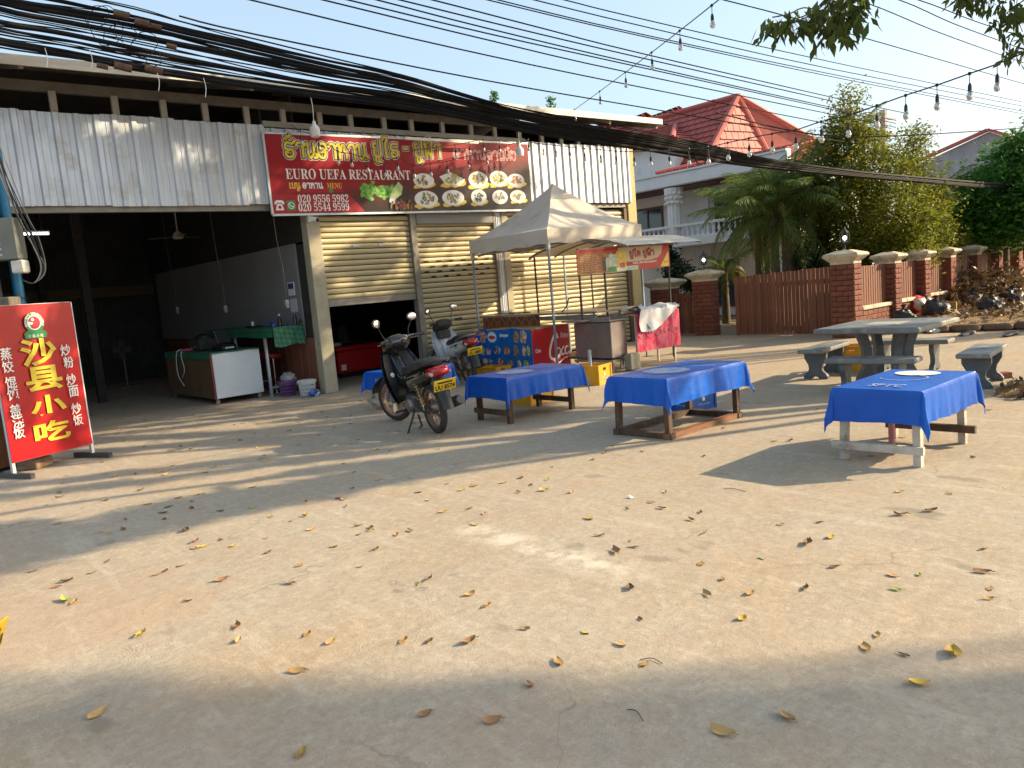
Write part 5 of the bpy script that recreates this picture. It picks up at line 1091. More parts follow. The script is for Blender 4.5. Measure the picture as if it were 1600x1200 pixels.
for i in range(len(edges) - 1):
    a = edges[i] + (.16 if i else 0) ; b = edges[i + 1] - .16
    T = thing('fence_panel', f'brown slatted fence panel on a low brick wall, {ordn[i]} from the large gate pillar', 'fence', ((a + b) / 2, -5.25, 0), group='slatted fence panels'); W = b - a
    mb = MB().box(-W / 2, W / 2, -.09, .09, 0, .52 + .01 * i)
    part('low_wall', mb, M_BRICK, T)
    if i < 5:
        key = round(.22, 3)
        if key not in BRK: BRK[key] = brickmesh(key)
        for r_ in range(5):
            for c in range(int(W / .232)): link('brick', BRK[key], T, (-W / 2 + .116 + (.0 if r_ % 2 else .06) + c * .232, -.094, .05 + r_ * .1))
    part('coping', MB().bbox(-W / 2, W / 2, -.14, .12, .52 + .01 * i, .60 + .01 * i, .015), M_CAP, T)
    n = int(W / .108)
    for k in range(n): link('slat', slm, T, (-W / 2 + (k + .5) * W / n, .0, .60 + .01 * i - .06 + rr.uniform(0, .012)))
    part('rail', MB().box(-W / 2, W / 2, .015, .05, .75, .80).box(-W / 2, W / 2, .015, .05, 1.22, 1.27), M_SLAT, T)
# wide sliding gate of vertical boards
def gate(label, ya, yb, xa, xb, h0, h1, n, z0=.04, leaf=True):
    T = thing('timber_gate', label, 'gate', ((xa + xb) / 2, (ya + yb) / 2, 0)); loc = Vector(T.location)
    for k in range(n):
        t = (k + .5) / n; y = ya + (yb - ya) * t; x = xa + (xb - xa) * t; h = h0 + (h1 - h0) * t; w = abs(yb - ya) / n * .42
        o = .012 * (k % 2)
        mb = MB().box(-.014, .014, -w, w, 0, h + rr.uniform(-.006, .006)); ob = link('board', mb.mesh('board', M_SLAT), T, (x - loc.x + o, y - loc.y, z0))
    for z in (.18, h0 * .88): part('rail', MB().beam((xa + .04 - loc.x, ya - loc.y, z), (xb + .04 - loc.x, yb - loc.y, z), .05, .07), M_SLAT, T)
    for x, y, h in ((xa, ya, h0), (xb, yb, h1)): part('end_post', MB().beam((x + .03 - loc.x, y - loc.y, 0), (x + .03 - loc.x, y - loc.y, h + z0), .06), mat('gate_post', (.24, .08, .065), rough=.6) if 'gate_post' not in bpy.data.materials else bpy.data.materials['gate_post'], T)
    return T
gate('wide brown gate of upright timber boards between two brick pillars', -2.20, -4.86, 9.42, 9.20, 1.33, 1.42, 27)
gate('narrow brown board gate behind the food stall', -.30, -.94, 9.60, 9.60, 1.0, 1.06, 6)
# ------------------------------------------------------------------ two-storey house
M_WALL = mat('house_white', (.80, .79, .77), (.72, .71, .69), rough=.8, scale=1.2, dirt=(.55, .52, .47), dscale=2, dlo=.6, dhi=.8)
M_TRIM = mat('house_trim', (.82, .82, .82), (.75, .75, .75), rough=.7, scale=2)
M_BROWN = mat('brown_frame', (.11, .028, .018), rough=.5)
M_TILE = mat('roof_tile', (.40, .085, .062), (.32, .066, .05), rough=.62, scale=4, dirt=(.22, .06, .05), dscale=2, dlo=.58, dhi=.8, rnd=.0)
M_TILEC = mat('ridge_tile', (.46, .10, .075), (.38, .08, .06), rough=.6, scale=6)
M_GLASS = mat('window_glass', (.02, .05, .06), rough=.06, spec=.8)
M_CURT = mat('curtain', (.38, .40, .38), rough=.8)
HB = thing('house', 'two-storey white house with a red tiled hip roof and pillared balcony', 'house', (17, 3, 0))
def hp(name, mb, m, par=None, smooth=False, label=None): return part(name, mb, m, par or HB, smooth, True, None, label)
hp('wall', MB().box(16.6, 20.5, -.6, 9, 0, 4.75), M_WALL)
hp('upper_wall', MB().box(16.3, 20, 4.35, 9.5, 4.75, 6.15), M_WALL)
hp('balcony_soffit', MB().box(15.2, 16.6, -.6, 7.5, 4.42, 4.5), M_BROWN)
hp('balcony_fascia', MB().bbox(14.95, 15.2, -.6, 7.6, 4.46, 4.86, .02).box(14.90, 15.2, -.6, 7.6, 4.86, 4.92), M_TRIM)
hp('balcony_floor', MB().box(15.0, 16.6, -.6, 7.6, 2.45, 2.72), M_TRIM)
# columns with fluting and a leafy capital
for y in (3.70, -.35):
    mb = MB(); n = 48; prof = []
    def fl(a): return .24 + .018 * (1 if int(a / (2 * pi) * 24) % 2 else 0)
    vs = []
    for z, k in ((0, 1.25), (.3, 1.25), (.34, 1.0), (3.8, .92), (4.0, .95), (4.2, 1.2), (4.42, 1.25)):
        for i in range(n): a = 2 * pi * i / n; r = fl(a + .01) * k; vs.append((15.25 + r * cos(a), y + r * sin(a), z))
    mb.add(vs, [(j * n + i, j * n + (i + 1) % n, (j + 1) * n + (i + 1) % n, (j + 1) * n + i) for j in range(6) for i in range(n)]); c = hp('column', mb, M_TRIM)
    mb = MB()
    for k in range(10):
        for zz in (3.92, 4.08, 4.22): a = k * .628 + zz * 3; mb.ball((15.25 + .27 * cos(a), y + .27 * sin(a), zz), .075, 7, 5, (1, 1, .8))
    hp('capital', mb, M_TRIM, c, True)
bal = MB().lathe([(.05, 0), (.05, .04), (.025, .07), (.055, .16), (.03, .24), (.025, .30), (.05, .33), (.05, .36)], n=10).mesh('baluster', M_TRIM, True)
hp('balcony_rail', MB().box(15.02, 15.16, -.6, 7.6, 3.1, 3.18).box(15.02, 15.16, -.6, 7.6, 2.70, 2.76), M_TRIM)
for i in range(40):
    y = -.5 + i * .20
    if abs(y - 3.7) > .26 and abs(y + .35) > .26: link('baluster', bal, HB, (15.09 - 17, y - 3, 2.75))
def window(y0, y1, z0, z1, npan, X=16.6):
    w = hp('window', MB().box(X - .05, X + .02, y0, y1, z0, z0 + .08).box(X - .05, X + .02, y0, y1, z1 - .08, z1).box(X - .05, X + .02, y0, y0 + .07, z0 + .08, z1 - .08).box(X - .05, X + .02, y1 - .07, y1, z0 + .08, z1 - .08), M_BROWN)
    p = (y1 - y0) / npan
    for i in range(npan):
        hp('pane', MB().box(X - .015, X - .005, y0 + i * p + .05, y0 + (i + 1) * p - .03, z0 + .08, z1 - .08), M_GLASS, w)
        if i: hp('mullion', MB().box(X - .045, X + .0, y0 + i * p - .035, y0 + i * p + .03, z0 + .081, z1 - .081), M_BROWN, w)
    return w
window(1.0, 3.0, 2.74, 4.12, 3); window(5.2, 6.6, 3.0, 4.05, 2)
window(2.2, 3.1, .3, 1.9, 1); window(.2, 1.4, .5, 2.0, 2)
hp('wall_pilaster', MB().box(16.5, 16.6, 3.2, 3.6, 0, 4.42), M_TRIM)
# main tiled roof: ridge running back along the house with a half-octagon end
def tiles(mb, poly, eave, up, rowh=.29, tw=.30, lift=.045):
    """courses of separate tiles laid over a plane polygon; eave = along, up = up the slope (unit)"""
    P = [Vector(p) for p in poly]; o = P[0]; e = Vector(eave).normalized(); u = Vector(up); u = (u - e * u.dot(e)).normalized(); n = e.cross(u)
    if n.z < 0: n = -n
    q = [((p - o).dot(e), (p - o).dot(u)) for p in P]; v1 = max(a[1] for a in q); v0 = min(a[1] for a in q); k = 0; v = v0
    while v < v1 - .03:
        vm = v + rowh * .5; xs_ = []
        for i in range(len(q)):
            (a0, b0), (a1, b1) = q[i], q[(i + 1) % len(q)]
            if (b0 - vm) * (b1 - vm) < 0: xs_.append(a0 + (a1 - a0) * (vm - b0) / (b1 - b0))
        if len(xs_) >= 2:
            a, b = min(xs_), max(xs_); x = a - (tw / 2 if k % 2 else 0)
            while x < b:
                x0, x1 = max(x + .012, a), min(x + tw - .012, b)
                if x1 - x0 > .03:
                    g = lambda s, t, h: o + e * s + u * t + n * h
                    mb.add([g(x0, v - .03, lift), g(x1, v - .03, lift), g(x1, v + rowh, .004), g(x0, v + rowh, .004), g(x0, v - .03, 0), g(x1, v - .03, 0)], [(0, 1, 2, 3), (4, 5, 1, 0), (4, 0, 3), (5, 2, 1)])
                x += tw
        v += rowh; k += 1
    mb.add([p - n * .004 for p in P], [tuple(range(len(P)))])
A = onX(1153, 152, 18.6); rid = onX(1030, 185, 18.6); rid = A + (rid - A) * 2.2; rid.x = 18.6; rid.z = A.z
c1 = onX(1094, 268, 16.3); ze = c1.z; c0 = Vector((16.3, rid.y, ze)); c2 = onZ(1214, 268, ze); c3 = onZ(1345, 262, ze); c4 = Vector((c3.x + 2, rid.y, ze))
tm = MB()
tiles(tm, [c0, c1, A, rid], c1 - c0, A - c1); hp('roof_tiles', tm, M_TILE)['kind'] = 'stuff'
tm = MB(); tiles(tm, [c1, c2, A], c2 - c1, A - (c1 + c2) / 2); hp('roof_tiles', tm, M_TILE)['kind'] = 'stuff'
tm = MB(); tiles(tm, [c2, c3, A], c3 - c2, A - (c2 + c3) / 2); hp('roof_tiles', tm, M_TILE)['kind'] = 'stuff'
tm = MB(); tiles(tm, [c3, c4, rid, A], c4 - c3, A - (c3 + c4) / 2); hp('roof_tiles', tm, M_TILE)['kind'] = 'stuff'
for a, b in ((A, c1), (A, c2), (A, c3), (A, rid)):
    hp('ridge_cap', MB().tube([a + Vector((0, 0, .04)), b + Vector((0, 0, .04))], .11, 8), M_TILEC)
hp('eave_board', MB().tube([c0, c1, c2, c3, c4], .09, 6), M_TRIM)
hp('roof_void', MB().add([c0 - Vector((0, 0, .1)), c1 - Vector((0, 0, .1)), c2 - Vector((0, 0, .1)), c3 - Vector((0, 0, .1)), c4 - Vector((0, 0, .1))], [(0, 1, 2, 3, 4)]), M_WALL)
# lower roofs
tm = MB(); z1 = 6.15
P = [Vector((15.9, 4.1, z1)), Vector((15.9, 9.6, z1)), Vector((18.2, 9.6, z1 + .9)), Vector((18.2, 5.6, z1 + .9))]; tiles(tm, P[::-1][2:] + P[::-1][:2] if False else [P[1], P[0], P[3], P[2]], P[0] - P[1], P[3] - P[0])
tiles(tm, [Vector((15.9, 4.1, z1)), Vector((20, 4.1, z1)), Vector((20, 5.6, z1 + .9)), Vector((18.2, 5.6, z1 + .9))], (1, 0, 0), (0, 1.5, .9)); hp('roof_tiles', tm, M_TILE)['kind'] = 'stuff'
hp('ridge_cap', MB().tube([(15.9, 4.1, z1 + .05), (18.2, 5.6, z1 + .95)], .1, 8), M_TILEC)
tm = MB(); tiles(tm, [Vector((15.0, 4.2, 4.93)), Vector((15.0, -.6, 4.93)), Vector((16.6, -.6, 5.22)), Vector((16.6, 2.9, 5.22))], (0, -1, 0), (1.6, 0, .29)); hp('roof_tiles', tm, M_TILE)['kind'] = 'stuff'
hp('ridge_cap', MB().tube([(15.0, 4.2, 4.97), (16.6, 2.9, 5.26)], .09, 8), M_TILEC)
# grey gable building far right and a second red roof
gb = thing('gable_building', 'plain grey gable end of a building beyond the trees', 'building', (40, 1, 0)); ga = [onX(1425, 262, 40), onX(1545, 206, 40), onX(1640, 248, 40)]
g0, g1, g2 = ga
part('gable_wall', MB().prism([(40, g0.y, 0), (40, g2.y - 2, 0), (40, g2.y - 2, g2.z - .6), tuple(g1), tuple(g0)], (10, 0, 0)), mat('grey_wall', (.36, .37, .39), (.27, .28, .30), rough=.9, scale=.6, stretch=(1, 3, .3), dirt=(.2, .2, .21), dscale=.5, dlo=.5, dhi=.75), gb, world=True)
part('verge', MB().beam(tuple(g0 + Vector((-.1, .3, .1))), tuple(g1 + Vector((-.1, 0, .1))), .3, .15).beam(tuple(g1 + Vector((-.1, 0, .1))), (39.9, g2.y - 2.2, g2.z - .55), .3, .15), M_TILEC, gb, world=True)
rb = thing('red_roof_house', 'distant house with a red roof at the right edge', 'house', (48, -8, 0)); p = onX(1560, 206, 48); p2 = onX(1680, 225, 48)
part('roof', MB().prism([(48, p.y, p.z - .6), (48, p.y - 3, p.z + .2), (48, p2.y - 8, p.z + .2), (48, p2.y - 8, p.z - 1.5), (48, p.y, p.z - 1.5)], (4, 0, 0)), M_TILE, rb, world=True); part('wall', MB().box(49, 55, p2.y - 8, p.y - .3, 0, p.z - 1.4), M_WALL, rb, world=True)
up = thing('utility_pole', 'grey concrete pole with crossarms showing above the tree tops', 'utility pole', tuple(onX(1380, 180, 26).xy) + (0,)); zt = onX(1380, 172, 26).z
part('shaft', MB().beam((0, 0, 0), (0, 0, zt), .22), mat('pole_concrete', (.36, .34, .31), (.28, .265, .24), rough=.9, scale=4), up)
for z in (zt - .3, zt - .9): part('crossarm', MB().beam((-.9, .1, z), (.9, -.1, z), .08), M_STEEL, up)
# ------------------------------------------------------------------ plants
def leaf_cloud(n, lobes, size, asp=.42, seed=0, up=.3, droop=0.0, hollow=.35, clump=10, cs=.28):
    """leaf-sized faces spread through lobes: (cx,cy,cz,rx,ry,rz,weight)"""
    rg = np.random.default_rng(seed); W = np.array([l[6] for l in lobes]); W = W / W.sum(); k = n // clump
    ids = rg.choice(len(lobes), k, p=W); L = np.array(lobes)[ids]
    d = rg.normal(size=(k, 3)); d /= np.linalg.norm(d, axis=1)[:, None]; r = (hollow + (1 - hollow) * rg.random(k)) ** (1 / 2.2)
    c = L[:, :3] + d * r[:, None] * L[:, 3:6]
    c = np.repeat(c, clump, 0) + rg.normal(size=(k * clump, 3)) * cs * np.array([1, 1, .75])
    return leaf_faces(c, size, asp, rg, up, droop)
def leaf_faces(c, size, asp, rg, up=.3, droop=0.0):
    n = len(c); a = rg.normal(size=(n, 3)); a[:, 2] = a[:, 2] * .6 - droop; a /= np.linalg.norm(a, axis=1)[:, None]
    nn = rg.normal(size=(n, 3)); nn[:, 2] += up; b = np.cross(nn, a); b /= (np.linalg.norm(b, axis=1)[:, None] + 1e-9)
    s = size * (.6 + .8 * rg.random(n))[:, None]; w = s * asp
    v = np.stack([c, c + a * s * .5 + b * w * .5, c + a * s, c + a * s * .5 - b * w * .5], 1).reshape(-1, 3)
    return v
def np_mesh(name, v, m):
    n = len(v) // 4; me = bpy.data.meshes.new(name); me.vertices.add(len(v)); me.vertices.foreach_set('co', v.astype(np.float32).ravel())
    me.loops.add(n * 4); me.loops.foreach_set('vertex_index', np.arange(n * 4, dtype=np.int32)); me.polygons.add(n); me.polygons.foreach_set('loop_start', np.arange(0, n * 4, 4, dtype=np.int32)); me.polygons.foreach_set('loop_total', np.full(n, 4, dtype=np.int32))
    me.materials.append(m); me.update(); me.validate(); return me
M_BARK = mat('bark', (.15, .115, .08), (.085, .065, .045), rough=.95, scale=6, stretch=(2, 2, .6), bump=.6, bscale=9)
LM_CAS = leafmat('leaf_olive', (.21, .215, .022), (.125, .15, .018), (.42, .34, .03), .55, .9)
LM_GRN = leafmat('leaf_green', (.075, .21, .03), (.045, .14, .022), (.14, .25, .035), .5, .9)
LM_DK = leafmat('leaf_dark', (.022, .048, .012), (.013, .030, .009), None, .25, 1.0)
LM_PALM = leafmat('leaf_palm', (.20, .26, .06), (.125, .185, .04), (.40, .35, .08), .5, .8)
LM_PALMY = leafmat('leaf_palm_yellow', (.26, .22, .03), (.16, .16, .03), None, .45, 2)
def limbs(mb, base, tips, r0, bend=.3, seed=0, split=.45):
    r = random.Random(seed)
    for t in tips:
        a = Vector(base); b = Vector(t); m_ = a.lerp(b, split) + Vector((r.uniform(-bend, bend), r.uniform(-bend, bend), bend * .6))
        P = catmull([a, m_, b], 6); mb.tube(P, [r0 * (1 - .85 * i / (len(P) - 1)) for i in range(len(P))], 7)
def tree(name, label, base, h0, lobes, n, size, m, r0=.14, asp=.42, seed=0, cs=.28, droop=0.0, clump=10, group=None):
    T = thing(name, label, 'tree', base, group=group); mb = MB(); bx, by = base[0], base[1]
    mb.tube([(0, 0, 0), (.05, .03, h0 * .5), (0, 0, h0)], [r0 * 1.25, r0, r0 * .8], 10)
    limbs(mb, (0, 0, h0), [(l[0] - bx, l[1] - by, l[2]) for l in lobes], r0 * .7, .25, seed); part('trunk', mb, M_BARK, T, True)
    v = leaf_cloud(n, lobes, size, asp, seed, .3, droop, .3, clump, cs); v[:, 0] -= bx; v[:, 1] -= by
    o = link('crown', np_mesh('crown', v, m), T); o['kind'] = 'stuff'; return T
# big olive tree behind the fence: lobes placed where its masses stand
def lobe(x, y, X, r, rz=None, w=1.0):
    p = onX(x, y, X); return (p.x, p.y, p.z, r, r, rz or r * .85, w * r * r)
LB = [lobe(1327, 160, 13.4, .30, .42), lobe(1318, 200, 13.2, .48), lobe(1290, 235, 13.2, .40), lobe(1350, 225, 13.5, .52), lobe(1375, 268, 13.0, .75), lobe(1305, 275, 13.2, .66), lobe(1425, 250, 14.2, .45), lobe(1430, 215, 14.5, .35), lobe(1440, 295, 14.0, .45), lobe(1330, 330, 12.8, .9, .7), lobe(1400, 340, 12.6, .85, .75), lobe(1440, 345, 13.5, .55), lobe(1360, 385, 12.4, .75, .45), lobe(1420, 385, 12.4, .55, .5), lobe(1290, 350, 13.0, .6), lobe(1275, 310, 13.4, .5), lobe(1330, 390, 12.6, .55), lobe(1465, 320, 14.2, .4), lobe(1460, 370, 14.0, .45), lobe(1425, 405, 12.6, .42, .35, .7)]
bp = onX(1375, 410, 13.4)
tree('bushy_tree', 'tall bushy olive green tree with yellowish top behind the brick fence', (bp.x, bp.y, 0), 1.5, LB, 46000, .09, LM_CAS, .11, .42, 3, .15)
LR = [lobe(1578, 248, 18, .6), lobe(1612, 262, 18.5, .9), lobe(1538, 290, 17.5, .5), lobe(1560, 300, 17, .9), lobe(1600, 320, 17, 1.0), lobe(1510, 312, 17.5, .38), lobe(1525, 345, 17, .8), lobe(1580, 350, 16.8, .9, .6), lobe(1497, 350, 16.5, .55), lobe(1640, 240, 18, 1.1), lobe(1650, 320, 17.5, 1.1)]
bp = onX(1570, 350, 17.6)
tree('broadleaf_tree', 'deep green broadleaf tree at the right edge behind the fence', (bp.x, bp.y, 0), 1.7, LR, 26000, .15, LM_GRN, .13, .42, 4, .2)
# shrubs along the fence
for i, (x, y, X, r_, lb, m_) in enumerate(((1275, 395, 12.6, .55, 'dark leafy shrub behind the large gate pillar', LM_DK), (1480, 375, 15.5, .5, 'olive shrub beneath the bushy tree behind the fence', LM_CAS), (1525, 372, 17.5, .45, 'broad-leaved shrub above the far fence panels', LM_GRN), (1585, 365, 19.5, .6, 'green shrub over the farthest fence panels', LM_GRN), (1450, 395, 14.5, .45, 'small bright shrub behind the third fence panel', LM_GRN), (1060, 425, 13.2, .42, 'clipped dark shrub in front of the house column', LM_DK), (1088, 440, 12.0, .38, 'dark shrub beside the lit gate lantern', LM_DK), (1035, 395, 14.0, .36, 'small potted tree seen under the stall banner', LM_DK))):
    p = onX(x, y, X); T = thing('shrub', lb, 'shrub', (p.x, p.y, 0), group='shrubs in the garden'); mb = MB(); limbs(mb, (0, 0, 0), [(r_ * .4 * cos(k), r_ * .4 * sin(k), p.z) for k in range(0, 6, 2)], .03, .1, i); part('stem', mb, M_BARK, T, True)
    v = leaf_cloud(2200, [(0, 0, p.z, r_, r_, r_ * .8, 1), (r_ * .4, -r_ * .3, p.z - r_ * .6, r_ * .8, r_ * .8, r_ * .6, .7)], .12, .4, i + 20, .3, 0, .2, 8, .09); o = link('foliage', np_mesh('foliage', v, m_), T); o['kind'] = 'stuff'
# palms: every frond is a piece
def frond(L, seed, w=.42, droop=.9):
    r = random.Random(seed); vs = []; fs = []; n = 32; P = []
    for i in range(n + 1): t = i / n; P.append(Vector((L * (t - .22 * t ** 3 * droop), 0, L * (.40 * t - .62 * droop * t * t))))
    mb = MB().tube(P[::4] if (n % 4 == 0) else P[::2], [.028 * (1 - .8 * k / (len(P[::4 if n % 4 == 0 else 2]) - 1)) for k in range(len(P[::4 if n % 4 == 0 else 2]))], 5)
    for i in range(4, n + 1):
        t = i / n; l = w * L * .5 * (sin(pi * min(1, .12 + t * .93)) ** .6) * r.uniform(.85, 1.1); d = (P[i] - P[i - 1]).normalized()
        for s in (1, -1):
            a = P[i]; tip = a + d * l * .55 + Vector((0, s * l * r.uniform(.5, .75), -l * r.uniform(.35, .8))); mid = a.lerp(tip, .5) + Vector((0, 0, .07 * l)); sw = d * .013
            mb.add([a - sw, a + sw, mid + sw, mid - sw, tip], [(0, 1, 2, 3), (3, 2, 4)])
    return mb.mesh('frond', LM_PALM)
def palm(label, base, h, L, nf, seed, trunk_r=.13, lean=(0, 0), el=(-.35, 1.25), yellow=0):
    T = thing('palm_tree', label, 'palm tree', base, group='palm trees in the garden'); r = random.Random(seed)
    mb = MB(); P = [(lean[0] * t * t, lean[1] * t * t, h * t) for t in [i / 14 for i in range(15)]]; mb.tube(P, [trunk_r * (1.25 - .35 * i / 14 + (.05 if i % 2 else 0)) for i in range(15)], 10); part('trunk', mb, M_BARK, T, True)
    ms = [frond(L * k, seed + i, .40, dr) for i, (k, dr) in enumerate(((1, .9), (.9, 1.15), (1.05, .65)))]
    my = frond(L * .9, seed + 9, .4, 1.2); my.materials[0] = LM_PALMY
    for k in range(nf):
        a = k * 2.4 + r.uniform(-.25, .25); e = el[1] - (el[1] - el[0]) * ((k / nf) ** .8)
        link('frond', my if k >= nf - yellow else ms[k % 3], T, (lean[0], lean[1], h), (r.uniform(-.5, .5), -e + .38 + r.uniform(-.2, .2), a + r.uniform(-.2, .2)), (r.uniform(.75, 1.1),) * 3)
    return T
pb = onX(1232, 420, 12.2); palm('large coconut palm with drooping fronds behind the wide gate', (pb.x, pb.y, 0), 2.8, 2.5, 44, 5, .14, el=(-.5, 1.5), yellow=3)
pb = onX(1285, 270, 12.9); palm('feathery coconut palm between the wide gate and the bushy tree', (pb.x, pb.y, 0), 3.5, 1.9, 30, 31, .11, el=(-.4, 1.5), yellow=3)
pb = onX(1182, 300, 12.9); palm('coconut palm with tangled fronds in front of the house balcony', (pb.x, pb.y, 0), 2.95, 2.1, 34, 51, .11, el=(-.5, 1.5), yellow=5)
pb = onX(1240, 265, 12.7); palm('tallest coconut palm beside the bushy tree, reaching the roof eave', (pb.x, pb.y, 0), 3.45, 2.0, 32, 57, .11, el=(-.5, 1.5), yellow=4)
pb = onX(1212, 420, 12.0); palm('young coconut palm with upright fronds left of the drooping one', (pb.x, pb.y, 0), 2.9, 2.3, 22, 41, .10, el=(.45, 1.5), yellow=2)
pb = onX(1195, 330, 13.6); palm('taller coconut palm in front of the red roof', (pb.x, pb.y, 0), 3.3, 2.4, 34, 8, .12, el=(-.1, 1.3), yellow=4)
pb = onX(1345, 200, 15.5); palm('slender palm rising through the top of the bushy tree', (pb.x, pb.y, 0), 5.1, 1.3, 16, 12, .10)
pb = onX(1470, 330, 17.0); palm('thin palm with arching fronds between the bushy and broadleaf trees', (pb.x, pb.y, 0), 3.3, 1.5, 14, 15, .09)
pb = onX(1130, 400, 13.0); palm('low yellowing palm beside the gate lantern', (pb.x, pb.y, 0), 1.55, 1.25, 15, 22, .10, yellow=11)
# tips of two far trees over the shed roof
for i, (x, y, lb) in enumerate(((772, 150, 'small green tree top showing above the shed roof, left one'), (860, 158, 'small pointed tree top showing above the shed roof, right one'))):
    p = onY(x, y, 22); T = thing('conical_tree', lb, 'tree', (p.x, p.y, 0), group='tree tops beyond the shed'); part('trunk', MB().tube([(0, 0, 0), (0, 0, p.z)], [.15, .03], 8), M_BARK, T)
    v = leaf_cloud(900, [(0, 0, p.z - .1, .12, .12, .35, 1), (0, 0, p.z - 1.0, .4, .4, .7, 2), (0, 0, p.z - 2.5, .7, .7, 1, 3)], .22, .3, i, .3, 0, .2, 6, .07); o = link('crown', np_mesh('crown', v, LM_GRN), T); o['kind'] = 'stuff'
# ------------------------------------------------------------------ rubbish heap by the fence
def blob(seed, r, sc=(1, 1, .8), n=20, m=12, amp=.22):
    rg = random.Random(seed); ph = [(rg.uniform(2, 7), rg.uniform(2, 7), rg.uniform(0, 6), rg.uniform(0, 6)) for _ in range(5)]
    def fn(u, v):
        a, b = u * 2 * pi, v * pi; k = 1 + sum(amp / (i + 1.5) * sin(round(p[0]) * a + p[2]) * sin(p[1] * b + p[3]) for i, p in enumerate(ph)) + .04 * sin(14 * a + 9 * b)
        return (r * sc[0] * k * sin(b) * cos(a), r * sc[1] * k * sin(b) * sin(a), r * sc[2] * (-k * cos(b)) + r * sc[2] * .8)
    return MB().grid(fn, n, m)
M_BAG = mat('black_bag', (.012, .012, .013), (.022, .022, .023), rough=.42, scale=5, bump=.9, bscale=9)
M_WPL = mat('white_litter', (.62, .60, .57), (.45, .43, .4), rough=.5, scale=8, bump=.4, bscale=12)
for i, (x, y, r_, lb) in enumerate(((1412, 492, .20, 'black rubbish bag at the left end of the heap'), (1437, 478, .30, 'large black rubbish bag leaning beside the white sack'), (1462, 484, .27, 'round black rubbish bag in front of the leaf pile'), (1548, 478, .25, 'black rubbish bag at the right of the heap'), (1582, 466, .27, 'black rubbish bag slumped beneath the teal basin'), (1520, 470, .26, 'black rubbish bag partly covered by twigs'))):
    p = onZ(x, y + 12, .2); T = thing('rubbish_bag', lb, 'rubbish bag', (p.x, p.y, p.z - .02), i * .9, 'black rubbish bags on the heap'); part('bag', blob(i + 3, r_), M_BAG, T, True); part('knot', MB().lathe([(.03, 0), (.02, .05), (.06, .12), (.05, .10)], (0, 0, r_ * 1.35), n=9), M_BAG, T, True)
p = onZ(1424, 492, .2); T = thing('white_sack', 'white woven sack with a red corner lying on the black bags', 'sack', (p.x, p.y, .25), 0, None, (.5, .2, .8)); part('sack', blob(31, .33, (1.35, .55, .6), amp=.12), M_WPL, T, True); part('red_print', blob(31, .335, (1.36, .56, .6), amp=.12).xf(Matrix.Translation((.0, 0, .0)) @ Matrix.Diagonal((.45, 1.02, 1.02, 1)) @ Matrix.Translation((-.35, 0, 0))), mat('sack_red', (.5, .03, .03), rough=.6), T, True)
pile = onZ(1490, 470, .3); rg = np.random.default_rng(4); n = 9000
c = np.stack([pile.x + rg.normal(size=n) * 1.25, -5.95 + rg.normal(size=n) * .38, .2 + np.abs(rg.normal(size=n)) * .34], 1); c[:, 2] = .2 + (c[:, 2] - .2) * np.exp(-((c[:, 0] - pile.x) / 1.7) ** 2)
M_DRY = leafmat('dry_leaf', (.20, .115, .05), (.11, .065, .03), (.30, .20, .09), .2, 3)
o = link('leaf_pile', np_mesh('leaf_pile', leaf_faces(c, .17, .4, rg), M_DRY)); tag(o, 'heap of dry brown leaves and twigs against the fence', 'leaf pile', kind='stuff')
tag(part('leaf_mound', heap(pile.x, -5.95, 2.0, .55, .55, 9), M_LITTER, None, True), 'mound of garden waste beneath the dry leaves', 'mound', kind='stuff')
n = 2600; c = np.stack([rg.uniform(9.9, 17, n), rg.uniform(-9.5, -6.2, n), np.full(n, .30)], 1); c[:, 2] = .27 + .05 * rg.random(n)
o = link('fallen_litter', np_mesh('fallen_litter', leaf_faces(c, .13, .45, rg, 1.5), M_DRY)); tag(o, 'scattered dry leaves over the earth bank', 'leaf litter', kind='stuff')
rg = np.random.default_rng(14); n = 420; a_ = rg.uniform(0, 6.28, n); q = np.sqrt(rg.random(n)); c = np.stack([3.05 + q * np.cos(a_) * .62, -9.98 + q * np.sin(a_) * .42, .02 + .11 * (1 - q ** 2)], 1)
o = link('heap_leaves', np_mesh('heap_leaves', leaf_faces(c, .09, .5, rg, .8), M_DRY)); tag(o, 'dry leaves caught on the soil heap at the right edge', 'leaves', kind='stuff')
for i, (x, y, s, lb) in enumerate(((1510, 488, .16, 'crumpled white plastic bag in front of the rubbish heap'), (1535, 486, .17, 'pale blue plastic scrap on the rubbish heap'), (1460, 517, .14, 'clear plastic bag by the kerb behind the stone bench'), (1496, 513, .09, 'small white scrap on the kerb'), (1590, 482, .18, 'white plastic bag at the right of the heap'), (1475, 462, .22, 'grey plastic sheet on top of the leaf heap'))):
    p = onZ(x, y + 3, .18 if y < 500 else .0); T = tag(part('plastic_scrap', blob(40 + i, s, (1.3, .8, .35), 16, 10, .35), M_WPL if i != 1 else mat('blue_litter', (.35, .45, .6), rough=.4), None, True), lb, 'plastic bag', 'plastic litter by the fence'); T.location = (p.x, p.y, p.z if i != 5 else .62)
p = onZ(1480, 488, .25); T = tag(part('cardboard_box', MB().bbox(-.24, .24, -.18, .18, 0, .26, .01), mat('mustard_card', (.36, .22, .04), rough=.7), None), 'dark yellow box half buried in the rubbish heap', 'box'); T.location = (p.x, p.y, .22); T.rotation_euler = (0, .1, .3)
p = onX(1572, 458, 15.5); T = thing('plastic_basin', 'teal plastic basin on top of the rubbish bags', 'basin', (p.x, -6.0, .62), 0, None, (.1, -.12, 0)); part('bowl', MB().lathe([(.001, .0), (.26, 0), (.34, .2), (.37, .2), (.36, .22), (.32, .2), (.25, .02), (.001, .02)], n=20), mat('teal_plastic', (.02, .14, .16), rough=.4), T, True)
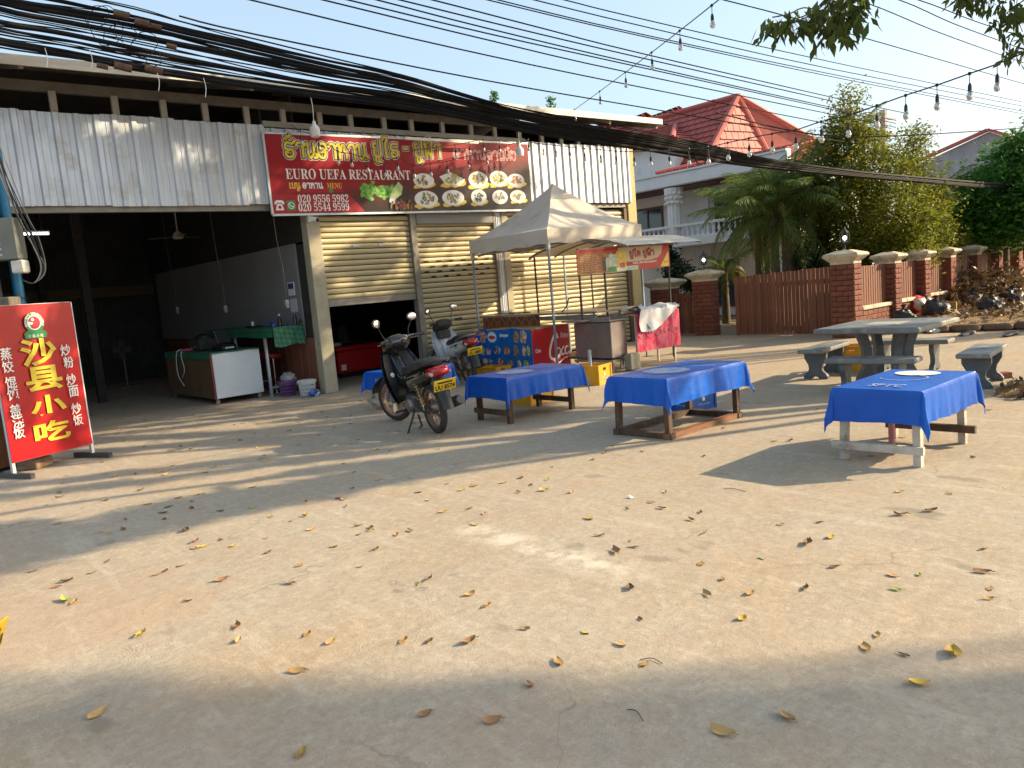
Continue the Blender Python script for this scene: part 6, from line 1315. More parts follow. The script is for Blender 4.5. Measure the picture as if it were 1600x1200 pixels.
for i, (x, y, L) in enumerate(((1512, 523, .5), (1580, 524, .5))):
    p = onZ(x, y); T = tag(part('palm_bract', blob(60 + i, .3, (1.2, .28, .12), 16, 8, .2), M_BAG, None, True), ('dark flattened scrap lying on the concrete below the kerb', 'dark flattened scrap on the concrete at the far right')[i], 'scrap'); T.location = (p.x, p.y, 0)
# ------------------------------------------------------------------ inside the open bay
M_PLY = mat('plywood_brown', (.17, .105, .05), (.13, .08, .038), rough=.6, scale=2, stretch=(3, 3, .6))
M_WLAM = mat('white_laminate', (.66, .70, .73), (.60, .64, .67), rough=.35, scale=2)
def greencloth():
    M = mat('green_cloth', (.010, .10, .045), (.03, .17, .085), rough=.55, scale=3); nt = M.node_tree; b = nt.nodes['Principled BSDF']
    tc = nt.nodes.new('ShaderNodeTexCoord'); mp = nt.nodes.new('ShaderNodeMapping'); mp.inputs[2].default_value = (0, radians(45), radians(45)); mp.inputs[3].default_value = (13, 13, 13); nt.links.new(tc.outputs['Object'], mp.inputs[0])
    ck = nt.nodes.new('ShaderNodeTexChecker'); ck.inputs['Scale'].default_value = 1.0; ck.inputs[1].default_value = (.008, .085, .04, 1); ck.inputs[2].default_value = (.06, .22, .12, 1); nt.links.new(mp.outputs[0], ck.inputs[0])
    src = b.inputs['Base Color'].links[0].from_socket; nt.links.new(_mix(nt, src, ck.outputs[0], .55), b.inputs['Base Color']); return M
M_GCLOTH = greencloth()
C1 = thing('wheeled_counter', 'wheeled counter with a white end panel and brown side in the open bay', 'counter', (-1.4, 2.2, 0))
x0, x1, y0, y1 = -1.83, -.95, 1.0, 3.36
part('side_panel', MB().box(x0, x0 + .02, y0 + .02, y1, .10, .80), M_PLY, C1, world=True)
M_MAR = mat('maroon_strip', (.14, .025, .018), rough=.5)
for b_ in ((y0 - .012, y0 + .03), (y1 - .04, y1 + .005)): part('corner_strip', MB().box(x0 - .008, x0 + .03, b_[0], b_[1], .09, .86), M_MAR, C1, world=True)
part('end_panel', MB().bbox(x0 + .032, x1, y0 - .02, y0, .10, .90, .008), M_WLAM, C1, world=True)
part('top', MB().box(x0, x1, y0, y1, .86, .90), M_PLY, C1, world=True)
part('far_side', MB().box(x1 - .02, x1, y0, y1, .1, .86), M_PLY, C1, world=True)
for x in (x0 + .06, x1 - .06):
    for y in (y0 + .06, y1 - .06):
        part('caster', MB().lathe([(.001, -.018), (.038, -.018), (.042, 0), (.038, .018), (.001, .018)], (x, y, .042), 'y', 12).box(x - .02, x + .02, y - .025, y + .025, .075, .10), M_ALLOY, C1, world=True)
def drape(x0, x1, y0, y1, z, dl, df):
    mb = MB().box(x0 - .004, x1, y0 - .004, y1, z, z + .006)
    mb.grid(lambda u, v: (x0 - .008 - .012 * sin(26 * u) * v - .01 * v, y0 + (y1 - y0) * u, z + .004 - dl * v * (1 + .08 * sin(9 * u))), 40, 5)
    if df: mb.grid(lambda u, v: (x0 + (x1 - x0) * u, y0 - .008 - .012 * sin(15 * u) * v - .012 * v, z + .004 - df * v * (1 + .06 * sin(7 * u))), 20, 5)
    return mb
o = part('table_cover', drape(x0, x1, y0 - .02, y1, .902, .12, .018), M_GCLOTH, None); tag(o, 'green patterned cover on the wheeled counter', 'table cover')
C2 = thing('bar_counter', 'tall narrow bar counter on metal legs against the partition', 'counter', (-.57, 2.0, 0))
x0b, x1b, y0b, y1b, zb = -.87, -.28, .50, 3.7, 1.24
part('top', MB().box(x0b, x1b, y0b, y1b, zb - .04, zb), M_WOODD, C2, world=True)
for y in (.93, 2.3, 3.6):
    part('leg', MB().beam((x0b + .03, y, 0), (x0b + .03, y, zb - .04), .045), M_ZINC, C2, world=True)
    part('brace', MB().beam((x0b + .05, y, .16), (x1b - .02, y, .16), .035), M_ZINC, C2, world=True)
part('mount_box', MB().box(x0b + .3, x0b + .48, .62, .9, zb - .24, zb - .045), M_STEEL, C2, world=True)
o = part('table_cover', drape(x0b, x1b, y0b - .02, y1b, zb + .002, .17, .34), M_GCLOTH, None); tag(o, 'green lattice patterned cover on the tall bar counter', 'table cover')
def bottle(label, p, h, r, m, cap):
    T = thing('bottle', label, 'bottle', p, group='bottles on the bar counter'); part('body', MB().lathe([(.001, 0), (r, 0), (r, h * .55), (r * .4, h * .75), (r * .35, h * .85)], n=12), m, T, True); part('cap', MB().lathe([(r * .42, h * .84), (r * .42, h), (.001, h)], n=10), cap, T, True)
M_SOY = mat('dark_glass', (.03, .012, .01), rough=.12)
for px, lb, h, mm, cp in ((437, 'dark bottle with a white cap behind the blue packet', .22, M_SOY, M_WHITE), (461, 'dark blue bottle with a red and white cap near the bar end', .24, mat('navy_glass', (.02, .025, .05), rough=.15), M_SREDT), (469, 'small dark jar at the very end of the bar', .11, M_SOY, M_BLACK)):
    p = onP(px, 501, (-.42 - (px < 450) * .15, 0, 0), (1, 0, 0)); bottle(lb, (p.x, p.y, zb + .009), h, .036, mm, cp)
pk = thing('paper_packet', 'blue and white packet lying on the bar counter', 'packet', (-.62, 1.05, zb + .009), radians(78)); part('box', MB().bbox(-.22, .22, -.04, .04, 0, .07, .012), mat('packet_blue', (.012, .03, .30), (.1, .35, .6), rough=.3, scale=5, lo=.52, hi=.58), pk)
fr = Frame((.17, .0415, .02), (-1, 0, 0), (0, 0, 1)); mb = MB(); textmb(mb, fr, 'Double A', .02, .0, .24, .035, .001, .02); part('lettering', mb, M_WHITE, pk)
bx = thing('dark_tray', 'flat dark tray with a white cup farther along the bar counter', 'tray', (-.62, 1.85, zb + .009)); part('tray', MB().bbox(-.08, .08, -.22, .22, 0, .03, .008), M_BLACK, bx); part('cup', MB().lathe([(.025, .03), (.03, .11), (.001, .11)], (0, .05, 0), n=10), M_WHITE, bx, True)
ph_ = thing('cash_register', 'black cash register with a pale slot on the green counter', 'cash register', (-1.42, 1.35, .91), radians(20)); part('body', MB().bbox(-.16, .16, -.13, .15, 0, .10, .012), M_BLACK, ph_); part('screen', MB().bbox(-.15, .15, -.012, .012, -.13, .13, .01).xf(Matrix.Translation((0, .02, .25)) @ Matrix.Rotation(radians(-20), 4, 'X')), mat('screen_dark', (.02, .022, .028), rough=.2), ph_); part('slot', MB().box(-.10, .10, -.135, -.1301, .03, .06), M_WLAM, ph_)
mc = thing('soup_machine', 'dark kitchen appliance with knobs on the far part of the green counter', 'appliance', (-1.45, 2.25, .91), radians(10)); part('body', MB().bbox(-.2, .2, -.2, .2, 0, .22, .02), M_BIKEDK, mc); part('lid', MB().lathe([(.19, .22), (.17, .27), (.05, .31), (.001, .32)], n=16), M_BLACK, mc, True)
for i in range(3): part('knob', MB().lathe([(.001, -.012), (.02, -.012), (.02, .01), (.001, .01)], (-.205, -.1 + .1 * i, .08), 'x', 10), M_ALLOY, mc)
ct = thing('cardboard_display', 'grey printed card standing at the far end of the green counter', 'card', (-1.35, 2.9, .91), radians(-60)); part('card', MB().bbox(-.10, .10, -.01, .01, 0, .24, .004), mat('grey_card', (.35, .34, .33), (.2, .2, .19), rough=.7, scale=14, lo=.45, hi=.55), ct)
pkc = tag(part('pink_cloth', blob(77, .11, (1.2, .7, .3), 14, 8, .2), mat('pink_towel', (.5, .08, .16), rough=.8), None, True), 'small folded pink cloth on the edge of the green counter', 'cloth'); pkc.location = (-1.72, 2.35, .915)
wr = thing('charging_cable', 'thin pale cables hanging over the brown side of the counter', 'cable', (-1.84, 2.8, .4)); part('cord', MB().tube(catmull([(.1, -.2, .55), (-.02, -.2, .50), (-.03, -.15, .1), (-.02, -.4, -.12)], 5), .007, 5).tube(catmull([(.1, -.5, .56), (-.02, -.45, .50), (-.03, -.55, .2), (-.02, -.35, .05)], 5), .007, 5), M_WHITE, wr)
def stool(label, x, y):
    T = thing('bar_stool', label, 'stool', (x, y, 0), group='red bar stools'); part('seat', MB().lathe([(.001, .66), (.16, .66), (.18, .69), (.17, .73), (.001, .74)], n=18), mat('stool_red', (.38, .012, .018), rough=.35) if 'stool_red' not in bpy.data.materials else bpy.data.materials['stool_red'], T, True)
    part('column', MB().tube([(0, 0, .03), (0, 0, .66)], .022, 10), M_CHROME, T, True); part('base', MB().lathe([(.001, .03), (.06, .03), (.19, .008), (.19, 0)], n=18), M_CHROME, T, True)
    part('foot_ring', MB().tube([(.13 * cos(a), .13 * sin(a), .26) for a in [k * .3927 for k in range(17)]], .009, 6), M_CHROME, T, True)
p = onZ(433, 613); stool('red bar stool under the front end of the bar counter', p.x, p.y); stool('red bar stool behind the front one under the bar counter', p.x - .02, p.y + .6); stool('red bar stool farthest back under the bar counter', p.x - .02, p.y + 1.25)
def basket(label, x, y, m, h=.27, r=.15):
    T = thing('laundry_basket', label, 'basket', (x, y, 0)); k = 26; mb = MB()
    for i in range(k): a = 2 * pi * i / k; mb.beam((r * .8 * cos(a), r * .8 * sin(a), .01), (r * cos(a), r * sin(a), h), .018, .006)
    for z, rz_ in ((.015, .81), (.08, .86), (.145, .90), (.21, .95)): mb.lathe([(r * rz_ - .006, z), (r * rz_ - .006, z + .02), (r * rz_ + .004, z + .02), (r * rz_ + .004, z)], n=26)
    part('weave', mb, m, T); part('rim', MB().lathe([(r - .005, h - .04), (r + .012, h - .035), (r + .02, h), (r + .005, h + .01), (r - .008, h - .005)], n=26), m, T, True); part('base', MB().lathe([(.001, .008), (r * .8, .008)], n=20), m, T)
basket('purple woven plastic basket beside the bar counter', -.66, .62, mat('purple_plastic', (.16, .06, .20), rough=.45)); basket('white plastic laundry basket in front of the purple one', -.50, .18, mat('white_plastic', (.66, .66, .64), rough=.4))
pb_ = tag(part('plastic_bag', blob(81, .13, (1, 1, .7), 16, 10, .3), mat('clear_bag', (.3, .29, .28), rough=.25), None, True), 'crumpled grey plastic bag on top of the purple basket', 'plastic bag'); pb_.location = (-.64, .60, .25)
db = tag(part('detergent_bag', blob(83, .12, (1.3, .5, .55), 16, 10, .15), mat('bag_blue', (.02, .06, .32), (.5, .7, .75), rough=.25, scale=9, lo=.5, hi=.56), None, True), 'blue and white packet lying at the foot of the white basket', 'packet'); db.location = (-.50, -.06, .0); db.rotation_euler = (0, 0, .5)
# pedestal fan and shapes deep in the bay
f = thing('pedestal_fan', 'pedestal fan standing deep in the dark bay', 'fan', (-1.5, 7.6, 0), radians(-35)); part('stand', MB().lathe([(.001, .03), (.2, .02), (.2, 0)], n=16).tube([(0, 0, .02), (0, 0, .82)], .018, 8), M_STEEL, f, True)
mb = MB()
for k in range(28): a = k * pi / 14; mb.tube([(.03 * cos(a), -.1, .9 + .03 * sin(a)), (.16 * cos(a), -.13, .9 + .16 * sin(a)), (.23 * cos(a), -.06, .9 + .23 * sin(a))], .003, 4)
for r_ in (.08, .16, .23): mb.tube([(r_ * cos(a), -.12 + (.06 if r_ > .2 else 0), .9 + r_ * sin(a)) for a in [i * .2618 for i in range(25)]], .004, 4)
part('cage', mb, M_CORD, f)
for k in range(4): part('blade', MB().add([(.03, -.06, -.04), (.2, -.08, -.08), (.21, -.05, .06), (.03, -.05, .05)], [(0, 1, 2, 3)]).xf(Matrix.Translation((0, 0, .9)) @ Matrix.Rotation(k * pi / 2, 4, 'Y')), M_CORD, f)
rc = thing('cool_box', 'large red cool box with a white sticker seen through the half open shutter', 'cool box', (1.75, 2.35, 0)); part('body', MB().bbox(-.60, .60, -.32, .32, .10, .56, .03), mat('cooler_red', (.46, .010, .014), rough=.35), rc); part('lid', MB().bbox(-.62, .62, -.34, .34, .56, .66, .03), bpy.data.materials['cooler_red'], rc); part('sticker', MB().box(-.53, -.42, -.327, -.3205, .16, .28), M_WHITE, rc); part('base', MB().box(-.5, .5, -.25, .25, 0, .1), M_BLACK, rc)
wp = thing('white_bundle', 'white folded bundle lying on the red cool box', 'bundle', (1.28, 2.3, .66)); part('bundle', blob(85, .13, (1.1, .8, .35), 14, 8, .15), M_WPL, wp, True)
M_CHAIR = mat('grey_plastic_chair', (.12, .11, .10), rough=.5)
for i in range(3):
    T = thing('plastic_chair', ('stacked plastic chair at the bottom, behind the red cool box', 'stacked plastic chair in the middle, behind the red cool box', 'stacked plastic chair on top, behind the red cool box')[i], 'chair', (2.3, 3.35, .11 * i), .5, 'stacked plastic chairs'); part('seat', MB().bbox(-.2, .2, -.2, .2, .42, .45, .015), M_CHAIR, T)
    part('backrest', MB().grid(lambda u, v: (-.2 + .4 * u, .2 + .06 * v, .45 + .38 * v - .05 * (2 * u - 1) ** 2), 8, 5), M_CHAIR, T, True)
    for x in (-.18, .18):
        for y in (-.18, .18): part('leg', MB().beam((x * 1.15, y * 1.15, 0), (x, y, .42), .03), M_CHAIR, T)
# ------------------------------------------------------------------ pole, pipe and boxes at the left edge
P0_ = onD(2, 600, 9.7); P0_.z = 0
po = thing('power_pole', 'dark weathered concrete power pole at the left edge behind the red sign', 'utility pole', tuple(P0_)); part('shaft', MB().beam((0, 0, 0), (0, 0, 8), .30), mat('pole_dark', (.10, .075, .055), (.055, .042, .034), rough=.9, scale=6, bump=.5, bscale=14), po)
part('crossarm', MB().beam((-.2, -1.2, 7.6), (.2, 1.2, 7.6), .1), M_STEEL, po)
M_PVC = mat('blue_pvc', (.012, .165, .30), (.010, .13, .25), rough=.35, scale=3, dirt=(.05, .12, .18), dscale=4, dlo=.58, dhi=.8)
pi_ = onD(25, 430, 9.75); bp_ = thing('drain_pipe', 'bright blue plastic pipe running up the power pole', 'pipe', (pi_.x, pi_.y, 0)); zt = onD(4, 190, 9.75).z
part('pipe', MB().tube([(0, 0, 0), (0, 0, zt)], .062, 14), M_PVC, bp_, True); part('wide_pipe', MB().lathe([(.062, zt - .04), (.10, zt), (.11, zt + .03), (.11, zt + 3.0)], n=16), M_PVC, bp_, True)
jb = onD(12, 374, 9.4); j = thing('junction_box', 'grey metal junction box on the power pole', 'junction box', tuple(jb), atan2(.746, .66) - pi / 2 - .75)
j.rotation_euler = (0, 0, radians(-41)); part('box', MB().bbox(-.19, .15, -.09, .10, -.25, .25, .01), mat('box_grey', (.21, .21, .175), (.165, .165, .14), rough=.6, metal=.2, scale=4), j)
for i in range(3): part('screw', MB().lathe([(.001, -.096), (.014, -.096), (.014, -.088)], (-.05, 0, -.05 - .07 * i), 'y', 8), M_ZINC, j)
part('meter', MB().bbox(.02, .17, -.06, .08, -.42, -.26, .015), M_FASCIA, j)
rnd = random.Random(21)
lw = thing('loose_wires', 'tangle of thin black and grey wires hanging beside the junction box', 'wires', tuple(jb))
for i in range(7):
    o_ = rnd.uniform(-.05, .08); mb = MB().tube(catmull([(-.02, -.12, .9 + .1 * i), (.12 + o_, -.16, .35), (.22 + o_, -.17, .0), (.28 + .06 * rnd.random(), -.16, -.32 - .08 * rnd.random()), (.18, -.15, -.55), (.05, -.14, -.5)], 6), .006 + .004 * (i % 2), 5); part('wire', mb, M_BLACK if i % 3 else M_STEEL, lw)
tw = MB()
for i in range(6): z = 1.15 + i * .17; tw.tube([(.085 * cos(a), .085 * sin(a), z + .03 * sin(a + i)) for a in [k * .4488 for k in range(15)]], .006, 5)
part('binding', tw, M_BLACK, bp_)
q_ = onZ(56, 731); ht = (onP(52, 461, tuple(q_), (FW.x, FW.y, 0))).z
sp = thing('timber_post', 'short grey timber post standing behind the red sign', 'post', tuple(q_), .7); part('post', MB().bbox(-.09, .09, -.09, .09, 0, ht, .01), mat('grey_timber', (.17, .14, .105), (.11, .09, .07), rough=.9, scale=5, stretch=(4, 4, .5)), sp); part('base_block', MB().bbox(-.13, .13, -.13, .13, 0, .12, .015), M_KERB, sp)
q_ = onD(-14, 640, 8.9); cb_ = thing('wooden_cabinet', 'brown wooden cabinet at the far left behind the red sign', 'cabinet', (q_.x, q_.y, 0), .6); part('body', MB().bbox(-.24, .24, -.2, .2, .04, 1.12, .01), mat('cabinet_wood', (.23, .10, .035), (.14, .06, .022), rough=.5, scale=3, stretch=(4, 4, .7)), cb_); part('plinth', MB().box(-.22, .22, -.18, .18, 0, .04), M_BLACK, cb_)
# ------------------------------------------------------------------ overhead cables
M_CABLE = mat('cable_black', (.006, .006, .007), (.014, .013, .012), rough=.75, spec=.2, scale=3)
WN = Vector((3.0 - 1.15, 27.0, 0)); WN = Vector((5.6, 25.0, 0)).normalized(); WPt = Vector((-5.0, -1.05, 0))
TR = [(-90, -80, 52), (0, -28, 72), (105, -6, 88), (210, 14, 108), (300, 38, 122), (400, 62, 138), (520, 90, 156), (625, 113, 171), (720, 143, 188), (800, 165, 206), (900, 186, 222), (1000, 204, 236), (1100, 224, 252), (1200, 247, 264), (1340, 268, 277), (1490, 282, 290), (1620, 293, 299)]
rnd = random.Random(5); ORD = ['first', 'second', 'third', 'fourth', 'fifth', 'sixth', 'seventh', 'eighth', 'ninth', 'tenth', 'eleventh', 'twelfth', 'thirteenth', 'fourteenth', 'fifteenth', 'sixteenth']
def cable(name, pts, r, label, group, cat='cable', n=5):
    p0 = Vector(pts[0]); T = bpy.data.objects.new(name, MB().tube([Vector(p) - p0 for p in catmull(pts, 4)], r, n).mesh(name, M_CABLE, True)); COL.objects.link(T); T.location = p0; return tag(T, label, cat, group)
thick = [(.09, .020), (.20, .030), (.27, .022), (.41, .034), (.46, .020), (.66, .032), (.72, .018), (.97, .034), (.93, .026)]
thin = [(rnd.random() ** .9, .006 + .006 * rnd.random()) for _ in range(24)]
for i, (f_, r_) in enumerate(thick + thin):
    w1, w2 = rnd.uniform(0, 6), rnd.uniform(0, 6); pts = []; fe = rnd.random()
    for k, (x, a, b) in enumerate(TR):
        t = k / (len(TR) - 1); ff = f_ * (1 - t ** 2.2) + fe * t ** 2.2
        y = a + (b - a) * min(1.05, max(-.05, ff + .035 * sin(w1 + x * .007) + (.03 * sin(w2 + x * .013) if r_ < .015 else 0)))
        pts.append(onP(x, y, WPt + WN * rnd.uniform(-.03, .03) if r_ < .015 else WPt, WN))
    rk = sorted(thick).index((f_, r_)) if r_ > .015 else 0
    cable('bundled_cable', pts, r_, f'{ORD[rk]} thick black cable from the top of the sagging bundle at the left edge' if r_ > .015 else 'thin black wire in the sagging bundle crossing in front of the shed roof', 'thick cables of the roadside bundle' if r_ > .015 else 'thin wires of the roadside bundle')
for i, (cx, cy, r_, sq) in enumerate(((165, 40, 26, 1.2), (190, 60, 24, 1.0), (200, 45, 18, 1.3), (225, 70, 20, 1.0), (152, 25, 20, .8), (240, 92, 14, .8), (1094, 247, 9, 1))):
    pts = [onP(cx + r_ * cos(a) * (1 + .2 * sin(2 * a + i)), cy + r_ * sq * sin(a), WPt - WN * .06, WN) for a in [k * .45 + i for k in range(13)]]
    cable('wire_loop', pts, .005 if i != 6 else .012, 'loose loop of thin wire hanging from the cable bundle' if i != 6 else 'small coil of cable on the bundle in front of the red roofed house', 'loose wire loops on the bundle' if i != 6 else None, 'wire')
for i, (x, y, l, lb) in enumerate(((190, 22, 13, 'brown taped cable joint high on the bundle'), (222, 35, 12, 'second taped cable joint just right of the high one'), (244, 41, 9, 'short taped cable joint at the right of the upper three'), (160, 103, 9, 'small rusty clamp on the lowest thick cable'), (268, 72, 8, 'small hanging clamp on the middle cable'), (192, 104, 14, 'bulky taped joint on the lowest cable'), (240, 108, 14, 'frayed brown joint at the right of the lowest cable'))):
    a, b = onP(x - l, y - l * .2, WPt - WN * .03, WN), onP(x + l, y + l * .28, WPt - WN * .03, WN); o = cable('cable_joint', [a, a.lerp(b, .5), b], .05 if l > 10 else .035, lb, 'taped joints on the cable bundle', 'cable joint', 8); o.data.materials[0] = M_WOODD
for x, y in ((70, 75), (140, 78), (245, 112), (318, 122)):
    a = onP(x, y, WPt - WN * .05, WN); b = onP(x + 3, y + 30, WPt - WN * .05, WN); o = cable('wire_tail', [a, a.lerp(b, .5) + Vector((.02, 0, 0)), b], .005, 'short pale wire tail dangling from the bundle', 'wire tails on the bundle', 'wire'); o.data.materials[0] = M_WHITE
PW = [((400, 54), (760, 126), (1058, 177), (1400, 236)), ((400, 2), (700, 73), (1000, 136), (1400, 214)), ((505, 0), (760, 62), (1000, 117), (1400, 199)), ((544, 0), (760, 52), (1000, 105), (1400, 193)), ((589, 0), (760, 44), (1000, 101), (1277, 163), (1400, 188)), ((625, 0), (800, 43), (1000, 90), (1300, 158)), ((676, 0), (850, 45), (1000, 83), (1300, 152), (1420, 178)),
      ((762, 0), (1000, 56), (1330, 126), (1620, 182)), ((762, -4), (1000, 53), (1330, 122), (1620, 178)), ((835, 0), (1000, 40), (1300, 108), (1620, 170)), ((882, 0), (1000, 29), (1300, 97), (1620, 164)), ((1131, 0), (1300, 45), (1600, 131), (1640, 141)), ((1352, 4), (1460, 48), (1559, 84), (1640, 112)), ((1405, 0), (1490, 37), (1577, 69), (1640, 92)), ((1435, 0), (1520, 32), (1590, 55), (1640, 72)), ((1240, 205), (1340, 214), (1480, 208), (1620, 198))]
for i, L in enumerate(PW):
    Yp = -3.4 - .12 * i if i < 11 else -6.2 - .3 * (i - 11)
    L = [(L[0][0] - 120, L[0][1] - 29)] + list(L); r_ = .0105 if i < 7 else .009
    cable('power_line', [onY(x, y, Yp) for x, y in L], r_, f'{ORD[i]} power line from the left along the top of the sky', 'power lines across the sky')
# ------------------------------------------------------------------ strings of lamps
M_BULB = mat('clear_bulb', (.62, .62, .60), rough=.08, spec=.8, trans=.6)
SK = MB().lathe([(.004, .0), (.010, -.01), (.017, -.03), (.018, -.075), (.0, -.076)], n=8).mesh('socket', M_BLACK, True)
GB = MB().lathe([(.013, -.074), (.026, -.10), (.030, -.125), (.022, -.15), (.001, -.16)], n=9).mesh('bulb', M_BULB, True)
DW = MB().tube([(0, 0, .0), (0, 0, -.08)], .004, 4).ball((0, 0, 0), .018, 6, 4).mesh('drop_wire', M_BLACK)
def dinv(x, a, b, Da, Db): t = (x - a) / (b - a); return 1 / ((1 - t) / Da + t / Db)
def lamp_string(label, pts, bulbs, drop=1.0):
    T = thing('string_lights', label, 'string lights', tuple(pts[0]), group='festoon strings of bulbs'); p0 = Vector(pts[0])
    part('cord', MB().tube([Vector(p) - p0 for p in catmull(pts, 5)], .007, 5), M_BLACK, T)
    for b in bulbs:
        q = Vector(b) - p0; link('drop_wire', DW, T, q); s = link('socket', SK, T, q + Vector((0, 0, -.08 * drop))); link('bulb', GB, s)
# A: from the eave up and over the yard
a0, a1 = (890, 177), (1150, -22); DA, DB = 17.2, 7.6
apt = lambda x: onD(x, a0[1] + (a1[1] - a0[1]) * (x - a0[0]) / (a1[0] - a0[0]) + 3.0 * sin(pi * (x - a0[0]) / 260), dinv(x, a0[0], a1[0], DA, DB))
lamp_string('string of bulbs rising from the shed eave over the yard to the top edge', [apt(x) for x in (890, 940, 990, 1040, 1090, 1150)], [apt(x) for x in (898, 937, 977, 1018, 1062, 1112)])
B = [(1640, 62), (1600, 82), (1558, 100), (1515, 115), (1464, 133), (1415, 149), (1370, 165), (1325, 180), (1283, 190), (1243, 203), (1206, 209), (1170, 216), (1137, 223), (1106, 230), (1076, 233), (1045, 235), (1016, 236), (990, 237), (962, 236), (938, 234), (913, 232), (890, 230), (868, 227), (848, 225), (826, 222)]
bpt = lambda p: onD(p[0], p[1], dinv(p[0], 1640, 826, 6.4, 16.6))
lamp_string('long string of bulbs sagging from the right edge to the sign corner', [bpt(p) for p in B], [bpt(p) for p in B[2:]])
Cs = [(455, 195), (469, 204), (497, 214), (527, 236), (548, 240), (573, 248), (600, 256), (620, 246), (646, 258), (672, 256), (698, 252), (731, 244), (760, 238), (791, 228), (810, 222)]
cpt = lambda p: onY(p[0], p[1], -.45)
lamp_string('string of bulbs looped across the front of the red sign', [cpt(p) for p in Cs], [cpt(p) for p in Cs[1:]])
Ds = [(640, 236), (680, 230), (711, 226), (733, 222), (755, 218), (780, 220), (808, 224), (825, 218)]; lamp_string('short upper string of bulbs over the right half of the sign', [onY(p[0], p[1], -.5) for p in Ds], [onY(p[0], p[1], -.5) for p in Ds[2:]])
for x, y, yt, lb in ((492, 205, 165, 'white LED bulb hanging in front of the sign, left one'), (812, 237, 205, 'white LED bulb hanging in front of the sign, right one')):
    p = onY(x, y, -.62); T = thing('led_bulb', lb, 'light bulb', tuple(p), group='white LED bulbs under the eave'); zt = 5.0 - p.z
    part('bulb', MB().lathe([(.001, -.10), (.055, -.098), (.075, -.085), (.082, -.02), (.085, .03), (.075, .06), (.035, .10), (.025, .16), (.001, .16)], n=18), M_WHITE, T, True); part('cable', MB().tube([(0, 0, .16), (.01, 0, .4), (0, .02, zt)], .006, 5), M_WHITE, T)
p = onY(485, 342, -.08); T = thing('security_camera', 'white security camera on top of the cream pillar', 'camera', tuple(p)); part('mount', MB().bbox(-.045, .045, -.02, .06, -.06, .06, .01), M_WHITE, T); part('body', MB().tube([(0, 0, 0), (.06, -.12, -.03)], .04, 12), M_WHITE, T, True); part('lens', MB().ball((.062, -.125, -.032), .034, 10, 6), M_BLACK, T, True)
p = onY(700, 221, -.3); T = thing('sign_lamp', 'thin white tube lamp fixed above the middle of the sign', 'lamp', tuple(p)); part('tube', MB().beam((-1.0, 0, 0), (.75, 0, .02), .04, .05), M_FASCIA, T)
# ------------------------------------------------------------------ fallen leaves, each its own
def leafmesh(seed, c):
    r = random.Random(seed); L, W = .066 * r.uniform(.85, 1.15), .017 * r.uniform(.8, 1.3); cu = r.uniform(.05, .5); tw = r.uniform(-.8, .8)
    def fn(u, v):
        t = u; w = W * (sin(pi * min(1, t * .96 + .02)) ** .75); s = 2 * v - 1; z = .035 * cu * (t - .5) ** 2 * 2 + .018 * abs(s) * cu + .012 * tw * s * t + .003
        return (L * (t - .5), w * s, z)
    mb = MB().grid(fn, 8, 4).tube([(-L * .5, 0, .012 * cu + .003), (-L * .68, .004, .010)], .0018, 4); return mb.mesh('fallen_leaf', c, True)
LC = [('yellow', mat('leaf_yellow', (.58, .38, .05), (.48, .28, .04), rough=.6, scale=25, rnd=.2)), ('tan', mat('leaf_tan', (.48, .30, .11), (.36, .20, .07), rough=.7, scale=25, rnd=.2)), ('brown', mat('leaf_brown', (.30, .16, .07), (.20, .10, .045), rough=.75, scale=25, rnd=.25)), ('dark', mat('leaf_dark_brown', (.14, .08, .045), (.085, .05, .03), rough=.8, scale=25, rnd=.2)), ('green', mat('leaf_lime', (.36, .40, .05), (.26, .32, .05), rough=.55, scale=25, rnd=.2))]
LMS = {c: [leafmesh(i * 5 + j, m_) for j in range(4)] for i, (c, m_) in enumerate(LC)}
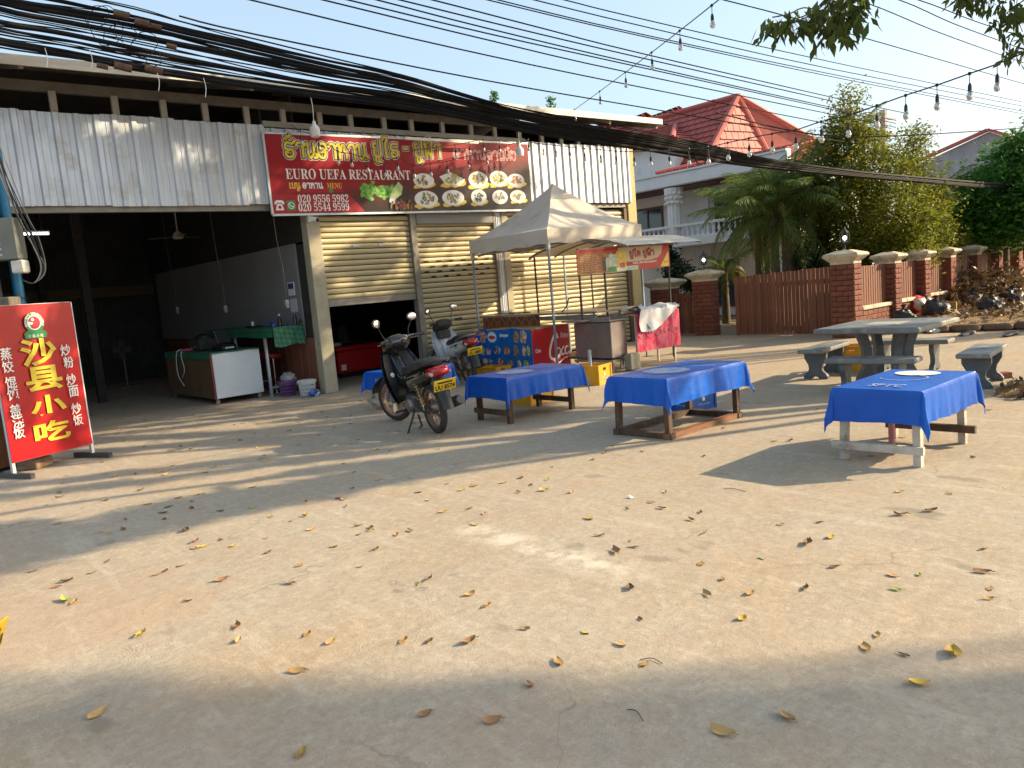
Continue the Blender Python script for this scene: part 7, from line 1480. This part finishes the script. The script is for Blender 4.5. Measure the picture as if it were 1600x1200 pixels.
BIG = [(1490, 1022, 'yellow', 1.5), (1437, 1070, 'yellow', 1.3), (1230, 1122, 'tan', 1.1), (1160, 968, 'yellow', .9), (760, 948, 'tan', 1.0), (733, 1004, 'brown', 1.2), (480, 993, 'tan', .9), (470, 1180, 'tan', 1), (152, 1117, 'tan', 1.2), (220, 992, 'yellow', 1.2), (370, 980, 'brown', 1.1), (873, 1036, 'tan', 1), (665, 1117, 'brown', .9), (770, 1128, 'brown', 1.1), (828, 1072, 'brown', .8), (465, 1050, 'tan', 1.1), (985, 920, 'dark', 1), (1105, 930, 'tan', 1.1), (1130, 1147, 'tan', 1.4), (372, 1002, 'tan', .9), (516, 1004, 'tan', .9), (670, 1004, 'brown', .9), (1000, 968, 'dark', .6), (1172, 928, 'tan', .9), (1258, 920, 'brown', .9), (1400, 922, 'green', .8), (1436, 899, 'green', .6), (1535, 895, 'brown', 1.2), (1395, 900, 'tan', .9), (1262, 850, 'brown', 1.4), (1095, 882, 'tan', 1), (1190, 873, 'green', .6), (1100, 834, 'tan', .9), (1220, 820, 'tan', .8), (962, 863, 'brown', 1.4), (992, 855, 'tan', .8), (984, 846, 'green', .6), (1080, 813, 'brown', .9), (1095, 801, 'dark', .7), (1035, 795, 'brown', .9), (1408, 805, 'tan', 1.2), (1455, 799, 'brown', 1.2), (1483, 772, 'tan', .8), (1405, 769, 'tan', .8), (1280, 817, 'dark', .7), (1040, 770, 'tan', .8), (980, 796, 'tan', .7), (850, 767, 'yellow', 1.2), (830, 758, 'dark', .8), (815, 747, 'brown', .9), (893, 770, 'tan', .9), (862, 730, 'green', .6), (855, 750, 'green', .6), (652, 913, 'green', .8), (523, 855, 'green', .7), (563, 886 - 0, 'green', .5), (455, 912, 'brown', 1.1), (293, 940, 'dark', .7), (103, 939, 'green', 1.3), (115, 943, 'tan', 1), (88, 918, 'brown', .8), (105, 909, 'dark', 1.1), (258, 893, 'dark', .9), (245, 899, 'tan', .8), (282, 885, 'green', .9), (168, 878, 'brown', .8), (305, 847, 'brown', 1.1), (306, 857, 'tan', 1.1), (347, 907, 'brown', 1.2), (468, 884, 'tan', 1), (580, 825, 'dark', .8), (560, 822, 'green', .8), (640, 830, 'tan', .9), (486, 828, 'tan', .9), (478, 804, 'yellow', .9), (423, 808, 'tan', 1), (528, 780, 'dark', 1), (290, 830, 'dark', 1.3), (193, 828, 'brown', 1), (345, 799, 'dark', 1), (165, 782, 'tan', 1), (280, 778, 'tan', .9), (255, 802, 'dark', 1.1), (300, 795, 'brown', 1.1), (640, 747, 'tan', .8), (700, 756, 'tan', .7), (553, 738, 'green', .9), (588, 703, 'yellow', .9), (405, 745, 'tan', 1), (335, 730, 'tan', 1), (270, 705, 'tan', 1.2), (260, 742, 'tan', 1.2), (180, 745, 'tan', 1.2), (93, 770, 'tan', 1.1), (740, 760, 'yellow', 1), (735, 795, 'brown', .9), (742, 820, 'tan', 1), (785, 755, 'yellow', .9), (810, 770, 'tan', .9), (1520, 715, 'dark', .8), (1360, 714, 'brown', .9), (1335, 632, 'dark', .7), (1100, 713, 'dark', .8), (945, 708, 'brown', .9), (1005, 705, 'tan', .8), (1210, 690, 'brown', .8), (1235, 689, 'brown', 1)]
R = random.Random(17); spots = [(x, y, c, s, True) for x, y, c, s in BIG]; tries = 0
while len(spots) < 270 and tries < 9000:
    tries += 1
    if len(spots) < 215: x, y = R.uniform(60, 700), 605 + 250 * R.random() ** 1.3
    else: x, y = R.uniform(0, 1600), 640 + 400 * R.random() ** 1.7
    p = onZ(x, y)
    if p.x > 8.6 or (p.y > -.2 and not (-5 < p.x < -.5)) or any(abs(p.x - q[0]) < .14 and abs(p.y - q[1]) < .14 for q in [(-1.5, -5)]): continue
    spots.append((x, y, R.choices(['yellow', 'tan', 'brown', 'dark', 'green'], [.22, .44, .22, .06, .06])[0], R.uniform(.6, 1.05), False))
CD = {'yellow': 'bright yellow dry leaf', 'tan': 'tan dry leaf', 'brown': 'brown curled leaf', 'dark': 'dark brown shrivelled leaf', 'green': 'pale green fallen leaf'}
for x, y, c, s, big in spots:
    p = onZ(x, y); o = link('fallen_leaf', R.choice(LMS[c]), None, (p.x, p.y, .001), (R.uniform(-.04, .04), R.uniform(-.04, .04), R.uniform(0, 6.28)), (s,) * 3)
    zone = 'in the sunny foreground' if y > 860 and x > 700 else 'at the front left of the yard' if y > 860 else 'in the shaded area before the open bay' if x < 560 and y < 760 else 'on the sunlit middle of the yard'
    tag(o, f'{CD[c]} lying on the concrete {zone}', 'leaf', f'{c} fallen leaves {zone}')
for i, (x, y, x2, y2) in enumerate(((1000, 1032, 1035, 1038), (1130, 764, 1165, 769), (980, 1110, 1005, 1128))):
    a, b = onZ(x, y), onZ(x2, y2); o = cable('fallen_twig', [a + Vector((0, 0, .004)), a.lerp(b, .5) + Vector((.02, .01, .008)), b + Vector((0, 0, .004))], .002, 'thin dry twig lying on the concrete', 'fallen twigs', 'twig'); o.data.materials[0] = M_BARK
o = tag(part('paper_scrap', MB().grid(lambda u, v: (.05 * u, .03 * v, .02 * sin(4 * u) * v + .003), 4, 3), M_WHITE, None), 'tiny white paper scrap among the leaves in the middle of the yard', 'paper'); q = onZ(986, 780); o.location = (q.x, q.y, .002)
# ------------------------------------------------------------------ roadside trees to the right: their boughs hang into the top of the view, crowns shaped to shade the yard
LM_RAIN = leafmat('leaf_rain_tree', (.09, .125, .022), (.06, .085, .016), (.17, .17, .03), .45, 1.1)
rg = np.random.default_rng(33)
CP = np.array(CAMP); fwn, rtn, upn = np.array(FW), np.array(RT), np.array(UP)
def inframe(P, mar=70):
    v = P - CP; w = v @ fwn; x = 800 + F * (v @ rtn) / np.maximum(w, 1e-3); y = 600 - F * (v @ upn) / np.maximum(w, 1e-3)
    return (w > .1) & (x > -mar) & (x < 1600 + mar) & (y > -mar) & (y < 1200 + mar)
def noise2(p, q, s):
    return (np.sin(p * 1.7 * s + 1.3 * np.sin(q * 2.1 * s + .7)) + np.sin(q * 2.9 * s + 1.9 * np.sin(p * 1.3 * s + 2.0)) + .7 * np.sin((p * 2.3 - q * 3.7) * s + 1.1)) / 2.7
sh = np.array([SUNH.x, SUNH.y]); sn = np.array([-SUNH.y, SUNH.x]); tanE = tan(SUN_EL)
def targets(n):
    """where on the ground and the facade the boughs throw their shade"""
    g = np.stack([rg.uniform(-9, 3.2, n), rg.uniform(-7.6, 0, n), np.zeros(n)], 1)
    edge = np.interp(g[:, 0], [-9, -4.5, -3.5, -1.5, -.6, .6, 2.2, 3.2], [-6.2, -6.2, -6.65, -7.15, -6.3, -4.4, -2.6, -1.0])
    u, v = g[:, :2] @ sh, g[:, :2] @ sn
    st = noise2(u * .40 + 3, v * 5.0, 1.0)
    deep = np.clip((g[:, 1] - edge) / 1.6, 0, 1)
    keep = (g[:, 1] > edge + .25 * noise2(u, v, 1.0)) & (st > -.75) & (rg.random(n) < .95)
    # a brighter streak across the middle left open
    a, b = np.array([-1.25, -6.2]), np.array([-3.6, -5.1]); d = (b - a) / np.linalg.norm(b - a); al = (g[:, :2] - a) @ d; ac = np.abs((g[:, :2] - a) @ np.array([-d[1], d[0]]))
    keep &= ~((ac < .24 - .05 * al) & (al > -1.6) & (al < 2.4))
    
    wl = np.interp(g[:, 0], [-4.2, -3.0, -1.5, -.5], [-.32, -.02, .25, .6]) + np.where(g[:, 1] > -1.2, .15, 0)
    lit = (noise2(u * .42 + 1, v * 4.2 + 1, 1.0) > wl) & (g[:, 1] > edge + np.where(g[:, 0] < -2.2, .75, .4)); keep &= ~lit
    G = g[keep]
    n2 = int(n * .55)
    f = np.stack([rg.uniform(-6.5, 5.2, n2), np.zeros(n2), rg.uniform(0.2, 4.7, n2)], 1)
    nz = noise2(f[:, 0] * 1.1 + 5, f[:, 2] * 1.3, 1.15)
    thr = np.interp(f[:, 0], [-6, -.8, 0, 2, 3.8, 4.4, 5.2], [-.62, -.55, -.10, .08, .25, .7, 1.2]) ; thr = np.where(f[:, 2] > 3.15, np.interp(f[:, 0], [-6, -.5, 1.5, 3.5, 5.2], [-.5, -.40, -.18, .12, .9]), thr)
    Fc = f[(nz > thr)]
    return G, Fc
NT = 30000
G, Fc = targets(NT)
def lift(P, zlo, zhi):  # crown leaves set up the sun line from each wanted shade spot
    t = (rg.uniform(zlo, zhi, len(P)) - P[:, 2]) / tanE
    return P + np.stack([sh[0] * t, sh[1] * t, t * tanE], 1)
TREES = [np.array([8.6, -13.6]), np.array([17.5, -14.0]), np.array([14.0, -24.5])]
Q = np.concatenate([lift(G, 4.3, 7.6), lift(Fc, 6.5, 12.0)])
Q = Q[~inframe(Q)]
tz = (Q[:, 2] - 2.95) / tanE; tx, ty = Q[:, 0] - sh[0] * tz, Q[:, 1] - sh[1] * tz          # leaves cut out so the sun reaches the tent
Q = Q[~((tx > 2.6) & (tx < 5.8) & (ty > -3.1) & (ty < -.2) & (rg.random(len(Q)) < .85))]
# unseen leaves placed to throw soft shade in front of the viewer
n = 5200; t = rg.random(n); e = np.stack([-7.2 + 4.2 * t, -6.9 - 5.2 * t], 1); off = np.abs(rg.normal(.62, .40, n)); nrm = np.array([-.78, -.62]); ff = np.stack([e[:, 0] + nrm[0] * off, e[:, 1] + nrm[1] * off, np.zeros(n)], 1)
ff = ff[(off > .1) & (rg.random(n) < np.clip(.62 + .75 * noise2(ff[:, 0] * .9, ff[:, 1], 1.9), .04, 1)) & (rg.random(n) < np.clip((off - .02) / .5, 0, 1)) & ~((t < .38) & (off > .5) & (rg.random(n) < .85)) & ~((t > .72) & (off > .8) & (rg.random(n) < .7))]
Q2 = lift(ff, 9.0, 13.5); Q2 = Q2[~inframe(Q2)]
nq = len(Q)
d1 = np.linalg.norm(Q[:, :2] - TREES[0], axis=1); d2 = np.linalg.norm(Q[:, :2] - TREES[1], axis=1)
def bigtree(label, base, pts, h0, r0, seed, extra=None):
    T = thing('shade_tree', label, 'tree', (base[0], base[1], 0), group='spreading roadside trees'); r = random.Random(seed)
    mb = MB().tube([(0, 0, 0), (.1, .05, h0 * .5), (0, 0, h0)], [r0 * 1.3, r0, r0 * .85], 14)
    idx = r.sample(range(len(pts)), min(16, len(pts)))
    for i in idx:
        p = pts[i]; q = (p[0] - base[0], p[1] - base[1], p[2])
        m_ = Vector(q) * .5; m_.z = h0 + (p[2] - h0) * .72 + .5; P = catmull([(0, 0, h0 * .9), m_, q], 6)
        if not any(inframe(np.array([[a.x + base[0], a.y + base[1], a.z]]), 20)[0] for a in P): mb.tube(P, [r0 * .26 * (1 - .9 * k / (len(P) - 1)) + .008 for k in range(len(P))], 6)
    part('trunk', mb, M_BARK, T, True)
    c = np.repeat(pts, 5, 0) + rg.normal(size=(len(pts) * 5, 3)) * .055
    c = c[~inframe(c, 40)]
    v = leaf_faces(c, .14, .42, rg, .2, .5)
    if extra is not None: v = np.concatenate([v, extra])
    v[:, 0] -= base[0]; v[:, 1] -= base[1]
    o = link('crown', np_mesh('crown', v, LM_RAIN), T); o['kind'] = 'stuff'; return T
# boughs that hang into the view: drooping leaves on thin twigs
def bough(px, D, n, twigs, seed, size=.125):
    r = np.random.default_rng(seed); V = []; seg = []
    for (x0, y0), (x1, y1) in twigs:
        a, b = np.array(onD(x0, y0, D)), np.array(onD(x1, y1, D - .25)); seg.append((a, b)); k = n
        t = r.random(k) ** .7; c = a + (b - a) * t[:, None] + r.normal(size=(k, 3)) * np.array([.08, .08, .035])
        V.append(leaf_faces(c, size, .34, r, .2, 1.5))
    return np.concatenate(V), seg
E1, s1 = bough(0, 6.6, 46, [((1330, -40), (1345, 25)), ((1325, -30), (1318, 55)), ((1312, -10), (1292, 50)), ((1300, 5), (1268, 45)), ((1290, 12), (1240, 48)), ((1280, 14), (1215, 45)), ((1275, 15), (1200, 40)), ((1310, 0), (1305, 62)), ((1330, -10), (1340, 45))], 3)
E2, s2 = bough(0, 6.9, 52, [((1560, -20), (1575, 40)), ((1580, -10), (1598, 50)), ((1620, 20), (1580, 90)), ((1630, 40), (1600, 75)), ((1500, -30), (1520, 6)), ((1515, -30), (1548, 8)), ((1545, -20), (1500, 8)), ((1600, 0), (1570, 30))], 4, .10)
tA = d1 <= d2 * .95
TA = bigtree('spreading roadside tree whose boughs hang into the top of the view', TREES[0], Q[tA], 3.2, .34, 1, np.concatenate([E1, E2]))
TB = bigtree('second large roadside tree unseen farther right, crown shaped to shade the shop front', TREES[1], Q[~tA], 3.6, .30, 2)
TC = bigtree('third tall roadside tree unseen nearest behind the viewer, crown shaped to shade the foreground', TREES[2], Q2, 4.0, .30, 3)
mb = MB(); o5 = TREES[0]
for sg, hub in ((s1, (1335, -60, 6.7)), (s2, (1640, -10, 7.0))):
    h = onD(*hub); hb = Vector((h.x - o5[0], h.y - o5[1], h.z))
    mb.tube(catmull([(0, 0, 3.0), (hb.x * .45, hb.y * .45, 5.6), (hb.x * .8, hb.y * .8, hb.z + .9), hb], 6), [.07 * (1 - k / 24) + .006 for k in range(19)], 6)
    for a, b in sg:
        a = Vector(a) - Vector((o5[0], o5[1], 0)); b = Vector(b) - Vector((o5[0], o5[1], 0)); mb.tube(catmull([hb, a, b], 4), [.010, .009, .008, .008, .007, .006, .005, .004, .003], 5)
w_ = [onD(1207, 27, 6.4), onD(1232, 22, 6.45), onD(1256, 12, 6.5), onD(1290, 14, 6.6), onD(1320, -30, 6.7)]
mb.tube([Vector(p) - Vector((o5[0], o5[1], 0)) for p in catmull(w_, 4)], .006, 5)
part('bough', mb, M_BARK, TA, True)
